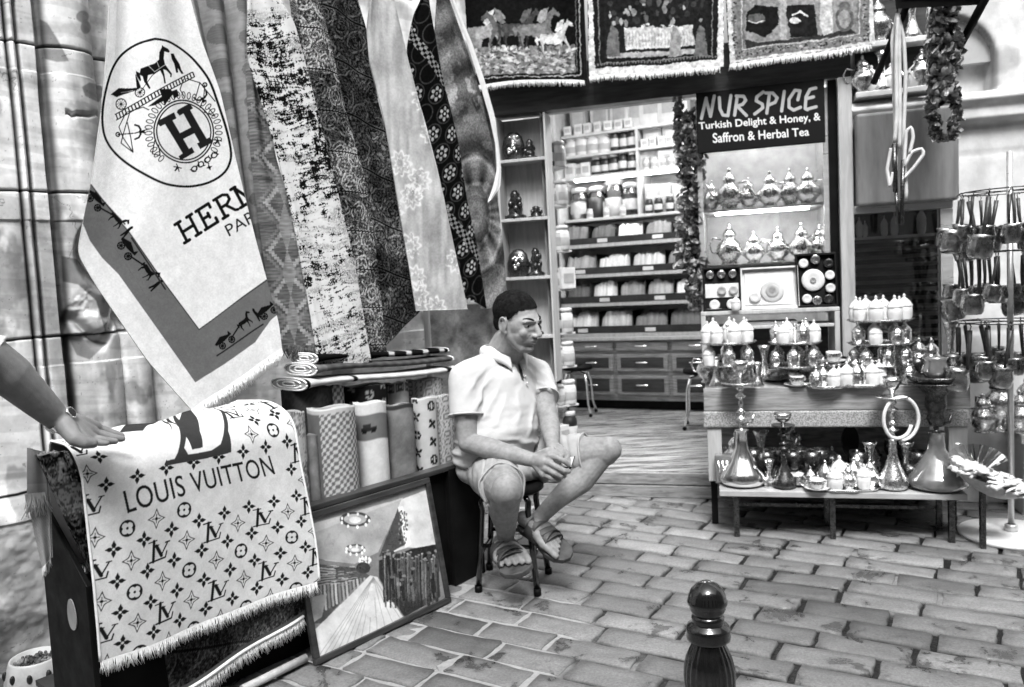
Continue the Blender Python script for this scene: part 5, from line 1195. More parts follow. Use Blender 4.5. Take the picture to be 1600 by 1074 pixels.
# ---- sign
sg = thing('shop_sign', 'black hanging sign reading NUR SPICE Turkish Delight and Honey', 'sign', FA(1.3, .02, 2.3))
c4 = [FA.px(x, y, .03) for x, y in ((1087, 145), (1288, 124), (1290, 226), (1090, 236))]
su0, su1, sz0, sz1 = (c4[0][0]+c4[3][0])/2, (c4[1][0]+c4[2][0])/2, (c4[2][1]+c4[3][1])/2, (c4[0][1]+c4[1][1])/2
mb = MB(); mb.fbox(FA, su0, su1, .0, .025, sz0, sz1); mb.build('board', MT['black'], sg, bevel=.002)
cv = Canvas(1075, 110, 1305, 250, 5, .012); z4 = lambda pts: [(1080+a/5.968, 100+b/5.968) for a, b in pts]
for pl in ([(95, 510), (140, 320)], [(140, 335), (180, 490)], [(180, 490), (215, 300)], [(262, 315), (268, 420), (296, 478), (338, 482)], [(370, 295), (342, 484)], [(405, 480), (430, 300)], [(420, 300), (490, 303), (508, 340), (480, 378), (425, 395)], [(430, 395), (515, 482)],
           [(672, 262), (612, 308), (606, 345), (662, 375), (668, 410), (592, 468)], [(705, 460), (728, 290)], [(695, 272), (760, 272), (802, 318), (782, 360), (722, 384)], [(868, 258), (843, 440)], [(995, 335), (1015, 252), (968, 246), (912, 330), (912, 405), (955, 432), (1020, 405)],
           [(1162, 225), (1108, 238), (1070, 310), (1063, 418), (1085, 428)], [(1075, 325), (1140, 308)], [(1075, 425), (1165, 400)]): cv.line(z4(pl), 4.9, .50)
cv.text('Turkish Delight & Honey, &', z4([(68, 548), (1200, 455), (1206, 548), (76, 632)]), .75, 1.0, fat=.35)
cv.text('Saffron & Herbal Tea', z4([(200, 648), (1095, 594), (1100, 668), (205, 738)]), .75, 1.0, fat=.35)
cv.blur(2)
n, m_ = 700, 340; Ug, Zg = np.meshgrid(np.linspace(su0+.004, su1-.004, n), np.linspace(sz1-.004, sz0+.004, m_)); P = FA.p+FA.d*Ug[..., None]+FA.n*.0275+np.array([0, 0, 1.])*Zg[..., None]; px, py = proj(P)
gridmesh('sign_face', P, cv.sample(px, py), MT['paint'], sg)
# ---- three pictorial wall rugs above the shop
def tapestries():
    cv = Canvas(690, -25, 1400, 150, 3, .05)
    z7 = lambda pts: [(700+a/2.685, b/2.685) for a, b in pts]
    # running horses
    cv.poly([(714, -25), (912, -25), (913, 124), (748, 126), (728, 60)], .035); cv.line([(905, -25), (908, 118), (752, 122)], 1.6, .5); cv.line([(899, -25), (902, 112)], 1.2, .3)
    cv.poly([(726, 75), (898, 70), (900, 114), (744, 118)], .32)
    rn = random.Random(3)
    for k in range(420):
        x = rn.uniform(728, 898); y = rn.uniform(74, 114); cv.ell(x, y, rn.uniform(1.5, 6), rn.uniform(.8, 2.6), rn.choice([.15, .45, .62, .6, .3]), rn.uniform(-.6, .6))
    cv.poly(z7([(70, 120), (120, 110), (150, 140), (140, 200), (100, 200), (75, 170)]), .4)
    for (x, y, s, v, fl) in ((755, 50, 34, .42, 1), (790, 48, 34, .2, -1), (812, 45, 34, .14, 1), (838, 46, 36, .3, 1), (866, 60, 30, .66, 1)):
        cv.poly(xf(HORSE, x, y, s*.85, -4, fl), v); cv.ell(x-3, y+2, s*.6, s*.25, min(.8, v*1.15)); cv.poly(xf([(.5, .6), (.6, 1.2), (.2, 1.0), (0, .45), (.2, .3)], x, y, s*.85, 0, fl), min(.8, v*1.5))
        for q in (-.7, .3): cv.line([(x+fl*s*q, y+s*.35), (x+fl*s*(q+.1), y+s*.85)], 2.2, v*.5)
    # table scene, plain stand-in
    cv.poly([(919, -25), (1131, -25), (1131, 120), (920, 136)], .70); cv.poly([(926, -25), (1124, -25), (1120, 94), (930, 108)], .05)
    cv.line([(934, -25), (938, 100), (1112, 88), (1114, -25)], 1.4, .35); cv.poly([(944, -25), (1106, -25), (1106, 80), (946, 92)], .06)
    cv.poly([(975, 44), (1082, 40), (1086, 72), (978, 78)], .62)
    for k in range(22): cv.line([(978+k*5, 50), (979+k*5, 74-k*.2)], .9, .38)
    for k in range(60): cv.ell(rn.uniform(948, 1102), rn.uniform(-2, 38), rn.uniform(2, 5), rn.uniform(3, 7), rn.choice([.1, .2, .35, .5, .05, .12]))
    for k in range(16): cv.ell(rn.uniform(985, 1078), rn.uniform(38, 44), 3, 1.8, rn.choice([.8, .2, .5]))
    cv.poly([(950, 84), (1100, 76), (1104, 84), (950, 92)], .5)
    for x in (956, 1052, 1092): cv.poly([(x, 40), (x+9, 46), (x+14, 88), (x-8, 90), (x-5, 60)], rn.choice([.25, .4])); 
    for k in range(40): cv.ell(930+k*4.8, 102.5-k*.33, 1.4, 1.6, .28)
    # garden scene with ornamental border
    cv.poly([(1134, -25), (1364, -25), (1368, 78), (1141, 108)], .68); cv.poly([(1141, -25), (1358, -25), (1358, 66), (1149, 94)], .30)
    rnn = np.random.RandomState(5)
    for k in range(260):
        t = rnn.rand(); w = rnn.rand()
        if w < .55: x, y = 1150+206*t, 86-26*t
        elif w < .8: x, y = 1145+5*t, -10+100*t
        else: x, y = 1350+3*t, -10+74*t
        cv.ell(x+rnn.uniform(-4, 4), y+rnn.uniform(-4, 4), 1.6, 1.2, rnn.choice([.08, .5, .12, .4]))
    cv.line([(1157, -25), (1160, 78), (1342, 54), (1344, -25)], 1.4, .62)
    cv.poly([(1163, -25), (1340, -25), (1338, 50), (1164, 73)], .38)
    cv.poly([(1166, 20), (1180, 10), (1216, 12), (1216, 40), (1196, 60), (1166, 48)], .05); cv.poly([(1226, 10), (1272, 6), (1278, 56), (1236, 60)], .06); cv.poly([(1164, 62), (1185, 68), (1220, 64), (1330, 46), (1338, 52), (1166, 76)], .1)
    cv.ell(1182, 30, 14, 8, .22); cv.line([(1170, 34), (1180, 38), (1192, 33)], 2, .65); cv.ell(1242, 32, 9, 5, .7); cv.line([(1238, 24), (1250, 18), (1262, 26)], 2.5, .75)
    cv.poly([(1216, -10), (1228, -10), (1230, 62), (1220, 62)], .5); cv.poly([(1282, -10), (1300, -10), (1302, 48), (1286, 56), (1280, 30)], .62)
    cv.ell(1320, 30, 14, 20, .22); cv.ell(1320, 14, 9, 12, .26); cv.ell(1320, 30, 9, 14, .42)
    for k in range(14): cv.line([(1152+k*15.4, 98-k*1.95), (1160+k*15.4, 97-k*1.95)], 2, .12)
    cv.blur(2)
    specs = [('wall_rug', 'pictorial rug of running horses hanging above the shop front', [(708, -25), (716, 0), (730, 60), (747, 128)], [(912, -25), (913, 0), (916, 70), (918, 128)], .13),
             ('wall_rug', 'pictorial rug with a long cloth covered table, middle of the three above the shop', [(918, -25), (918, 0), (919, 70), (921, 120)], [(1131, -25), (1131, 0), (1131, 60), (1131, 104)], .16),
             ('wall_rug', 'pictorial rug of a garden scene with ornate border, rightmost above the shop', [(1133, -25), (1134, 0), (1137, 60), (1141, 100)], [(1362, -25), (1363, 0), (1365, 40), (1367, 70)], .13)]
    for nm, lab, L_, R_, o in specs:
        root = thing(nm, lab, 'rug', FA.P(L_[-1][0], L_[-1][1], o), 0, 'pictorial rugs above the shop front'); ny, nx = 240, 330; t = np.linspace(0, 1, ny); s = np.linspace(0, 1, nx); l = pline(L_, t); r = pline(R_, t)
        px = l[:, :1]*(1-s)+r[:, :1]*s; py = l[:, 1:]*(1-s)+r[:, 1:]*s
        if o == .13 and 'horses' in lab: py = py+6*np.sin(s*math.pi*1.0-.5)[None]*(t**2)[:, None]*-1+2
        d = ray(0, 0)*0+(_F+_R*((px-800)/FPX)[..., None]-_U*((py-537)/FPX)[..., None]); P = _O+d*(((FA.p+FA.n*o-_O)@FA.n)/(d@FA.n))[..., None]
        P = P+FA.n*(.012*np.sin(s*9+o*40)*1.0)[None, :, None]
        wx = 5*(fbm(px*.1, py*.1, 41)-.5)+4*(fbm(px*.45, py*.45, 43)-.5); wy = 5*(fbm(px*.1, py*.1, 42)-.5)+4*(fbm(px*.45, py*.45, 44)-.5); ins = sst(py, 150, 100)
        gridmesh('pile', P, cv.sample(px+wx*.8, py+wy*.8)*(.55+.9*fbm(px*.22, py*.22, 47, 4))*(1+.12*(vn(px*3, py*3, 4)-.5)*2), MT['rug'], root, .008)
        fringe('fringe', [P[-1, k] for k in range(0, nx, 10)], MT['fringe'], root, .036, 170, (0, 0, -1), .004)
tapestries()
mb = MB(); mb.tube([FA(-.5, .10, 3.18), FA(2.25, .10, 3.18)], .015, 8); mb.fbox(FA, -.42, -.38, -.1, .1, 3.17, 3.19); mb.fbox(FA, 2.18, 2.22, -.1, .1, 3.17, 3.19); tag(mb.build('curtain_rail', MT['blackmetal']), 'rail above the shop front from which the pictorial rugs hang', 'rail')
# ---- glass display case under the sign
dc = thing('glass_display', 'glass fronted display case with metal teapots under the black sign', 'display case', FA(1.3, -.2, .9))
ua, ub = FA.px(1092, 350, -.03)[0], FA.px(1308, 350, -.03)[0]; zt, zb = 2.46, FA.px(1200, 492, -.03)[1]
mb = MB(); mb.fbox(FA, ua, ua+.03, -.5, -.03, zb, zt); mb.build('frame_post', MT['alu'], dc, bevel=.002)
mb = MB(); mb.fbox(FA, ub-.07, ub-.005, -.5, -.03, zb, zt); mb.build('frame_post', MT['alu'], dc, bevel=.002)
mb = MB(); mb.fbox(FA, ua+.031, ub-.071, -.03, -.026, zb, zt); mb.build('glass_pane', MT['glass'], dc)
MT['mirrorback'] = M('mirror_back', .62, .8, rough=.14, metal=.85, scale=2, bump=.04)
mb = MB(); mb.fbox(FA, ua+.031, ub-.071, -.5, -.49, zb, zt); mb.build('back_panel', MT['cream'], dc)
DZ = [FA.px(1200, 322, -.05)[1], FA.px(1200, 410, -.05)[1]]
for z in DZ: mb = MB(); mb.fbox(FA, ua+.03, ub-.07, -.489, -.04, z-.016, z); mb.build('glass_shelf', MT['cream'], dc, bevel=.002)
mb = MB(); mb.fbox(FA, ua+.1, ub-.15, -.12, -.1, DZ[0]-.032, DZ[0]-.018); mb.build('fill_light_strip', EM('shelf_fill_light', 1, 30), dc)  # glowing strip added to brighten the lower row of teapots
mb = MB(); mb.fbox(FA, ua+.1, ub-.15, -.12, -.08, zt-.03, zt-.01); mb.build('fill_light_strip', EM('case_fill_light', 1, 30), dc)  # second added glow at the top, makes the case interior brighter
# ================================================================== METALWARE
def rev(name, prof, mat, root, n=22, fl=0, nf=0):
    mb = MB(); mb.lathe(prof, (0, 0, 0), n, flute=fl, nfl=nf); return mb.build(name, mat, root, world=False)
def teapot(mat, w=.11, h=.17):
    r = w/2; t = proto(thing('teapot', 'x', 'teapot', (0, 0, -20)))
    rev('body', [(0, 0), (r*.6, 0), (r*.66, h*.03), (r*.5, h*.08), (r*.85, h*.2), (r, h*.34), (r*.92, h*.46), (r*.55, h*.58), (r*.45, h*.64), (r*.52, h*.68)], mat, t, 24, .03, 10)
    rev('lid', [(r*.54, h*.685), (r*.5, h*.74), (r*.3, h*.82), (r*.1, h*.87), (r*.15, h*.91), (r*.12, h*.95), (0, h)], mat, t)
    mb = MB(); mb.tube([(r*.85, 0, h*.28), (r*1.3, 0, h*.36), (r*1.5, 0, h*.52), (r*1.75, 0, h*.64)], [r*.2, r*.14, r*.1, r*.07], 8); mb.build('spout', mat, t, world=False)
    mb = MB(); mb.tube([(-r*.6, 0, h*.6), (-r*1.3, 0, h*.64), (-r*1.55, 0, h*.48), (-r*1.35, 0, h*.3), (-r*.9, 0, h*.26)], r*.08, 8); mb.build('handle', mat, t, world=False); return t
TP = teapot(MT['silver']); TPB = teapot(MT['brass'], .12, .20)
def sugar(mat, w=.066, h=.125):
    r = w/2; t = proto(thing('sugar_bowl', 'x', 'sugar bowl', (0, 0, -20)))
    rev('bowl', [(0, 0), (r*.7, 0), (r*.8, h*.03), (r*.95, h*.12), (r, h*.3), (r*.96, h*.48), (r*.9, h*.5)], mat, t, 24, .04, 8)
    rev('lid', [(r*1.03, h*.505), (r*1.03, h*.53), (r*.88, h*.60), (r*.72, h*.68), (r*.42, h*.76), (r*.2, h*.81), (r*.14, h*.84), (r*.22, h*.88), (r*.12, h*.93), (0, h*.96)], mat, t, 24, .05, 8); return t
SGw = sugar(MT['white']); SGs = sugar(MT['silver']); SGb = sugar(MT['brass'], .07, .12)
def cup():
    t = proto(thing('coffee_cup', 'x', 'cup', (0, 0, -20)))
    rev('saucer', [(0, .004), (.03, .004), (.062, .016), (.064, .019), (.034, .009), (0, .009)], MT['white'], t)
    rev('cup_body', [(0, .011), (.02, .011), (.024, .014), (.033, .045), (.036, .062), (.033, .062), (.028, .02), (0, .018)], MT['white'], t)
    mb = MB(); mb.tube([(.033, 0, .052), (.05, 0, .05), (.052, 0, .035), (.03, 0, .026)], .004, 6); mb.build('handle', MT['white'], t, world=False)
    mb = MB(); mb.lathe([(.0355, .032), (.0362, .036), (.0368, .05), (.036, .053)], (0, 0, 0), 22); mb.build('band', MT['brass'], t, world=False); return t
CUP = cup()
def goblet():
    t = proto(thing('goblet', 'x', 'goblet', (0, 0, -20)))
    rev('foot', [(0, 0), (.032, 0), (.03, .006), (.008, .014), (.007, .045)], MT['steel'], t); rev('bowl', [(.007, .046), (.03, .062), (.04, .095), (.038, .13), (.036, .13), (.034, .09), (0, .065)], MT['darkmetal'], t); return t
GOB = goblet()
def vase(h=.17, w=.07, mat=None):
    r = w/2; t = proto(thing('metal_vase', 'x', 'vase', (0, 0, -20))); rev('base', [(0, 0), (r*1.0, 0), (r*1.05, h*.03), (r*.7, h*.2), (r*.4, h*.42)], mat, t); rev('neck', [(r*.4, h*.42), (r*.3, h*.6), (r*.5, h*.85), (r*.75, h), (r*.68, h), (r*.3, h*.7), (0, h*.6)], mat, t); return t
VS = vase(.17, .085, MT['silver'])
def at(src, x, y, z, label, group=None, sc=1, rz=None, o=None):
    p = G(x, y, z); return dup(src, p, random.uniform(-.5, .5) if rz is None else rz, label, group, sc)
# ---- goods counter
zT = TB.px(1300, 606, -.2)[1]; zM = TB.px(1300, 641, -.2)[1]; zB = TB.px(1300, 668, -.2)[1]
cu0, cu1 = TB.px(1100, 640, -.2)[0], TB.px(1517, 640, -.2)[0]
ctr = thing('goods_counter', 'wooden goods counter with speckled lower rail in front of the shop', 'counter', TB((cu0+cu1)/2, -.5, 0))
mb = MB(); mb.fbox(TB, cu0+.006, cu1-.006, -.95, -.232, zT-.03, zT); mb.build('top_board', MT['woodh'], ctr, bevel=.003)
mb = MB(); mb.fbox(TB, cu0, cu1, -.23, -.205, zM, zT+.004); mb.build('front_board', MT['woodh'], ctr, bevel=.003)
mb = MB(); mb.fbox(TB, cu0-.006, cu1+.004, -.23, -.20, zB, zM-.003); mb.build('speckled_rail', MT['granite'], ctr, bevel=.008)
for (x0, x1) in ((1106, 1128), (1482, 1512)):
    a, b = TB.px(x0, 700, -.22)[0], TB.px(x1, 700, -.22)[0]; z = TB.px(1115, 752, -.22)[1]
    mb = MB(); mb.fbox(TB, a, b, -.30, -.215, z, zB-.002); l_ = mb.build('leg', MT['woodl'], ctr, bevel=.004)
    mb = MB(); mb.fbox(TB, a+.01, a+.045, -.29, -.255, 0, z); mb.build('steel_foot', MT['black'], l_)
    mb = MB(); mb.fbox(TB, a, b, -.93, -.86, 0, zB-.002); mb.build('leg', MT['wooddark'], ctr)
mb = MB(); mb.fbox(TB, cu0+.09, cu1-.1, -.62, -.60, .28, zB+.0); mb.build('back_board', MT['wood'], ctr)
mb = MB(); mb.fbox(TB, cu0+.02, cu1-.02, -.9, -.3, .22, .245); mb.build('under_shelf', MT['wooddark'], ctr)
# open frame shelf standing on the counter
fs = thing('frame_shelf', 'light wooden open frame shelf standing on the counter under the gift boxes', 'shelf', TB(.3, -.7, zT))
fo = -.62; fu0, fu1 = TB.px(1096, 520, fo)[0], TB.px(1313, 520, fo)[0]; zf = [TB.px(1200, y, fo)[1] for y in (484, 509)]
mb = MB(); mb.fbox(TB, fu0, fu1, fo-.3, fo, zf[0]-.022, zf[0]); mb.build('top_board', MT['woodl'], fs, bevel=.003)
mb = MB(); mb.fbox(TB, fu0+.03, fu1-.03, fo-.3, fo-.01, zf[1]-.018, zf[1]); mb.build('middle_board', MT['woodl'], fs, bevel=.003)
for a in (fu0, fu1-.028): mb = MB(); mb.fbox(TB, a, a+.028, fo-.3, fo-.002, zT+.001, zf[0]-.023); mb.build('upright', MT['woodl'], fs, bevel=.003)
mb = MB(); mb.fbox(TB, fu0+.03, fu1-.03, fo-.3, fo-.29, zT+.001, zf[1]-.02); mb.build('back_board', MT['wooddark'], fs)
mb = MB(); mb.fbox(TB, fu0+.25, fu0+.55, fo-.25, fo-.05, zf[1]+.001, zf[1]+.02); mb.build('papers', MT['cream'], fs)
# ---- gift boxes
def giftbox(x0, y0, x1, y1, label, mat, lean, kind):
    a, za = TB.px(x0, y1, fo+.0-.03); b, zb = TB.px(x1, y0, fo-.03); z0 = zf[0]+.002; w = b-a; h = zb-za
    root = thing('gift_box', label, 'gift box', TB((a+b)/2, fo-.06, z0), 0, 'open gift boxes of coffee ware on the frame shelf'); 
    Q = lambda u, v, t: TB(a+u*w, fo-.05-.06*v+t, z0+v*h*1.0)
    def slab(u0, u1, v0, v1, t0, t1, nm, mt, bev=.002):
        mb = MB(); q = [Q(u0, v0, t0), Q(u1, v0, t0), Q(u1, v1, t0), Q(u0, v1, t0)]; q2 = [Q(u0, v0, t1), Q(u1, v0, t1), Q(u1, v1, t1), Q(u0, v1, t1)]
        mb.add(q+q2, [(0, 1, 2, 3), (7, 6, 5, 4), (0, 4, 5, 1), (1, 5, 6, 2), (2, 6, 7, 3), (3, 7, 4, 0)]); mb.build(nm, mt, root, bevel=bev)
    slab(0, 1, 0, 1, -.02, -.012, 'tray', mat); 
    for (u0, u1, v0, v1) in ((0, .04, .04, .96), (.96, 1, .04, .96), (0, 1, 0, .04), (0, 1, .96, 1)): slab(u0, u1, v0, v1, -.011, .02, 'rim', mat)
    def disc(u, v, r, nm, mt, sx=1.0):
        c = Q(u, v, 0); mb = MB(); Mx = Matrix(((TB.d[0], 0, TB.n[0]), (TB.d[1], 0, TB.n[1]), (0, 1, 0)))
        mb.lathe([(0, .012), (r*.5, .012), (r*.9, .018), (r, .012), (r, .0)], c, 20, M=Mx); mb.build(nm, mt, root)
    if kind == 0:
        slab(.06, .94, .30, .62, -.011, -.004, 'printed_card', MT['cream']); disc(.5, .46, w*.12, 'print', MT['grey']); disc(.8, .46, w*.12, 'print', MT['grey'])
        for k in range(3): disc(.2+.3*k, .84, w*.11, 'cup', MT['silver'])
        disc(.3, .14, w*.14, 'cup', MT['white']); disc(.75, .14, w*.14, 'lid', MT['white'])
    elif kind == 1:
        slab(.08, .92, .1, .9, -.011, -.006, 'printed_card', MT['white']); disc(.55, .42, w*.2, 'wreath', MT['cream']); disc(.55, .42, w*.12, 'wreath_centre', MT['grey']); disc(.25, .3, w*.1, 'rose', MT['white'])
    else:
        disc(.42, .5, w*.29, 'saucer', MT['white']); disc(.42, .5, w*.08, 'centre', MT['grey'])
        for (u, v, m_) in ((.2, .82, 'white'), (.5, .88, 'silver'), (.82, .8, 'darkmetal'), (.84, .58, 'white'), (.84, .34, 'cream'), (.25, .16, 'white'), (.5, .12, 'silver'), (.78, .14, 'darkmetal')): disc(u, v, w*.12, 'cup', MT[m_])
giftbox(1099, 413, 1157, 484, 'black gift box with small cups and a printed card, left of three', MT['black'], .1, 0)
giftbox(1158, 412, 1248, 482, 'pale satin gift box with a faint wreath, middle of three', MT['cream'], .1, 1)
giftbox(1246, 388, 1308, 476, 'black gift box with a round white saucer, right of three', MT['black'], .1, 2)
for k, (x, y) in enumerate(((1116, 483), (1150, 483))): at([CUP, SGw][k], x, y+3, zf[0]+.001, ['white cup standing before the left gift box', 'small white lidded bowl before the left gift box'][k], None, .8)
# teapots in the glass display
gpt = 'metal teapots in the glass display'
for r_, (z, xs) in enumerate(((DZ[0], (1112, 1140, 1170, 1203, 1235, 1262)), (DZ[1], (1138, 1176, 1214, 1250, 1280)))):
    for k, x in enumerate(xs):
        u = FA.px(x, 320, -.2)[0]; dup([TP, TPB, TP][(k+r_) % 3], FA(u, -.22+.05*(k % 2), z), FA.a+(math.pi if k % 2 else .2), f'{ORD[k]} metal teapot from the left on the {"upper" if r_ == 0 else "lower"} display shelf', gpt, 1.35 if (k+r_) % 2 else 1.2)
# ---- tiered stands with sugar bowls
def stand(x, base_z, tiers, label, wave=True):
    """tiers: (pixel y of the plate, radius)"""
    P0 = TB.P(x, tiers[-1][0], -.36 if x < 1310 else -.38); c = np.array([P0[0], P0[1], base_z])
    root = thing('tiered_stand', label, 'stand', c, 0, 'tiered metal stands on the counter')
    zs = []
    mb = MB(); mb.lathe([(0, .0), (.05, .0), (.045, .012), (.01, .02), (.008, .04)], c, 16); mb.build('foot', MT['brass'], root)
    for (y, r) in tiers:
        d = ray(x, y); t = (c[1]-_O[1])/d[1]; z = (_O+d*t)[2]; zs.append(z)
        mb = MB(); mb.lathe([(0, -.004), (r*.9, -.004), (r, .006), (r*1.02, .010), (r*.97, .006), (r*.9, .0), (0, .0)], (c[0], c[1], z), 40, flute=.025, nfl=16); mb.build('tray', MT['brass'], root)
    mb = MB(); mb.tube([(c[0], c[1], base_z+.03), (c[0], c[1], zs[0]+.09)], .006, 8); mb.ball((c[0], c[1], zs[0]+.1), .012, 10, 8); mb.build('stem', MT['brass'], root)
    return c, zs
gs = 'lidded sugar bowls on the tiered stands'
def fill(c, z, r, n, srcs, tname, sc=1.0, ph=0.3):
    for k in range(n):
        a = ph+2*math.pi*k/n; p = (c[0]+r*math.cos(a), c[1]+r*math.sin(a), z+.001); side = 'front' if math.sin(a) < -.3 else ('rear' if math.sin(a) > .3 else 'side'); lr = 'left' if math.cos(a) < -.25 else ('right' if math.cos(a) > .25 else 'centre')
        dup(srcs[k % len(srcs)], p, a, f'{ORD[k]} lidded sugar bowl counterclockwise on {tname}', gs, sc*random.uniform(.95, 1.08))
c, zs = stand(1138, zT, [(536, .155), (570, .165)], 'two tier metal stand of white sugar bowls at the left of the counter')
fill(c, zs[0], .11, 7, [SGw], 'top tray of the left stand', 1.12); fill(c, zs[1], .12, 6, [SGw, SGs, SGs], 'lower tray of the left stand', 1.05)
c, zs = stand(1243, zT, [(536, .14), (572, .15)], 'two tier metal stand of silver sugar bowls in the middle of the counter')
fill(c, zs[0], .10, 6, [SGs, SGw], 'top tray of the middle stand', 1.08, .6); fill(c, zs[1], .11, 6, [SGs, SGb], 'lower tray of the middle stand', 1.05, .1)
c, zs = stand(1376, zT, [(501, .165), (537, .165), (570, .17)], 'three tier metal stand of sugar bowls at the right of the counter')
fill(c, zs[0], .12, 8, [SGw], 'top tray of the tall right stand', 1.1, .2); fill(c, zs[1], .12, 7, [SGs, SGw, SGb], 'middle tray of the tall right stand', 1.0, .5); fill(c, zs[2], .125, 7, [SGb, SGs], 'lowest tray of the tall right stand', 1.0, .1)
# ---- loose items on the counter
gz = zT+.001
at(VS, 1120, 604, gz, 'flared silver vase at the left corner of the counter', None, 1.0); at(TP, 1150, 604, gz, 'silver teapot on the counter beside the flared vase', None, .9, .2); at(VS, 1184, 604, gz, 'small flared silver vase right of the teapot on the counter', None, .8)
at(SGs, 1135, 600, gz, 'silver sugar bowl between vase and teapot at the left of the counter', None, 1.0)
at(CUP, 1245, 605, gz, 'white cup with metal band on a saucer at the middle of the counter', None, 1.05, .3); at(CUP, 1302, 568, zT+.12, 'white cup on a saucer between the middle and right stands', None, 1.05, .3)
mb = MB(); p = G(1302, 568, zT+.12); mb.lathe([(0, -.12), (.05, -.12), (.012, -.1), (.012, -.02), (.06, -.004), (0, -.002)], p, 16); tag(mb.build('cup_pedestal', MT['brass']), 'brass pedestal under the raised white cup', 'pedestal')
def tray(x, y, z, rx, ry, label):
    c = G(x, y, z); root = thing('serving_tray', label, 'tray', c, TB.a); mb = MB(); n = 48; vs = []; 
    for (k_, zz) in ((0, .003), (.85, .003), (.95, .012), (1.0, .016), (1.0, .013), (.9, .0), (0, .0)):
        for j in range(n):
            a = 2*math.pi*j/n; q = k_*(1+.035*math.cos(10*a)); vs.append((rx*q*math.cos(a), ry*q*math.sin(a), zz))
    fsx = [(r*n+j, r*n+(j+1) % n, (r+1)*n+(j+1) % n, (r+1)*n+j) for r in range(6) for j in range(n)]; mb.add(vs, fsx, True); mb.build('dish', MT['silver'], root, world=False)
    hd = []
    for s_ in (-1, 1):
        mb = MB(); mb.tube([(s_*rx*.95, -.03, .014), (s_*(rx+.02), -.02, .03), (s_*(rx+.02), .02, .03), (s_*rx*.95, .03, .014)], .004, 6); mb.build('handle', MT['silver'], root, world=False)
    return c
c = tray(1292, 606, gz, .10, .07, 'oval silver tray of small bottles at the middle of the counter')
for k, (dx, dy, s_) in enumerate(((-.06, -.01, SGb), (-.01, .02, SGs), (.03, -.02, SGw), (.07, .01, SGs))): dup(s_, (c[0]+dx, c[1]+dy, c[2]+.004), 0, f'{["dark", "silver", "white", "second silver"][k]} lidded pot on the oval tray at mid counter', 'pots on the trays', 1.0)
c = tray(1350, 604, gz, .13, .07, 'wide silver tray of glazed bottles at the right of the counter')
for k, (dx, dy, s_) in enumerate(((-.09, 0, SGw), (-.045, -.02, SGs), (.0, .02, SGb), (.04, -.01, SGw), (.085, .01, SGw))): dup(s_, (c[0]+dx, c[1]+dy, c[2]+.004), 0, f'{ORD[k]} lidded pot from the left on the wide counter tray', 'pots on the trays', 1.15)
# ---- low bench
bz = .257
bn = thing('low_bench', 'low grey display bench with four slim steel legs in front of the counter', 'bench', TB(.5, -.1, 0)); bu0, bu1 = TB.px(1124, 767, 0)[0], TB.px(1512, 778, 0)[0]
mb = MB(); mb.fbox(TB, bu0, bu1, -.30, .0, bz-.03, bz); mb.build('bench_top', M('grey_board', .30, .40, rough=.4, scale=6, bump=.1), bn, bevel=.003)
for x in (1152, 1302, 1488):
    u = TB.px(x, 842, -.03)[0]; mb = MB(); mb.fbox(TB, u-.014, u+.014, -.055, -.027, 0, bz-.036); mb.fbox(TB, u-.03, u+.03, -.07, -.012, bz-.036, bz-.0305); mb.build('leg', MT['darkmetal'], bn, bevel=.003)
    mb = MB(); mb.fbox(TB, u-.014, u+.014, -.29, -.262, 0, bz-.036); mb.build('leg', MT['darkmetal'], bn, bevel=.003)
mb = MB(); mb.fbox(TB, bu0+.05, bu1-.05, -.28, -.272, .1, .118); mb.build('stretcher', MT['darkmetal'], bn)
gz2 = bz+.001
# a second, fuller layer of stock on counter and bench
R5 = random.Random(21)
kinds = [(SGs, 'silver sugar bowl'), (TP, 'silver teapot'), (SGb, 'engraved sugar bowl'), (VS, 'flared vase'), (GOB, 'dark goblet'), (TPB, 'engraved teapot'), (CUP, 'white cup')]
for k, x in enumerate((1108, 1128, 1166, 1196, 1212, 1224, 1262, 1280, 1312, 1330, 1392, 1408, 1424, 1440, 1456)):
    s_, nm = kinds[(k*3+1) % 7]; p = TB(TB.px(x, 600, -.5)[0], -.50-.05*(k % 2), gz); dup(s_, p, R5.uniform(-1, 1), f'{nm}, {ORD[k]} from the left in the back row on the counter', 'back row of metalware on the counter', R5.uniform(1.0, 1.4))
for k, x in enumerate((1420, 1436, 1452, 1478, 1500)):
    s_, nm = kinds[(k*2+2) % 7]; p = TB(TB.px(x, 604, -.27)[0], -.28-.03*(k % 2), gz); dup(s_, p, R5.uniform(-1, 1), f'{nm}, {ORD[k]} from the left at the front right of the counter', 'metalware at the front right of the counter', R5.uniform(.9, 1.15))
for k, x in enumerate((1204, 1248, 1268, 1344, 1362, 1428, 1498)):
    s_, nm = kinds[(k*3+3) % 7]; p = TB(TB.px(x, 765, -.06)[0], -.10-.04*(k % 2), gz2); dup(s_, p, R5.uniform(-1, 1), f'{nm}, {ORD[k]} from the left in the front row of the low bench', 'front row of metalware on the low bench', R5.uniform(.8, 1.05))
for k, x in enumerate((1150, 1190, 1240, 1300, 1360, 1400, 1450)):
    s_, nm = kinds[(k*2+1) % 7]; p = TB(TB.px(x, 720, -.45)[0], -.45, .246); dup(s_, p, R5.uniform(-1, 1), f'{nm}, {ORD[k]} from the left on the shadowed shelf under the counter', 'stock on the shelf under the counter', R5.uniform(1.3, 1.7))
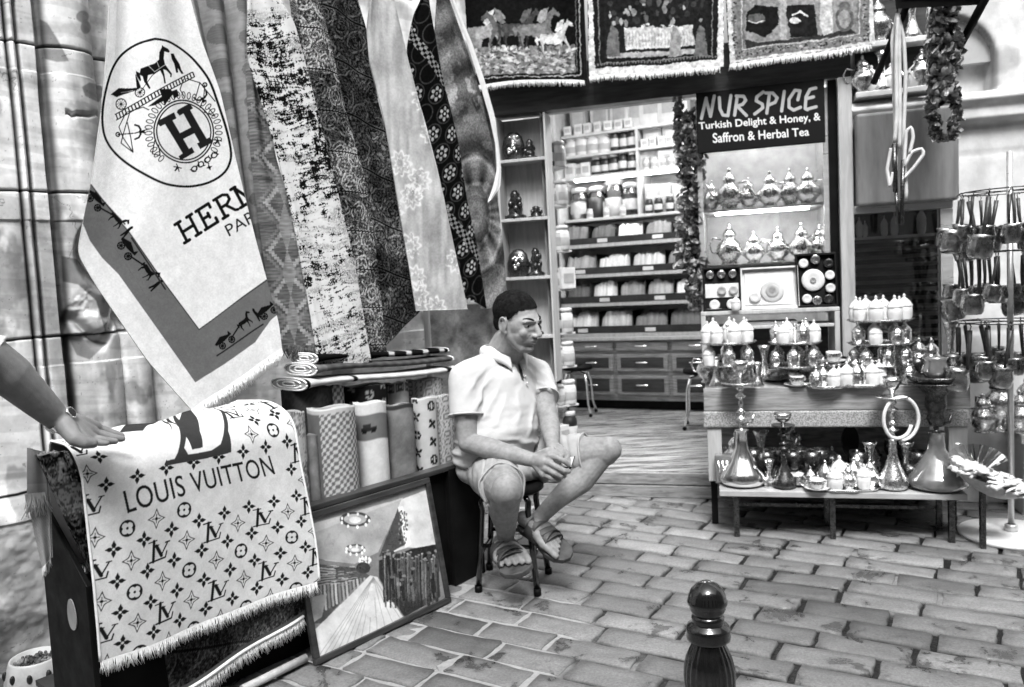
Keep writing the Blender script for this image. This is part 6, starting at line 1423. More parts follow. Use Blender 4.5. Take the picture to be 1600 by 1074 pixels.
# water pipes
def hookah(x, y, label, h, rb, glass, stem, tray_r, hose=False, topr=.0, wide_top=False):
    c = G(x, y, gz2); root = thing('water_pipe', label, 'water pipe', c, 0, 'water pipes on the low bench')
    hb = h*.44
    mb = MB(); mb.lathe([(0, 0), (rb*.75, 0), (rb*.95, hb*.06), (rb, hb*.14), (rb*.9, hb*.25), (rb*.55, hb*.45), (rb*.28, hb*.7), (rb*.24, hb*.95), (rb*.3, hb)], c, 32); mb.build('base', glass, root)
    mb = MB(); z0 = hb; pr = [(rb*.30, z0)]; k = 6; seg = (h*.36)/k
    for i in range(k):
        w = .013+.007*((i*5) % 3); pr += [(.010, z0+seg*(i+.15)), (w, z0+seg*(i+.35)), (w*1.1, z0+seg*(i+.5)), (w, z0+seg*(i+.65)), (.010, z0+seg*(i+.9))]
    mb.lathe(pr, c, 16); mb.build('stem', stem, root); zt_ = hb+h*.36
    mb = MB(); mb.lathe([(.008, zt_), (tray_r*.5, zt_+.002), (tray_r, zt_+.012), (tray_r, zt_+.016), (.01, zt_+.008)], c, 28); mb.build('ash_tray', stem if not wide_top else MT['darkmetal'], root)
    mb = MB(); mb.lathe([(.009, zt_+.006), (.012, zt_+h*.07), (.03, zt_+h*.10), (.042, zt_+h*.15), (.046, zt_+h*.2), (.03, zt_+h*.19), (0, zt_+h*.14)], c, 22, flute=.06, nfl=8); mb.build('clay_bowl', MT['steel'] if not wide_top else MT['darkmetal'], root)
    if wide_top:
        za = hb+h*.05; mb = MB(); mb.lathe([(.03, za), (.045, za+.03), (.035, za+.06), (.05, za+.10), (.045, za+.15), (.075, za+.19), (.10, za+.215), (.125, za+.235), (.13, za+.25), (.115, za+.255), (.06, za+.24), (0, za+.23)], c, 40, flute=.05, nfl=12); mb.build('dark_crown', MT['darkmetal'], root)
        mb = MB(); mb.lathe([(.0, za+.24), (.05, za+.245), (.065, za+.28), (.05, za+.33), (.06, za+.345), (.0, za+.35)], c, 24); mb.build('glass_bowl', MT['hookglass'], root)
    if hose:
        mb = MB(); pts = [(c[0]+.02, c[1]-.03, c[2]+hb+.03)]
        for i in range(40):
            a = -math.pi*.5+i/39*math.pi*2.35; R2 = .088 if i < 30 else .088-.0035*(i-30); pts.append((c[0]+.02+R2*1.0*math.cos(a), c[1]-.05, c[2]+hb+.115+R2*1.25*math.sin(a)))
        mb.tube(pts[1:], .0095, 8); mb.build('hose', MT['white'], root)
    else:
        mb = MB(); mb.tube([(c[0]+.01, c[1]-.01, c[2]+hb+.03), (c[0]+.05, c[1]-.03, c[2]+hb+.05), (c[0]+.06, c[1]-.03, c[2]+hb+.09)], .008, 8); mb.build('hose_port', stem, root)
    return c
hookah(1161, 757, 'large silver water pipe with a broad bell base at the left of the low bench', .68, .125, MT['steel'], MT['silver'], .10)
hookah(1226, 762, 'small dark water pipe second from the left on the low bench', .40, .062, MT['darkmetal'], MT['darkmetal'], .06)
hookah(1396, 764, 'slim silver water pipe with a looped white hose', .58, .075, MT['brass'], MT['silver'], .08, True)
hookah(1464, 762, 'tall glass water pipe with a wide dark top at the right of the low bench', .66, .15, MT['hookglass'], MT['darkmetal'], .13, False, 0, True)
# base dish under the right pipe
c = tray(1316, 764, gz2, .19, .09, 'large silver tray with a coffee set on the low bench')
for k, (dx, dy, s_, q) in enumerate(((-.14, -.02, CUP, 1.0), (-.08, .02, SGs, 1.25), (-.05, -.04, SGw, 1.1), (.0, .03, SGw, 1.4), (.02, -.03, TP, .8), (.07, .02, SGs, 1.3), (.10, -.03, SGw, 1.1), (.15, .01, SGs, 1.2))): dup(s_, (c[0]+dx, c[1]+dy, c[2]+.004), .3*k, f'{ORD[k]} piece of the coffee set from the left on the large bench tray', 'coffee set on the bench tray', q)
for k, x in enumerate((1178, 1198, 1212, 1238, 1252, 1268, 1282)):
    p = TB(TB.px(x, 745, -.2)[0], -.24+.05*(k % 2), gz2); dup(GOB, p, 0, f'{ORD[k]} dark goblet from the left in the back row on the low bench', 'dark goblets on the low bench', 1.35)
for k, x in enumerate((1345, 1362, 1420, 1438, 1500)):
    p = TB(TB.px(x, 745, -.2)[0], -.25, gz2); dup([GOB, VS, VS, GOB, VS][k], p, 0, f'{ORD[k]} metal vessel from the left in the back right row on the low bench', 'vessels at the back right of the low bench', 1.25)
mb = MB(); a = TB.px(1116, 700, -.14)[0]; b = TB.px(1152, 700, -.14)[0]; mb.fbox(TB, a+.0, b, -.2, -.14, gz2, gz2+.16); t = thing('glass_box', 'clear glass block vase at the left end of the low bench', 'box', TB(a, -.15, gz2)); mb.build('glass_body', MT['hookglass'], t, bevel=.01)
mb = MB()
for k in range(4): mb.tube([TB(a+.025+.022*k, -.138, gz2+.02), TB(a+.018+.022*k, -.137, gz2+.13)], .005, 6)
mb.build('tube', MT['steel'], t)
def dark_paddle():
    p = TB(TB.px(1330, 700, -.3)[0], -.33, .262); t = thing('leather_fan', 'black leather paddle standing behind the coffee tray under the counter', 'paddle', p)
    mb = MB(); mb.fbox(TB, TB.loc(p)[0]-.014, TB.loc(p)[0]+.014, -.338, -.322, .262, .40); mb.build('handle', MT['black'], t, bevel=.003)
    mb = MB(); u = TB.loc(p)[0]; poly = [(u+.045*math.cos(k*math.pi/12), .46+.085*math.sin(k*math.pi/12)) for k in range(24)]; mb.prism(poly, lambda a, b, t_: TB(a, t_, b), -.342, -.32); mb.build('blade', MT['black'], t, bevel=.004)
dark_paddle()
# ---- fan shell basket at the right end of the bench
def shell_basket():
    c = TB.P(1545, 770, .05); u, o, z = TB.loc(c); t = thing('shell_basket', 'fan shaped basket piled with pale sea shells at the right end of the bench', 'basket', c)
    mb = MB(); n = 30; vs = []
    for i in range(12):
        k = i/11
        for j in range(n):
            a = 2*math.pi*j/n; vs.append(np.array(c)+TB.d*(.16*k*math.cos(a))+TB.n*(.09*k*math.sin(a))+np.array([-.0, 0, .035+ .07*k*k-.05-.40*(.16*k*math.cos(a))]))
    mb.add(vs, [(i*n+j, (i+1)*n+j, (i+1)*n+(j+1) % n, i*n+(j+1) % n) for i in range(11) for j in range(n)], True); mb.build('basket_body', MT['woodl'], t)
    for k in range(150):
        a = random.uniform(0, 6.28); q = random.random()**.6*.165; du = q*math.cos(a); do = q*.55*math.sin(a); m2 = MB(); mm = Matrix.Rotation(random.uniform(0, 6), 3, 'Z') @ Matrix.Rotation(random.uniform(-1, 1), 3, 'X')
        m2.lathe([(0, .012), (.018, .012), (.032, 0), (.029, -.001), (.010, .006), (0, .008)], np.array(c)+TB.d*du+TB.n*do+np.array([0, 0, .045+random.random()*.06-.40*du]), 10, M=mm, flute=.12, nfl=5)
        if k == 0: acc = m2
        else: acc.add(m2.v, m2.f, True)
    acc.build('shells', MT['white'], t)
    mb = MB(); vs = []
    for i in range(2):
        for j in range(17):
            a = math.pi*(.15+.7*j/16); r_ = (.05, .19)[i]; vs.append(np.array(c)+TB.d*(-.02+r_*math.cos(a)*.9-.02)+TB.n*(-.07-.02*i+.012*(j % 2))+np.array([0, 0, .07+r_*math.sin(a)*.8]))
    mb.add(vs, [(j, j+1, 18+j, 17+j) for j in range(16)]); mb.build('clear_wrap', MT['jar'], t)
    mb = MB(); mb.fbox(TB, u-.035, u-.012, o-.03, o+.0, 0, z+.0); mb.build('support_leg', MT['darkmetal'], t)
shell_basket()
# ---- copper pot rack
pr = thing('pot_rack', 'tall steel rack on a white disc base with three rings of hanging pots', 'rack', G(1580, 838, 0)); pc = pr.location
MT['discw'] = M('white_enamel', .6, .72, rough=.4, scale=5, bump=.05, grime=.5)
mb = MB(); mb.lathe([(0, 0), (.235, 0), (.24, .012), (.235, .024), (0, .028)], pc, 40); mb.build('disc_base', MT['discw'], pr)
mb = MB(); mb.lathe([(0, .028), (.03, .028), (.03, .06), (.02, .065)], pc, 16); mb.tube([(pc.x, pc.y, .03), (pc.x, pc.y, 1.93)], .014, 12); mb.build('pole', MT['alu'], pr)
def pot():
    t = proto(thing('coffee_pot', 'x', 'coffee pot', (0, 0, -20)))
    mb = MB(); mb.lathe([(0, -.235), (.036, -.235), (.042, -.225), (.046, -.20), (.040, -.17), (.047, -.155), (.044, -.155), (.036, -.17), (.04, -.2), (0, -.22)], (.0, -.03, 0), 20); mb.build('pot_body', MT['copper'], t, world=False)
    mb = MB(); mb.tube([(0, .01, -.165), (0, .012, -.10), (0, .008, -.02)], [.006, .0075, .009], 8); mb.build('handle', MT['wooddark'], t, world=False)
    mb = MB(); mb.tube([(0, .008, -.02), (0, .012, -.005), (0, 0, .006), (0, -.01, -.002)], .0022, 6); mb.build('hook', MT['darkmetal'], t, world=False); return t
POT = pot()
gpp = 'small pots hanging from the steel rack'
for ri, (y, R_) in enumerate(((298, .22), (392, .235), (502, .24))):
    z = (_O+ray(1580, y)*(pc.y/ray(1580, y)[1]))[2]
    mb = MB(); mb.tube([(pc.x+R_*math.cos(a), pc.y+R_*math.sin(a), z) for a in np.linspace(0, 2*math.pi, 37)], .0035, 6, False)
    for q in range(3): mb.tube([(pc.x-R_*math.cos(q*1.047), pc.y-R_*math.sin(q*1.047), z), (pc.x+R_*math.cos(q*1.047), pc.y+R_*math.sin(q*1.047), z)], .003, 6)
    mb.build('ring', MT['darkmetal'], pr)
    nP = 15; ex = 6
    for k in range(nP):
        a = 2*math.pi*k/nP+.2*ri; s_ = [1.0, 1.25, 1.1, 1.4][(k*3+ri) % 4]
        x_, y_ = pc.x+R_*math.cos(a), pc.y+R_*math.sin(a)
        dp_ = dup(POT, (x_, y_, z-.004), a+math.pi/2+random.uniform(-.5, .5), f'{["smallest", "wide", "medium", "largest"][(k*3+ri) % 4]} hammered pot, {ORD[k]} counterclockwise on the {["top", "middle", "bottom"][ri]} ring', gpp, (s_*.94, s_*.94, s_*1.0)); dp_.rotation_euler = (random.uniform(-.16, .16), random.uniform(-.2, .2), dp_.rotation_euler[2])
    for k in range(ex):
        a = 2*math.pi*k/ex+.5*ri; dup(POT, (pc.x+R_*.5*math.cos(a), pc.y+R_*.5*math.sin(a), z-.004), a+2.2, f'{ORD[k]} pot counterclockwise on the inner spokes of the {["top", "middle", "bottom"][ri]} ring', gpp, 1.05)
# ---- strings and hoses hanging at the right
af = .55
mb = MB(); A_ = FA.P(1365, 130, .12); B_ = FA.P(1432, -25, .5); mb.tube([A_, B_], .02, 6); C_ = FA.P(1490, 90, .3); D_ = FA.P(1560, -40, .6); mb.tube([C_, D_], .022, 6); 
aw = thing('awning', 'dark canvas awning edge above the hanging dried peppers', 'awning', FA(2.2, .2, 2.7)); mb.build('arm', MT['black'], aw)
mb = MB(); q = [FA.P(1395, -40, .52), FA.P(1560, -40, .6), FA.P(1530, 8, .5), FA.P(1400, 14, .5)]; q2 = [p+np.array([0, 0, .03]) for p in q]; mb.add(q+q2, [(0, 1, 2, 3), (7, 6, 5, 4), (0, 4, 5, 1), (1, 5, 6, 2), (2, 6, 7, 3), (3, 7, 4, 0)]); mb.build('canvas', MT['black'], aw)
hq = lambda l, o=.4: [FA.P(x, y, o) for x, y in l]
cluster_string('pepper_string', 'thick hanging string of dried peppers and aubergines ending in a loop', 'dried peppers', hq([(1478, -20), (1476, 60), (1474, 120), (1470, 160)]), lambda t: .055+.035*math.exp(-((t-.55)/.2)**2), MT['dried'], 820, .029, 11)
cluster_string('pepper_string', 'lower dried pepper loop hanging below the thick string', 'dried peppers', hq([(1458, 140), (1456, 180), (1466, 218), (1486, 218), (1494, 185), (1492, 145)]), .022, MT['dried'], 240, .024, 12)
ch = thing('chain', 'thin pale chain hanging left of the dried peppers', 'chain', FA.P(1449, 0, .4)); mb = MB()
for k in range(16):
    p = FA.P(1449, -12+k*9, .42); mb.tube([p+np.array([.006*math.cos(a)*(k % 2 == 0), .006*math.cos(a)*(k % 2), .014*math.sin(a)]) for a in np.linspace(0, 2*math.pi, 11)], .0022, 5, False)
mb.build('link', MT['alu'], ch)
hs = thing('pipe_hoses', 'bundle of long pale water pipe hoses hanging from a hook', 'hoses', FA.P(1402, 20, .45))
for k, l in enumerate((([(1402, 22), (1394, 60), (1397, 140), (1400, 240), (1398, 300)]), ([(1402, 22), (1412, 60), (1415, 120), (1411, 220), (1416, 300), (1413, 325)]), ([(1404, 24), (1405, 80), (1406, 160), (1405, 240)]), ([(1403, 24), (1400, 90), (1401, 180), (1397, 230)]))):
    mb = MB(); q = smooth_line(l, 1)[::8]; mb.tube([FA.P(x, y, .43+.012*k) for x, y in q], .0105, 8); mb.build('hose', MT['cream'], hs)
for l in ([(1411, 280), (1428, 262), (1444, 240), (1440, 232), (1424, 238), (1412, 262), (1416, 205), (1424, 198), (1427, 215), (1420, 245)], [(1392, 232), (1386, 265), (1390, 292), (1396, 268)]):
    mb = MB(); q = smooth_line(l, 1)[::5]; mb.tube([FA.P(x, y, .47) for x, y in q], .009, 8); mb.build('hose_loop', MT['cream'], hs)
mb = MB(); mb.tube(hq([(1397, 225), (1399, 300)], .47), .013, 8); mb.tube(hq([(1411, 250), (1409, 352)], .47), .011, 8); mb.tube(hq([(1400, 300), (1403, 350)], .47), .008, 8); mb.build('mouthpiece', MT['darkmetal'], hs)
mb = MB(); mb.tube(hq([(1403, -30), (1402, 20)], .45), .004, 6); mb.build('hook', MT['darkmetal'], hs)
# ---- grey cabinet, window with blinds and the shelf above them
wc = thing('wall_cabinet', 'grey painted wall cabinet with rounded corner between post and stone wall', 'cabinet', FA(2.2, .1, 1.9))
mb = MB(); rect(mb, FA, 1337, 178, 1500, 312, -.05, .10); mb.build('door', MT['cabinet'], wc, bevel=.02, segs=4)
ww = thing('window', 'pale framed window with dark horizontal blinds below the grey cabinet', 'window', FA(2.2, .05, 1.0))
fu = [FA.px(x, 400, .04)[0] for x in (1336, 1470, 1490)]; wz0, wz1 = FA.px(1400, 560, .04)[1], FA.px(1400, 318, .04)[1]
mb = MB(); mb.fbox(FA, fu[0], fu[2], .0, .04, wz1-.045, wz1); mb.fbox(FA, fu[1], fu[2], .0, .04, wz0, wz1-.046); mb.build('frame', MT['alu'], ww, bevel=.004)
mb = MB(); mb.fbox(FA, fu[0], fu[1], -.05, -.04, wz0, wz1-.046); mb.build('dark_backing', MT['black'], ww)
mb = MB(); mb.fbox(FA, fu[0], fu[1], .022, .026, wz0, wz1-.046); mb.build('pane', MT['glass'], ww)
mb = MB(); zsl = FA.px(1400, 372, 0)[1]
for k in range(13):
    z = zsl-k*.048
    if z > wz0: mb.add([FA(fu[0]+.005, -.02, z), FA(fu[1]-.005, -.02, z), FA(fu[1]-.005, .01, z-.022), FA(fu[0]+.005, .01, z-.022)], [(0, 1, 2, 3)])
mb.build('blinds', M('blind_slat', .10, .16, rough=.4), ww)
mb = MB(); mb.fbox(FA, fu[0]+.002, fu[1]-.002, -.03, .018, zsl+.0, zsl+.015); mb.build('window_shelf', MT['cream'], ww)
for k, (x, s_) in enumerate(((1343, 1.0), (1352, .8), (1382, 1.0), (1398, 1.1), (1440, 1.3))): dup(SGw, FA(FA.px(x, 370, 0)[0], -.005, zsl+.016), 0, f'{ORD[k]} white pot from the left standing in the window above the blinds', 'white pots in the window', (s_*.6, s_*.6, s_))
us = thing('upper_shelf', 'white shelf of ornaments above the grey cabinet beside the post', 'shelf', FA(2.1, .0, 2.6))
for (y, x1) in ((145, 1500), (68, 1452)):
    u0_, z_ = FA.px(1337, y, .06); u1_, _ = FA.px(x1, y, .06); mb = MB(); mb.fbox(FA, u0_, u1_, -.1, .06, z_-.03, z_); mb.build('shelf_board', MT['cream'], us, bevel=.004)
    if y == 145: zz = z_
    else: z2_ = z_
mb = MB(); a, _ = FA.px(1337, 145, -.05); b, _ = FA.px(1452, 145, -.05); mb.fbox(FA, a, b, -.1, -.05, zz, z2_+.4); mb.build('back_board', MT['wooddark'], us)
for k, x in enumerate((1348, 1362, 1378, 1392, 1430, 1440)): dup([TP, SGw, VS, SGw, SGw, TP][k], FA(FA.px(x, 140, .0)[0], .005, zz+.001), .5*k, f'{ORD[k]} ornament from the left on the white shelf above the cabinet', 'ornaments above the grey cabinet', 1.3)
for k, x in enumerate((1372, 1425)): dup([TPB, VS][k], FA(FA.px(x, 60, .0)[0], .005, z2_+.001), .5*k, f'{["dark brass teapot", "pale vase"][k]} on the highest shelf above the cabinet', 'ornaments above the grey cabinet', 1.3)
# ---- samovar and pots on the stone ledge at far right
zl = FA.px(1590, 672, .1)[1]
def samovar():
    p = FA(FA.px(1563, 665, .12)[0], .12, zl+.001); t = thing('samovar', 'bulbous silver samovar with dark finial on the stone ledge', 'samovar', p)
    rr = .085; mb = MB(); mb.lathe([(0, 0), (.06, 0), (.065, .015), (.035, .03), (.035, .06), (.075, .09), (.09, .14), (.088, .18), (.06, .21), (.05, .22), (.05, .235)], p, 26); mb.build('body', MT['silver'], t)
    mb = MB(); mb.lathe([(.055, .236), (.05, .26), (.02, .28), (.012, .29), (.02, .31), (.0, .33)], p, 20); mb.build('lid', MT['darkmetal'], t)
    for s_ in (-1, 1): mb = MB(); mb.tube([p+FA.d*s_*.085+np.array([0, 0, .18]), p+FA.d*s_*.12+np.array([0, 0, .19]), p+FA.d*s_*.12+np.array([0, 0, .13]), p+FA.d*s_*.088+np.array([0, 0, .12])], .007, 6); mb.build('handle', MT['darkmetal'], t)
samovar()
for k, (x, src, q) in enumerate(((1535, TP, 1.3), (1592, TP, 1.4), (1548, VS, .9), (1580, SGs, 1.3), (1610, TPB, 1.5))): dup(src, FA(FA.px(x, 670, .17)[0], .17 if k < 4 else .1, zl+.001), .6*k, f'{ORD[k]} vessel beside the samovar on the stone ledge', 'vessels on the stone ledge', q)
dup(VS, TB(cu1-.06, -.32, gz), 0, 'tall dark ribbed vase at the right end of the counter', None, (1.2, 1.2, 1.9))
# ---- bollard in the foreground
def bollard():
    c = None; D_ = 2.42; X_ = (_O+ray(1105, 940)*(D_/ray(1105, 940)[1])); s = 1.0
    zt_ = (_O+ray(1105, 908)*(D_/ray(1105, 908)[1]))[2]; root = thing('bollard', 'glossy black cast iron bollard with ball finial in the foreground', 'bollard', (X_[0], X_[1], 0))
    h = zt_; k = D_/FPX
    pr = [(0, 0)]; P_ = [(31*k*s, 998), (31, 0)]
    f = lambda r, y: (r*k, h-(y-908)*k)
    mb = MB(); mb.lathe([f(0, 908), f(9, 909), f(18, 914), f(25, 921), f(29.5, 931), f(30.5, 937)], (X_[0], X_[1], 0), 40); mb.lathe([f(30.5, 937), f(32, 940), f(31.5, 945), f(27.5, 949), f(28.5, 953), f(25, 960), f(23, 963)], (X_[0], X_[1], 0), 40); mb.build('ball_finial', MT['blackmetal'], root)
    mb = MB(); mb.lathe([f(23, 963), f(26, 966), f(26, 971), f(24, 974), f(26, 977), f(33, 981), f(35.5, 987), f(34.5, 993), f(35.5, 997), f(35, 1002), f(29, 1006), f(24.5, 1009)], (X_[0], X_[1], 0), 40); mb.build('collar', MT['blackmetal'], root)
    mb = MB(); mb.lathe([f(24.5, 1009), f(30, 1020), f(36, 1034), f(39.5, 1050), f(40.5, 1066), f(39, 1084), f(34, 1110), f(30, 1140), f(30, 1170)], (X_[0], X_[1], 0), 96, flute=.03, nfl=22); mb.build('fluted_body', MT['blackmetal'], root)
    zb = f(30, 1170)[1]; mb = MB(); mb.lathe([(30*k, zb), (36*k, zb-.02), (38*k, zb-.05), (44*k, zb-.07), (46*k, 0)], (X_[0], X_[1], 0), 40); mb.build('foot', MT['blackmetal'], root)
bollard()
# ---- pet bowl
p = G(58, 1062, 0); t = thing('pet_bowl', 'white patterned pet bowl filled with dark kibble by the stone wall', 'bowl', p)
mb = MB(); mb.lathe([(0, 0), (.105, 0), (.108, .01), (.088, .085), (.084, .092), (.078, .088), (.072, .05), (0, .045)], p, 36); mb.build('dish', MT['discw'], t)
mb = MB()
for k in range(10):
    a = k*.63; mb.ball((p[0]+.1*math.cos(a), p[1]+.1*math.sin(a), .045), (.010, .010, .018), 8, 6)
mb.build('paw_print', MT['dark'], t); mb = MB()
for k in range(170):
    a = random.uniform(0, 6.28); q = .068*random.random()**.5; mb.ball((p[0]+q*math.cos(a), p[1]+q*math.sin(a), .066+random.random()*.014), .0065, 6, 4)
mb.build('kibble', MT['dried'], t)
# ---- wooden bar on the ground under the draped carpets
a = G(378, 1078, .03); b = G(478, 1028, .03); mb = MB(); mb.tube([a, b], .016, 8); tag(mb.build('wooden_bar', MT['woodl']), 'worn wooden bar lying on the paving under the draped carpets', 'bar')
for q in PROTO:
    for ch_ in list(q.children):
        for g_ in list(ch_.children): bpy.data.objects.remove(g_)
        bpy.data.objects.remove(ch_)
    bpy.data.objects.remove(q)
# ================================================================== PEOPLE
MT['skin'] = M('skin', .85, 1.1, rough=.5, scale=26, bump=.4, bscale=220, bdist=.002, attr=True, spec=.3)
MT['shirt'] = M('white_cotton', .43, .50, rough=.85, scale=6, bump=.5, bscale=22, bdist=.006, spec=.2)
MT['shorts'] = M('pale_chino', .27, .36, rough=.85, scale=12, bump=.35, bscale=18, bdist=.006, spec=.2)
MT['hair'] = M('short_dark_hair', .003, .014, rough=.8, scale=60, bump=1.0, bscale=300, bdist=.004, spec=.08)
MT['leather'] = M('worn_leather', .03, .07, rough=.55, scale=20, bump=.3, bscale=80)
MT['denim'] = M('dark_trousers', .05, .08, rough=.85, scale=12, bump=.3)
def J(px, py, Y):
    d = ray(px, py); return _O+d*(Y/d[1])
def nz(v): v = np.asarray(v, float); return v/np.linalg.norm(v)
class Blob:
    """overlapping tapered limbs and ellipsoids, merged into one continuous surface"""
    def __init__(s): s.m = MB()
    def cone(s, p0, r0, p1, r1, n=18):
        s.m.tube([p0, p1], [r0, r1], n); s.m.ball(p0, r0*.998, n, 10); s.m.ball(p1, r1*.998, n, 10); return s
    def flat(s, p0, r0, p1, r1, n=24): s.m.tube([p0, p1], [r0, r1], n); return s
    def chain(s, pts, rs):
        for a, b, c, d in zip(pts[:-1], rs[:-1], pts[1:], rs[1:]): s.cone(a, b, c, d)
        return s
    def ell(s, c, r, ax=None, n=26):
        Mx = None
        if ax is not None: Mx = Matrix(np.stack([nz(a) for a in ax], 1).tolist())
        s.m.ball(c, tuple(r), n, 16, M=Mx); return s
    def mesh(s, vox, smooth=4):
        me = bpy.data.meshes.new('b'); me.from_pydata([tuple(v) for v in s.m.v], [], s.m.f); o = bpy.data.objects.new('b', me); COL.objects.link(o)
        r = o.modifiers.new('r', 'REMESH'); r.mode = 'VOXEL'; r.voxel_size = vox; q = o.modifiers.new('s', 'SMOOTH'); q.iterations = smooth; q.factor = .5
        dg = bpy.context.evaluated_depsgraph_get(); dg.update(); out = bpy.data.meshes.new_from_object(o.evaluated_get(dg)); bpy.data.objects.remove(o); bpy.data.meshes.remove(me); return out
def link(me, name, mat, parent, col=None, deform=None, cut=None):
    n = len(me.vertices); co = np.zeros(n*3, np.float32); me.vertices.foreach_get('co', co); co = co.reshape(-1, 3).astype(float)
    if deform is not None:
        no = np.zeros(n*3, np.float32); me.vertices.foreach_get('normal', no); co = deform(co, no.reshape(-1, 3))
    if cut is not None:
        kill = cut(co); bm = bmesh.new(); bm.from_mesh(me); bm.verts.ensure_lookup_table()
        for i in range(n): bm.verts[i].co = co[i]
        bmesh.ops.delete(bm, geom=[bm.verts[i] for i in np.nonzero(kill)[0]], context='VERTS'); bm.to_mesh(me); bm.free()
        n = len(me.vertices); co2 = np.zeros(n*3, np.float32); me.vertices.foreach_get('co', co2); co = co2.reshape(-1, 3).astype(float)
    if col is not None:
        at = me.color_attributes.new('Col', 'FLOAT_COLOR', 'POINT'); cc = np.ones((n, 4), np.float32); cc[:, :3] = col(co)[:, None]; at.data.foreach_set('color', cc.ravel())
    off = np.array(parent.location); me.vertices.foreach_set('co', (co-off).astype(np.float32).ravel())
    me.polygons.foreach_set('use_smooth', np.full(len(me.polygons), True)); me.materials.clear(); me.materials.append(mat); me.update(); me.name = name
    o = bpy.data.objects.new(name, me); COL.objects.link(o); o.parent = parent; return o
class Head:
    def __init__(s, c, fwd, hh, down=0., roll=0.):
        f = nz([fwd[0], fwd[1], 0]); l = np.array([-f[1], f[0], 0]); u = np.array([0, 0, 1.]); a = rad(down)
        s.f = f*math.cos(a)-u*math.sin(a); s.u = u*math.cos(a)+f*math.sin(a); s.l = l
        b = rad(roll); s.l, s.u = s.l*math.cos(b)+s.u*math.sin(b), s.u*math.cos(b)-s.l*math.sin(b)
        s.c = np.asarray(c, float); s.h = hh
    def __call__(s, x, y, z): return s.c+(s.l*x+s.f*y+s.u*z)*s.h
    def ax(s): return (s.l, s.f, s.u)
    def loc(s, co): q = (co-s.c)/s.h; return q@s.l, q@s.f, q@s.u
    def add(s, b):
        h = s.h; E = lambda x, y, z, a, c, d: b.ell(s(x, y, z), (a*h, c*h, d*h), s.ax())
        E(0, -.09, .16, .315, .385, .335); E(0, .07, .02, .275, .29, .30); E(0, .12, -.16, .235, .235, .27); E(0, .20, -.37, .125, .125, .095)
        for q in (-1, 1):
            b.cone(s(q*.215, -.03, -.18), .085*h, s(q*.10, .19, -.37), .08*h); b.cone(s(q*.235, -.05, .0), .08*h, s(q*.215, -.03, -.2), .085*h)
            b.cone(s(q*.045, .335, .095), .036*h, s(q*.19, .28, .088), .036*h); b.ell(s(q*.165, .235, -.10), (.070*h, .070*h, .085*h), s.ax())
            b.ell(s(q*.052, .395, -.135), (.036*h, .042*h, .034*h), s.ax())
            # ear: shell + rim
            b.ell(s(q*.318, -.045, -.03), (.028*h, .07*h, .115*h), (nz(s.l+q*-.35*s.f), nz(s.f+q*.35*s.l), s.u))
            rim = [s(q*(.335+.022*math.sin(t)), -.05-.072*math.cos(t)-.01, -.02+.125*math.sin(t*1.0)) for t in np.linspace(-1.1, 3.4, 14)]
            b.chain(rim, [.017*h]*14); b.ell(s(q*.318, -.01, -.135), (.02*h, .035*h, .035*h), s.ax())
        b.cone(s(0, .33, .06), .038*h, s(0, .435, -.105), .05*h); b.ell(s(0, .435, -.115), (.048*h, .045*h, .04*h), s.ax())
        E(0, .265, -.225, .13, .115, .10)
        b.chain([s(-.095, .315, -.225), s(-.03, .372, -.212), s(0, .372, -.218), s(.03, .372, -.212), s(.095, .315, -.225)], [.014*h, .022*h, .021*h, .022*h, .014*h])
        b.chain([s(-.085, .315, -.252), s(0, .366, -.268), s(.085, .315, -.252)], [.014*h, .027*h, .014*h])
        E(0, .275, -.375, .085, .07, .06)
    def deform(s, co):
        x, y, z = s.loc(co)
        push = np.zeros(len(co))
        for q in (-1, 1):
            g = np.exp(-(((x-q*.135)/.075)**2+((z-.03)/.042)**2))*(y > .1); push += .062*g
        g = np.exp(-((z+.243)/.008)**2-(x/.10)**2)*(y > .26); push += .016*g
        g = np.exp(-((z+.315)/.02)**2-(x/.10)**2)*(y > .22); push += .012*g
        for q in (-1, 1): push += .02*np.exp(-(((x-q*.33)/.03)**2+((y+.04)/.03)**2+((z+.01)/.05)**2))
        for q in (-1, 1): push += .010*np.exp(-((np.abs((x-q*.12)+(z+.17)*.6*q)/.014)**2))*(z < -.13)*(z > -.27)*(y > .22)*(q*x > 0)
        return co-(s.f*push[:, None])*s.h
    def tone(s, co):
        x, y, z = s.loc(co); near = (np.abs(x) < .42) & (np.abs(y) < .6) & (z > -.5) & (z < .6)
        t = np.ones(len(co))
        beard = sst(-z, .10, .2)*sst(y, -.08, .05)*(z > -.55)*(1-np.exp(-((z+.24)/.035)**2-(x/.12)**2)*(y > .3)*.8)*(1-sst(np.hypot(x-.18*np.sign(x), z+.08), .13, .05))
        t = t-.36*np.clip(beard, 0, 1)*(.8+.4*fbm(x*30, z*30, 4)); mou = np.exp(-((z+.178)/.024)**2-(x/.12)**2)*(y > .28); t = t-.38*mou
        lip = np.exp(-((z+.243)/.03)**2-(x/.085)**2)*(y > .3); t = t-.20*lip
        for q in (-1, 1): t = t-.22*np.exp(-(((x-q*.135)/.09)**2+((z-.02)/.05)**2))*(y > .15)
        return np.where(near, np.clip(t, .3, 1.2)*1.4, 1)
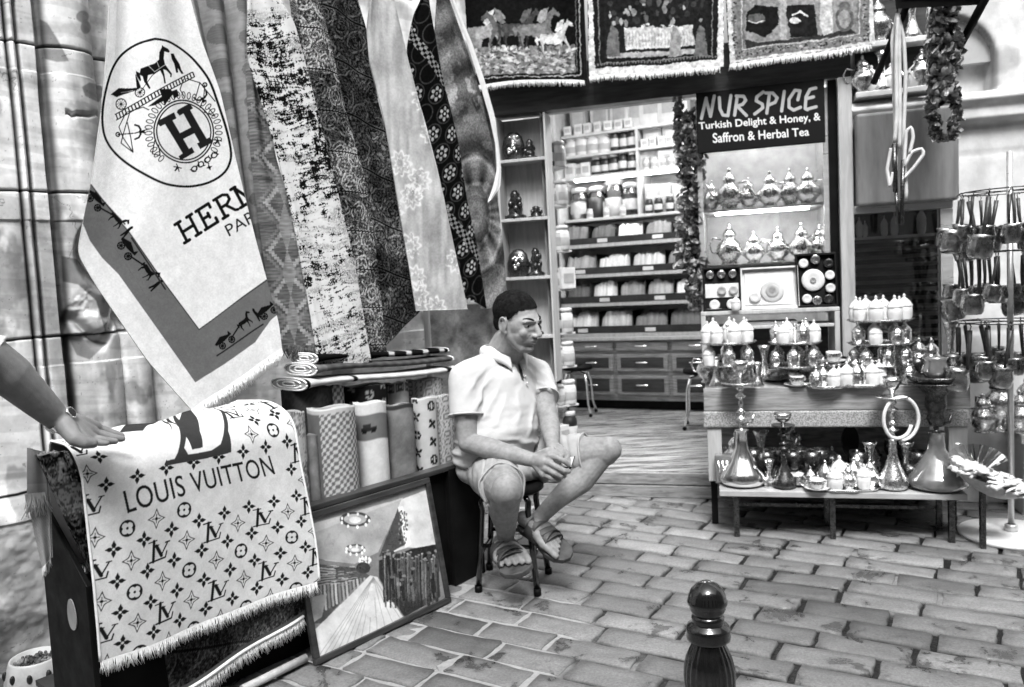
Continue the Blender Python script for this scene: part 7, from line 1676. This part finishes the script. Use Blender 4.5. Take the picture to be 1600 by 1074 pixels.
    def extras(s, root, squint=.6):
        h = s.h; m = MB(); i_ = MB(); lid = MB(); br = MB()
        for q in (-1, 1):
            c = s(q*.135, .245, .028); mm = MB(); mm.ball(c, .062*h, 18, 12); mm.build('eyeball', MT['eye'], root)
            c2 = c+(nz(s.f*1+s.l*-.12-s.u*.15))*.050*h; i_ = MB(); i_.ball(c2, .024*h, 12, 8); i_.build('iris', MT['black'], root)
            for zz, dz in ((.038, 1), (.012, -1)):
                pts = [s(q*.135+t*.075, .298-.12*t*t*6*.5-.01, zz-dz*(.030*t*t*4)) for t in np.linspace(-1, 1, 9)]; lid.tube(pts, [.010*h if dz > 0 else .008*h]*9, 6)
            pts = [s(q*(.05+.17*t), .348-.12*t*t, .098+.045*math.sin(t*2.4)) for t in np.linspace(0, 1, 9)]; br.tube(pts, [.008*h, .012*h, .014*h, .014*h, .013*h, .012*h, .010*h, .007*h, .003*h], 6)
        lid.build('eyelid', MT['lidskin'], root); br.build('eyebrow', MT['hair'], root)
        # hair cap following the skull
        b = Blob(); b.ell(s(0, -.095, .175), (.326*h, .394*h, .342*h), s.ax(), 40); b.ell(s(0, -.22, -.03), (.265*h, .22*h, .22*h), s.ax(), 30); me = b.mesh(.0055, 2)
        def cut(co):
            x, y, z = s.loc(co); ax_ = np.abs(x); w = (fbm(x*30, y*30+z*25, 3)-.5)*.03
            line = np.where(y > .16, .275-.0*y+(ax_ > .17)*-.03, np.where(y > .02, .20-.0*y+(.16-y)*-1.2, np.where(y > -.03, -.06, np.where(y > -.12, .12-(-.03-y)*.5, .02-(-.12-y)*2.2))))
            return (z+w < np.maximum(line, -.27)) | ((y > .02) & (y < .16) & (z+w < .06+(y-.02)*1.1)) | ((y > .25) & (z < .27))
        link(me, 'hair', MT['hair'], root, deform=lambda co, no: co+no*((fbm(co[:, 0]*90, co[:, 1]*90+co[:, 2]*70, 5)-.5)*.006)[:, None], cut=cut)
MT['eye'] = M('eyeball', .32, .36, rough=.25)
MT['lidskin'] = M('eyelid_skin', .16, .2, rough=.5)
def finger(b, pts, r): b.chain(pts, [r*1.05, r, r*.95, r*.8][:len(pts)])
SK = .235
def wrinkle(amp, sc, seed, dirv=(1, .3, .6)):
    d = nz(dirv)
    def f(co, no):
        q = co@d; e = fbm((co[:, 0]+co[:, 1])*sc*.6, q*sc*1.6, seed, 3)-.5; r = np.abs(fbm(co[:, 0]*sc*.5+7, q*sc, seed+2, 2)-.5)
        return co+no*(amp*e*1.4-amp*.9*np.exp(-(r/.05)**2))[:, None]
    return f
def foot(b, heel, toe, up, w, root, lab=''):
    """foot with five toes in a strapped sandal"""
    heel = np.asarray(heel); toe = np.asarray(toe); f = nz(toe-heel); L_ = np.linalg.norm(toe-heel); u = np.asarray(up, float); u = nz(u-f*(u@f)); l = np.cross(u, f)
    def Q(x, y, z): return heel+l*x*w+f*y*L_+u*z
    s_ = foot.side
    b.cone(Q(0, .06, .034), .034, Q(0, .30, .05), .036); b.ell(Q(0, .04, .035), (.036, .045, .036), (l, f, u))
    for k in range(5):
        x = (-.42+.21*k)*s_; yb = .72-.035*k*1.0; ln = [.20, .19, .17, .145, .12][k]; r = [.0165, .0125, .012, .0115, .0105][k]
        b.cone(Q(x*.35, .25, .05), .032, Q(x, yb-.08, .028), .021); y2 = yb+ln; b.chain([Q(x, yb-.08, .028), Q(x*1.03, yb+ln*.5, .026), Q(x*1.0, y2, .018)], [.019, r, r*.9])
    # sole
    out = [(-.30, -.02), (-.38, .10), (-.36, .35), (-.44, .55), (-.56, .75), (-.50, .92), (-.28, 1.05), (0, 1.10), (.28, 1.06), (.50, .95), (.58, .75), (.46, .55), (.36, .35), (.38, .10), (.28, -.02), (0, -.07)]
    mb = MB(); mb.prism(out, lambda a, c_, t: Q(a*1.04, c_, t), -.020, .006); mb.build('sandal_sole', MT['leather'], root, bevel=.005)
    def strap(y0, y1, hgt, wd, sk=0):
        n = 18; P = np.zeros((n, 5, 3))
        for i in range(n):
            a = math.pi*i/(n-1); x = -math.cos(a); zz = math.sin(a)
            for j in range(5): P[i, j] = Q(x*.53, y0+(y1-y0)*i/(n-1)+(j-2)*wd/4, .004+hgt*zz**.7+.002)
        gridmesh('sandal_strap', P, np.full((n, 5), .055), MT['strap'], root, .003, C2=np.full((n, 5), .12))
    strap(.30, .30, .078, .20); strap(.44, .64, .066, .12); strap(.66, .50, .064, .11); strap(.62, .70, .052, .08)
MT['strap'] = M('sandal_leather', .85, 1.1, rough=.5, scale=30, bump=.3, bscale=90, attr=True)
def collar(root, c, fwd, lat, r, wd, mat, z0=0):
    n, m_ = 60, 8; P = np.zeros((m_, n, 3))
    for j in range(n):
        a = rad(-158+316*j/(n-1))+math.pi      # opens at the front
        dirv = lat*math.sin(a)+fwd*math.cos(a); e = 1-abs(2*j/(n-1)-1); front = math.exp(-e*9)
        for i in range(m_):
            t = i/(m_-1); stand = math.sin(t*math.pi); rr = r*(1-.02+.30*t)+.010*stand
            P[i, j] = np.asarray(c)+dirv*rr+np.array([0, 0, z0+.022*(1-t)**.5*1.0+.012*stand-t*wd*(1+.45*front)])-np.array([0, 0, .035*front])+fwd*(.02*front*t)
    gridmesh('collar', P, np.full((m_, n), .52), MT['collar'], root, .003, C2=np.full((m_, n), .7))
MT['collar'] = M('collar_cotton', .95, 1.0, rough=.85, scale=20, bump=.2, attr=True)
# ---------------------------------------------------------------- the seated man
def seated_man():
    base = J(795, 900, 3.5); root = thing('person', 'man with short dark hair in white polo shirt and sandals seated on a stool', 'person', (-.03, 3.68, .45))
    Fv = nz([.60, -.80, 0]); Lv = np.array([-Fv[1], Fv[0], 0]); ax = (Lv, Fv, np.array([0, 0, 1.]))
    hd = Head(J(810, 504, 3.60), (.80, -.60), .278, 13, 2)
    N = J(786, 549, 3.71); SR = J(727, 594, 3.58); SL = J(838, 588, 3.84); ER = J(731, 692, 3.50); WR = J(836, 720, 3.36); EL = J(858, 656, 3.62); WL = J(864, 698, 3.43)
    HR = np.array([-.135, 3.66, .555]); HL = np.array([.03, 3.77, .56]); KR = J(791, 768, 3.22); KL = J(944, 706, 3.62); AR = J(790, 840, 3.50); AL = J(846, 806, 3.55)
    b = Blob(); hd.add(b)
    b.cone(hd(0, -.06, -.20), .076, N+np.array([0, 0, -.02]), .086)
    chest = J(781, 615, 3.70); belly = J(776, 668, 3.67); low = J(770, 712, 3.70)
    b.ell(chest, (.185, .125, .15), ax).ell(belly, (.175, .15, .13), ax).ell(low, (.18, .15, .10), ax); b.cone(N-np.array([0, 0, .05]), .07, chest+Fv*.05+np.array([0, 0, .09]), .07)
    b.cone(N-np.array([0, 0, .03]), .06, SR, .062).cone(N-np.array([0, 0, .03]), .06, SL, .062)
    b.chain([SR, SR*.5+ER*.5, ER], [.062, .058, .044]); b.chain([ER, ER*.68+WR*.32, WR], [.045, .048, .030])
    b.chain([SL, SL*.5+EL*.5, EL], [.062, .056, .044]); b.chain([EL, EL*.65+WL*.35, WL], [.045, .046, .030])
    b.chain([HR, HR*.4+KR*.6, KR], [.105, .092, .070]); b.chain([HL, HL*.4+KL*.6, KL], [.105, .090, .068])
    b.ell(KR+np.array([.0, -.018, .012]), (.060, .06, .066)); b.ell(KL+np.array([.018, -.01, .012]), (.062, .058, .060))
    cR = KR*.62+AR*.38+np.array([-.010, .03, .0]); b.chain([KR+np.array([0, .01, -.02]), cR, KR*.25+AR*.75, AR], [.060, .068, .047, .038])
    cL = KL*.62+AL*.38+np.array([.0, .015, -.022]); b.chain([KL+np.array([-.01, 0, -.01]), cL, KL*.25+AL*.75, AL], [.058, .064, .044, .036])
    for A_, q in ((AR, Lv), (AL, Lv)): b.ell(A_+q*.022, (.02, .02, .022)); b.ell(A_-q*.022, (.02, .02, .022))
    # feet
    hR, tR = J(783, 858, 3.54), J(812, 893, 3.335); hL, tL = J(817, 818, 3.60), J(884, 868, 3.46)
    foot.side = -1; foot(b, hR, tR, (-.05, -.45, .9), .128, root); b.cone(AR, .038, hR+nz(tR-hR)*.05+np.array([0, 0, .035]), .036)
    foot.side = 1; foot(b, hL, tL, (.15, -.50, .85), .115, root); b.cone(AL, .036, hL+nz(tL-hL)*.06+np.array([0, 0, .03]), .035)
    # right hand: palm, four fingers over the phone, thumb
    kn = [J(858, 712, 3.315), J(857, 723, 3.30), J(854, 733, 3.30), J(849, 741, 3.31)]
    b.chain([WR, WR*.4+kn[1]*.6], [.031, .030])
    for k in kn: b.cone(WR*.75+k*.25, .026, k, .0165)
    tips = [[(872, 716, 3.285), (882, 721, 3.275), (889, 727, 3.28)], [(872, 731, 3.275), (882, 736, 3.27), (889, 737, 3.28)], [(867, 740, 3.28), (876, 744, 3.28), (882, 744, 3.30)], [(861, 747, 3.295), (869, 751, 3.30), (875, 750, 3.315)]]
    for k, tp, r in zip(kn, tips, (.0125, .0128, .012, .0105)): finger(b, [k]+[J(*q) for q in tp], r)
    b.chain([WR+np.array([.01, 0, .018]), J(856, 705, 3.33), J(868, 707, 3.315), J(878, 712, 3.305)], [.020, .0165, .0135, .011])
    # left hand behind, gripping the phone from below with its thumb on top
    kl = [J(877, 702, 3.40), J(881, 708, 3.38), J(883, 714, 3.36), J(883, 720, 3.35)]
    for k in kl: b.cone(WL, .027, k, .0165)
    tl = [[(884, 706, 3.37), (887, 713, 3.345), (884, 718, 3.33)], [(887, 713, 3.36), (889, 720, 3.335), (885, 725, 3.32)], [(889, 719, 3.34), (890, 727, 3.32), (886, 731, 3.31)], [(887, 726, 3.33), (887, 733, 3.315), (883, 736, 3.31)]]
    for k, tp in zip(kl, tl): finger(b, [k]+[J(*q) for q in tp], .0118)
    b.chain([WL+np.array([-.01, -.01, 0]), J(862, 706, 3.37), J(868, 711, 3.345), J(874, 715, 3.325)], [.021, .0165, .0135, .011])
    me = b.mesh(.0042, 3)
    def tone(co):
        t = hd.tone(co)*SK*(.93+.14*fbm(co[:, 0]*9, co[:, 2]*9, 3)); hair = sst(fbm(co[:, 0]*60, co[:, 2]*90, 8), .5, .75)*.18*(co[:, 2] < 1.0); return t*(1-hair*.6)*(.9+.2*vn(co[:, 0]*140, co[:, 2]*140+co[:, 1]*90, 6))
    link(me, 'body', MT['skin'], root, col=tone, deform=lambda co, no: hd.deform(co))
    hd.extras(root)
    # toenails
    # shirt
    s = Blob(); st_ = [(chest+np.array([0, 0, .06]), (.195, .135, .10)), (chest, (.203, .150, .10)), (belly*.35+chest*.65+Fv*.006, (.200, .160, .09)), (belly+Fv*.008, (.200, .174, .09)), (belly*.5+low*.5+Fv*.012, (.203, .178, .08)), (low+np.array([0, 0, .0]), (.206, .176, .065))]
    for (c0_, r0_), (c1_, r1_) in zip(st_[:-1], st_[1:]):
        for q in np.linspace(0, 1, 4): s.ell(c0_*(1-q)+c1_*q, tuple(np.array(r0_)*(1-q)+np.array(r1_)*q), ax)
    s.cone(N-np.array([0, 0, .045]), .068, SR+np.array([0, 0, .005]), .078).cone(N-np.array([0, 0, .045]), .068, SL+np.array([0, 0, .005]), .078); s.cone(N-np.array([0, 0, .06]), .08, chest+Fv*.05+np.array([0, 0, .06]), .09)
    s.cone(SR, .078, chest, .10).cone(SL, .078, chest, .10)
    eR = SR*.42+ER*.58; eL = SL*.45+EL*.55
    s.cone(SR, .079, SR*.7+eR*.3, .082).flat(SR*.8+eR*.2, .081, eR, .080); s.cone(SL, .079, SL*.7+eL*.3, .080).flat(SL*.8+eL*.2, .080, eL, .074)
    me = s.mesh(.0065, 12); nk = N+np.array([0, 0, -.005])
    def cutn(co):
        q = co-nk; x = q@Lv; y = q@Fv; z = q[:, 2]; return ((z > .004) & (np.hypot(x, y) < .12)) | ((y > 0) & (z > -.135) & (np.abs(x-.012) < .030*(1+(z)/.135)+.0) & (z < .03))
    def folds(co, no):
        q = co-chest; x = q@Lv; y = q@Fv; z = q[:, 2]
        w = fbm(x*7+2, z*7, 41, 3)-.5
        waist = np.exp(-((z+.24)/.07)**2); a = np.sin(z*95+x*16+w*9)*.5+.5
        arm = np.exp(-((np.abs(x)-.17)/.07)**2-((z-.0)/.10)**2); b_ = np.sin((z+np.abs(x)*1.3)*80+w*8)*.5+.5
        drop = np.exp(-((x-.02)/.11)**2)*sst(y, 0, .08)*np.exp(-((z+.08)/.10)**2); c_ = np.sin(x*70-z*22+w*10)*.5+.5
        d_ = .011*waist*(a**2-.4)+.012*arm*(b_**2-.4)+.0085*drop*(c_**2-.4)+.011*w
        return co+no*d_[:, None]
    link(me, 'shirt', MT['shirt'], root, deform=folds, cut=cutn)
    collar(root, nk+np.array([0, 0, .012]), Fv, Lv, .083, .038, MT['collar'])
    for e, d_, r in ((eR, ER-SR, .0815), (eL, EL-SL, .0755)):
        d_ = nz(d_); mb = MB(); a = Vector(d_).orthogonal().normalized(); c_ = Vector(d_).cross(a)
        mb.tube([Vector(e)-Vector(d_)*.004+(a*math.cos(t)+c_*math.sin(t))*r for t in np.linspace(0, 2*math.pi, 33)], .0045, 6); mb.build('sleeve_hem', MT['shirt'], root)
    mb = MB()
    for k in range(3):
        p = nk+Fv*(.118+.010*k)+np.array([0, 0, -.075-.032*k])+Lv*.026; mb.ball(p, (.006, .004, .006), 8, 6)
    mb.build('button', MT['cream'], root)
    # shorts
    t = Blob(); t.ell(low+np.array([0, 0, -.055]), (.185, .165, .09), ax); t.ell(np.array([-.05, 3.71, .56]), (.20, .18, .095), ax)
    hemR = HR*.20+KR*.80; hemL = HL*.22+KL*.78
    t.cone(HR, .118, HR*.6+KR*.4, .112).flat(HR*.65+KR*.35, .112, hemR, .097); t.cone(HL, .118, HL*.6+KL*.4, .110).flat(HL*.65+KL*.35, .110, hemL, .094)
    me = t.mesh(.0065, 8); link(me, 'shorts', MT['shorts'], root, deform=wrinkle(.009, 13, 33, (.9, -.2, .3)))
    for e, d_, r in ((hemR, KR-HR, .097), (hemL, KL-HL, .094)):
        d_ = nz(d_); mb = MB(); a = Vector(d_).orthogonal().normalized(); c_ = Vector(d_).cross(a)
        mb.tube([Vector(e)-Vector(d_)*.004+(a*math.cos(q)+c_*math.sin(q))*(r+.003*math.sin(5*q)) for q in np.linspace(0, 2*math.pi, 41)], .005, 6); mb.build('shorts_hem', MT['shorts'], root)
    return hd
seated_man()
ph = [J(877, 715, 3.335), J(899, 712, 3.35), J(893, 731, 3.30), J(873, 731, 3.29)]; nn_ = nz(np.cross(ph[1]-ph[0], ph[3]-ph[0])); 
if nn_[2] < 0: nn_ = -nn_
t = thing('phone', 'small dark phone with shiny screen held in both hands by the seated man', 'phone', ph[0]); mb = MB(); q2 = [p-nn_*.009 for p in ph]
mb.add(ph+q2, [(0, 1, 2, 3), (7, 6, 5, 4), (0, 4, 5, 1), (1, 5, 6, 2), (2, 6, 7, 3), (3, 7, 4, 0)]); mb.build('case', MT['black'], t, bevel=.002)
cen = sum(ph)/4; mb = MB(); mb.add([cen+(p-cen)*.88+nn_*.0006 for p in ph], [(0, 1, 2, 3)]); mb.build('screen', M('phone_screen', .35, .5, rough=.1), t)
# ---- the man's stool
def stool():
    root = thing('stool', 'low black tubular metal stool under the seated man', 'stool', (-.05, 3.68, 0))
    feet = [G(840, 930), G(748, 925), G(765, 890), G(857, 897)]; top = [np.array([.03, 3.56, .44]), np.array([-.17, 3.60, .44]), np.array([-.13, 3.80, .44]), np.array([.07, 3.76, .44])]
    mb = MB(); mb.lathe([(0, .445), (.15, .445), (.165, .455), (.165, .475), (.14, .487), (0, .49)], (-.05, 3.68, 0), 30); mb.build('seat', MT['black'], root)
    c = np.array([-.05, 3.68, .44])
    for f_, tp in zip(feet, top):
        q = tp*.55+c*.45; pts = [q, tp*.93+c*.07+np.array([0, 0, .002]), tp+(tp-c)*.10+np.array([0, 0, -.022]), tp*.86+f_*.14, tp*.5+f_*.5, f_+np.array([0, 0, .012])]
        mb = MB(); mb.tube(pts, .0145, 10); l_ = mb.build('leg', MT['blackmetal'], root); mb = MB(); mb.tube([f_, f_+np.array([0, 0, .03])], .018, 10); mb.build('foot_cap', MT['black'], l_)
    for z in (.17, .215):
        k = z/.44; R_ = [f_*(1-k)+tp*k for f_, tp in zip(feet, top)]
        for a, b_ in ([(0, 1), (2, 3)] if z > .2 else [(1, 2), (3, 0)]): mb = MB(); mb.tube([R_[a], R_[b_]], .010, 8); mb.build('rung', MT['blackmetal'], root)
stool()
# ---------------------------------------------------------------- standing person at the left edge, arm on the carpet
def standing():
    root = thing('person', 'person at left edge with steel watch, hand resting on the monogram carpet', 'person', (-2.15, 1.9, 0))
    Fv = nz([.9, .25, 0]); Lv = np.array([-Fv[1], Fv[0], 0]); ax = (Lv, Fv, np.array([0, 0, 1.])); C0 = np.array([-2.2, 1.95, 0])
    W_ = J(90, 655, 2.27); E_ = J(-22, 552, 2.10); Sh = C0+Fv*.02-Lv*.20+np.array([0, 0, 1.62]); Sh2 = C0+Lv*.21+np.array([0, 0, 1.62]); E2 = C0+Lv*.29+np.array([0, 0, 1.28]); W2 = C0+Lv*.30+Fv*.10+np.array([0, 0, 1.0])
    Sh = E_+nz(Sh-E_)*.36
    hd = Head(C0+np.array([0, 0, 1.93])+Fv*.05, (.95, .3), .27, 20)
    b = Blob(); hd.add(b); b.cone(hd(0, -.06, -.22), .064, C0+np.array([0, 0, 1.66]), .075)
    b.ell(C0+np.array([0, 0, 1.5]), (.19, .12, .2), ax).ell(C0+np.array([0, 0, 1.25]), (.17, .12, .18), ax).ell(C0+np.array([0, 0, 1.05]), (.18, .13, .13), ax)
    b.cone(C0+np.array([0, 0, 1.62]), .07, Sh, .062).cone(C0+np.array([0, 0, 1.62]), .07, Sh2, .062)
    b.chain([Sh, Sh*.5+E_*.5, E_], [.062, .056, .045]); b.chain([E_, E_*.70+W_*.30, E_*.3+W_*.7, W_], [.052, .058, .046, .036]); b.chain([Sh2, E2, W2], [.062, .045, .03])
    for q in (-1, 1):
        h_ = C0+Lv*.10*q+np.array([0, 0, 1.0]); k_ = C0+Lv*.11*q+Fv*.02+np.array([0, 0, .54]); a_ = C0+Lv*.11*q-Fv*.01+np.array([0, 0, .10]); b.chain([h_, k_, a_], [.10, .065, .042])
        b.chain([a_+np.array([0, 0, -.05]), a_+Fv*.16+np.array([0, 0, -.065])], [.045, .035])
    # hand flat on the carpet, fingers towards the right
    kn = [J(148, 668, 2.38), J(144, 676, 2.345), J(138, 683, 2.31), J(132, 688, 2.28)]
    for k in kn: b.cone(W_*.8+k*.2, .032, k, .0200)
    tips = [[(163, 672, 2.40), (177, 677, 2.41), (190, 681, 2.42)], [(160, 679, 2.36), (176, 684, 2.37), (191, 686, 2.385)], [(152, 686, 2.32), (167, 689, 2.33), (180, 690, 2.345)], [(145, 690, 2.29), (156, 692, 2.295), (167, 693, 2.30)]]
    for k, tp, r in zip(kn, tips, (.0125, .013, .0125, .011)): finger(b, [k]+[J(*q) for q in tp], r)
    b.chain([W_+np.array([.02, -.01, -.01]), J(118, 686, 2.23), J(132, 692, 2.235), J(145, 693, 2.25)], [.028, .022, .018, .015])
    for q in range(4): finger(b, [W2, W2+np.array([0, 0, -.08])+Fv*.012*(q-1.5), W2+np.array([0, 0, -.12])+Fv*.016*(q-1.5), W2+np.array([0, 0, -.155])+Fv*.016*(q-1.5)], .011)
    b.chain([W2+np.array([0, 0, -.02]), W2+Fv*.035+np.array([0, 0, -.06]), W2+Fv*.045+np.array([0, 0, -.10])], [.02, .014, .011])
    me = b.mesh(.0045, 3); link(me, 'body', MT['skin'], root, col=lambda co: hd.tone(co)*.21*(.85+.3*fbm(co[:, 0]*14, co[:, 2]*12, 3)), deform=lambda co, no: hd.deform(co)); hd.extras(root)
    s = Blob(); s.ell(C0+np.array([0, 0, 1.5]), (.21, .14, .205), ax).ell(C0+np.array([0, 0, 1.25]), (.19, .14, .2), ax).ell(C0+np.array([0, 0, 1.08]), (.2, .15, .1), ax)
    e1 = E_+nz(W_-E_)*.045; e2 = Sh2*.4+E2*.6; s.cone(C0+np.array([0, 0, 1.61]), .078, Sh, .078).cone(C0+np.array([0, 0, 1.61]), .078, Sh2, .078).flat(Sh, .08, e1, .084).flat(Sh2, .078, e2, .078)
    # sleeve hem reaching the picture edge
    me = s.mesh(.008, 3); link(me, 'shirt', MT['shirt'], root, deform=wrinkle(.010, 9, 5), cut=lambda co: (co[:, 2] > 1.665) & (np.hypot(co[:, 0]-C0[0], co[:, 1]-C0[1]) < .12))
    t = Blob()
    t.ell(C0+np.array([0, 0, 1.0]), (.195, .15, .12), ax)
    for q in (-1, 1):
        h_ = C0+Lv*.10*q+np.array([0, 0, .98]); k_ = C0+Lv*.11*q+Fv*.02+np.array([0, 0, .54]); a_ = C0+Lv*.11*q+np.array([0, 0, .08]); t.chain([h_, k_, a_], [.115, .082, .07])
    link(t.mesh(.009, 3), 'trousers', MT['denim'], root, deform=wrinkle(.012, 8, 9))
    for q in (-1, 1): mb = MB(); a_ = C0+Lv*.11*q; mb.ball(a_+Fv*.08+np.array([0, 0, .045]), (.15, .06, .055), 18, 10); mb.build('shoe', MT['black'], root)
    # watch
    d_ = nz(J(112, 672, 2.30)-W_); wc_ = W_+d_*.004; up_ = nz(np.array([-.15, -.55, .8])); up_ = nz(up_-d_*(up_@d_)); sd_ = np.cross(d_, up_)
    mb = MB()
    for k in range(26):
        a = 2*math.pi*k/26; p = wc_+(up_*math.cos(a)*.0385+sd_*math.sin(a)*.0395); Mx = Matrix(np.stack([nz(-up_*math.sin(a)+sd_*math.cos(a)), d_, nz(up_*math.cos(a)+sd_*math.sin(a))], 1).tolist()); mb.box(p, (.0080, .019, .004), M=Mx)
    w_ = mb.build('watch_strap', MT['chrome'], root, bevel=.001)
    Mx = Matrix(np.stack([sd_, d_, up_], 1).tolist()); mb = MB(); mb.lathe([(0, 0), (.017, 0), (.019, .003), (.018, .008), (.015, .009), (0, .009)], wc_+up_*.038, 28, M=Mx); mb.build('watch_case', MT['chrome'], root)
    mb = MB(); mb.lathe([(.0145, .0093), (0, .0095)], wc_+up_*.038, 24, M=Mx); mb.build('watch_dial', MT['dark'], root)
standing()
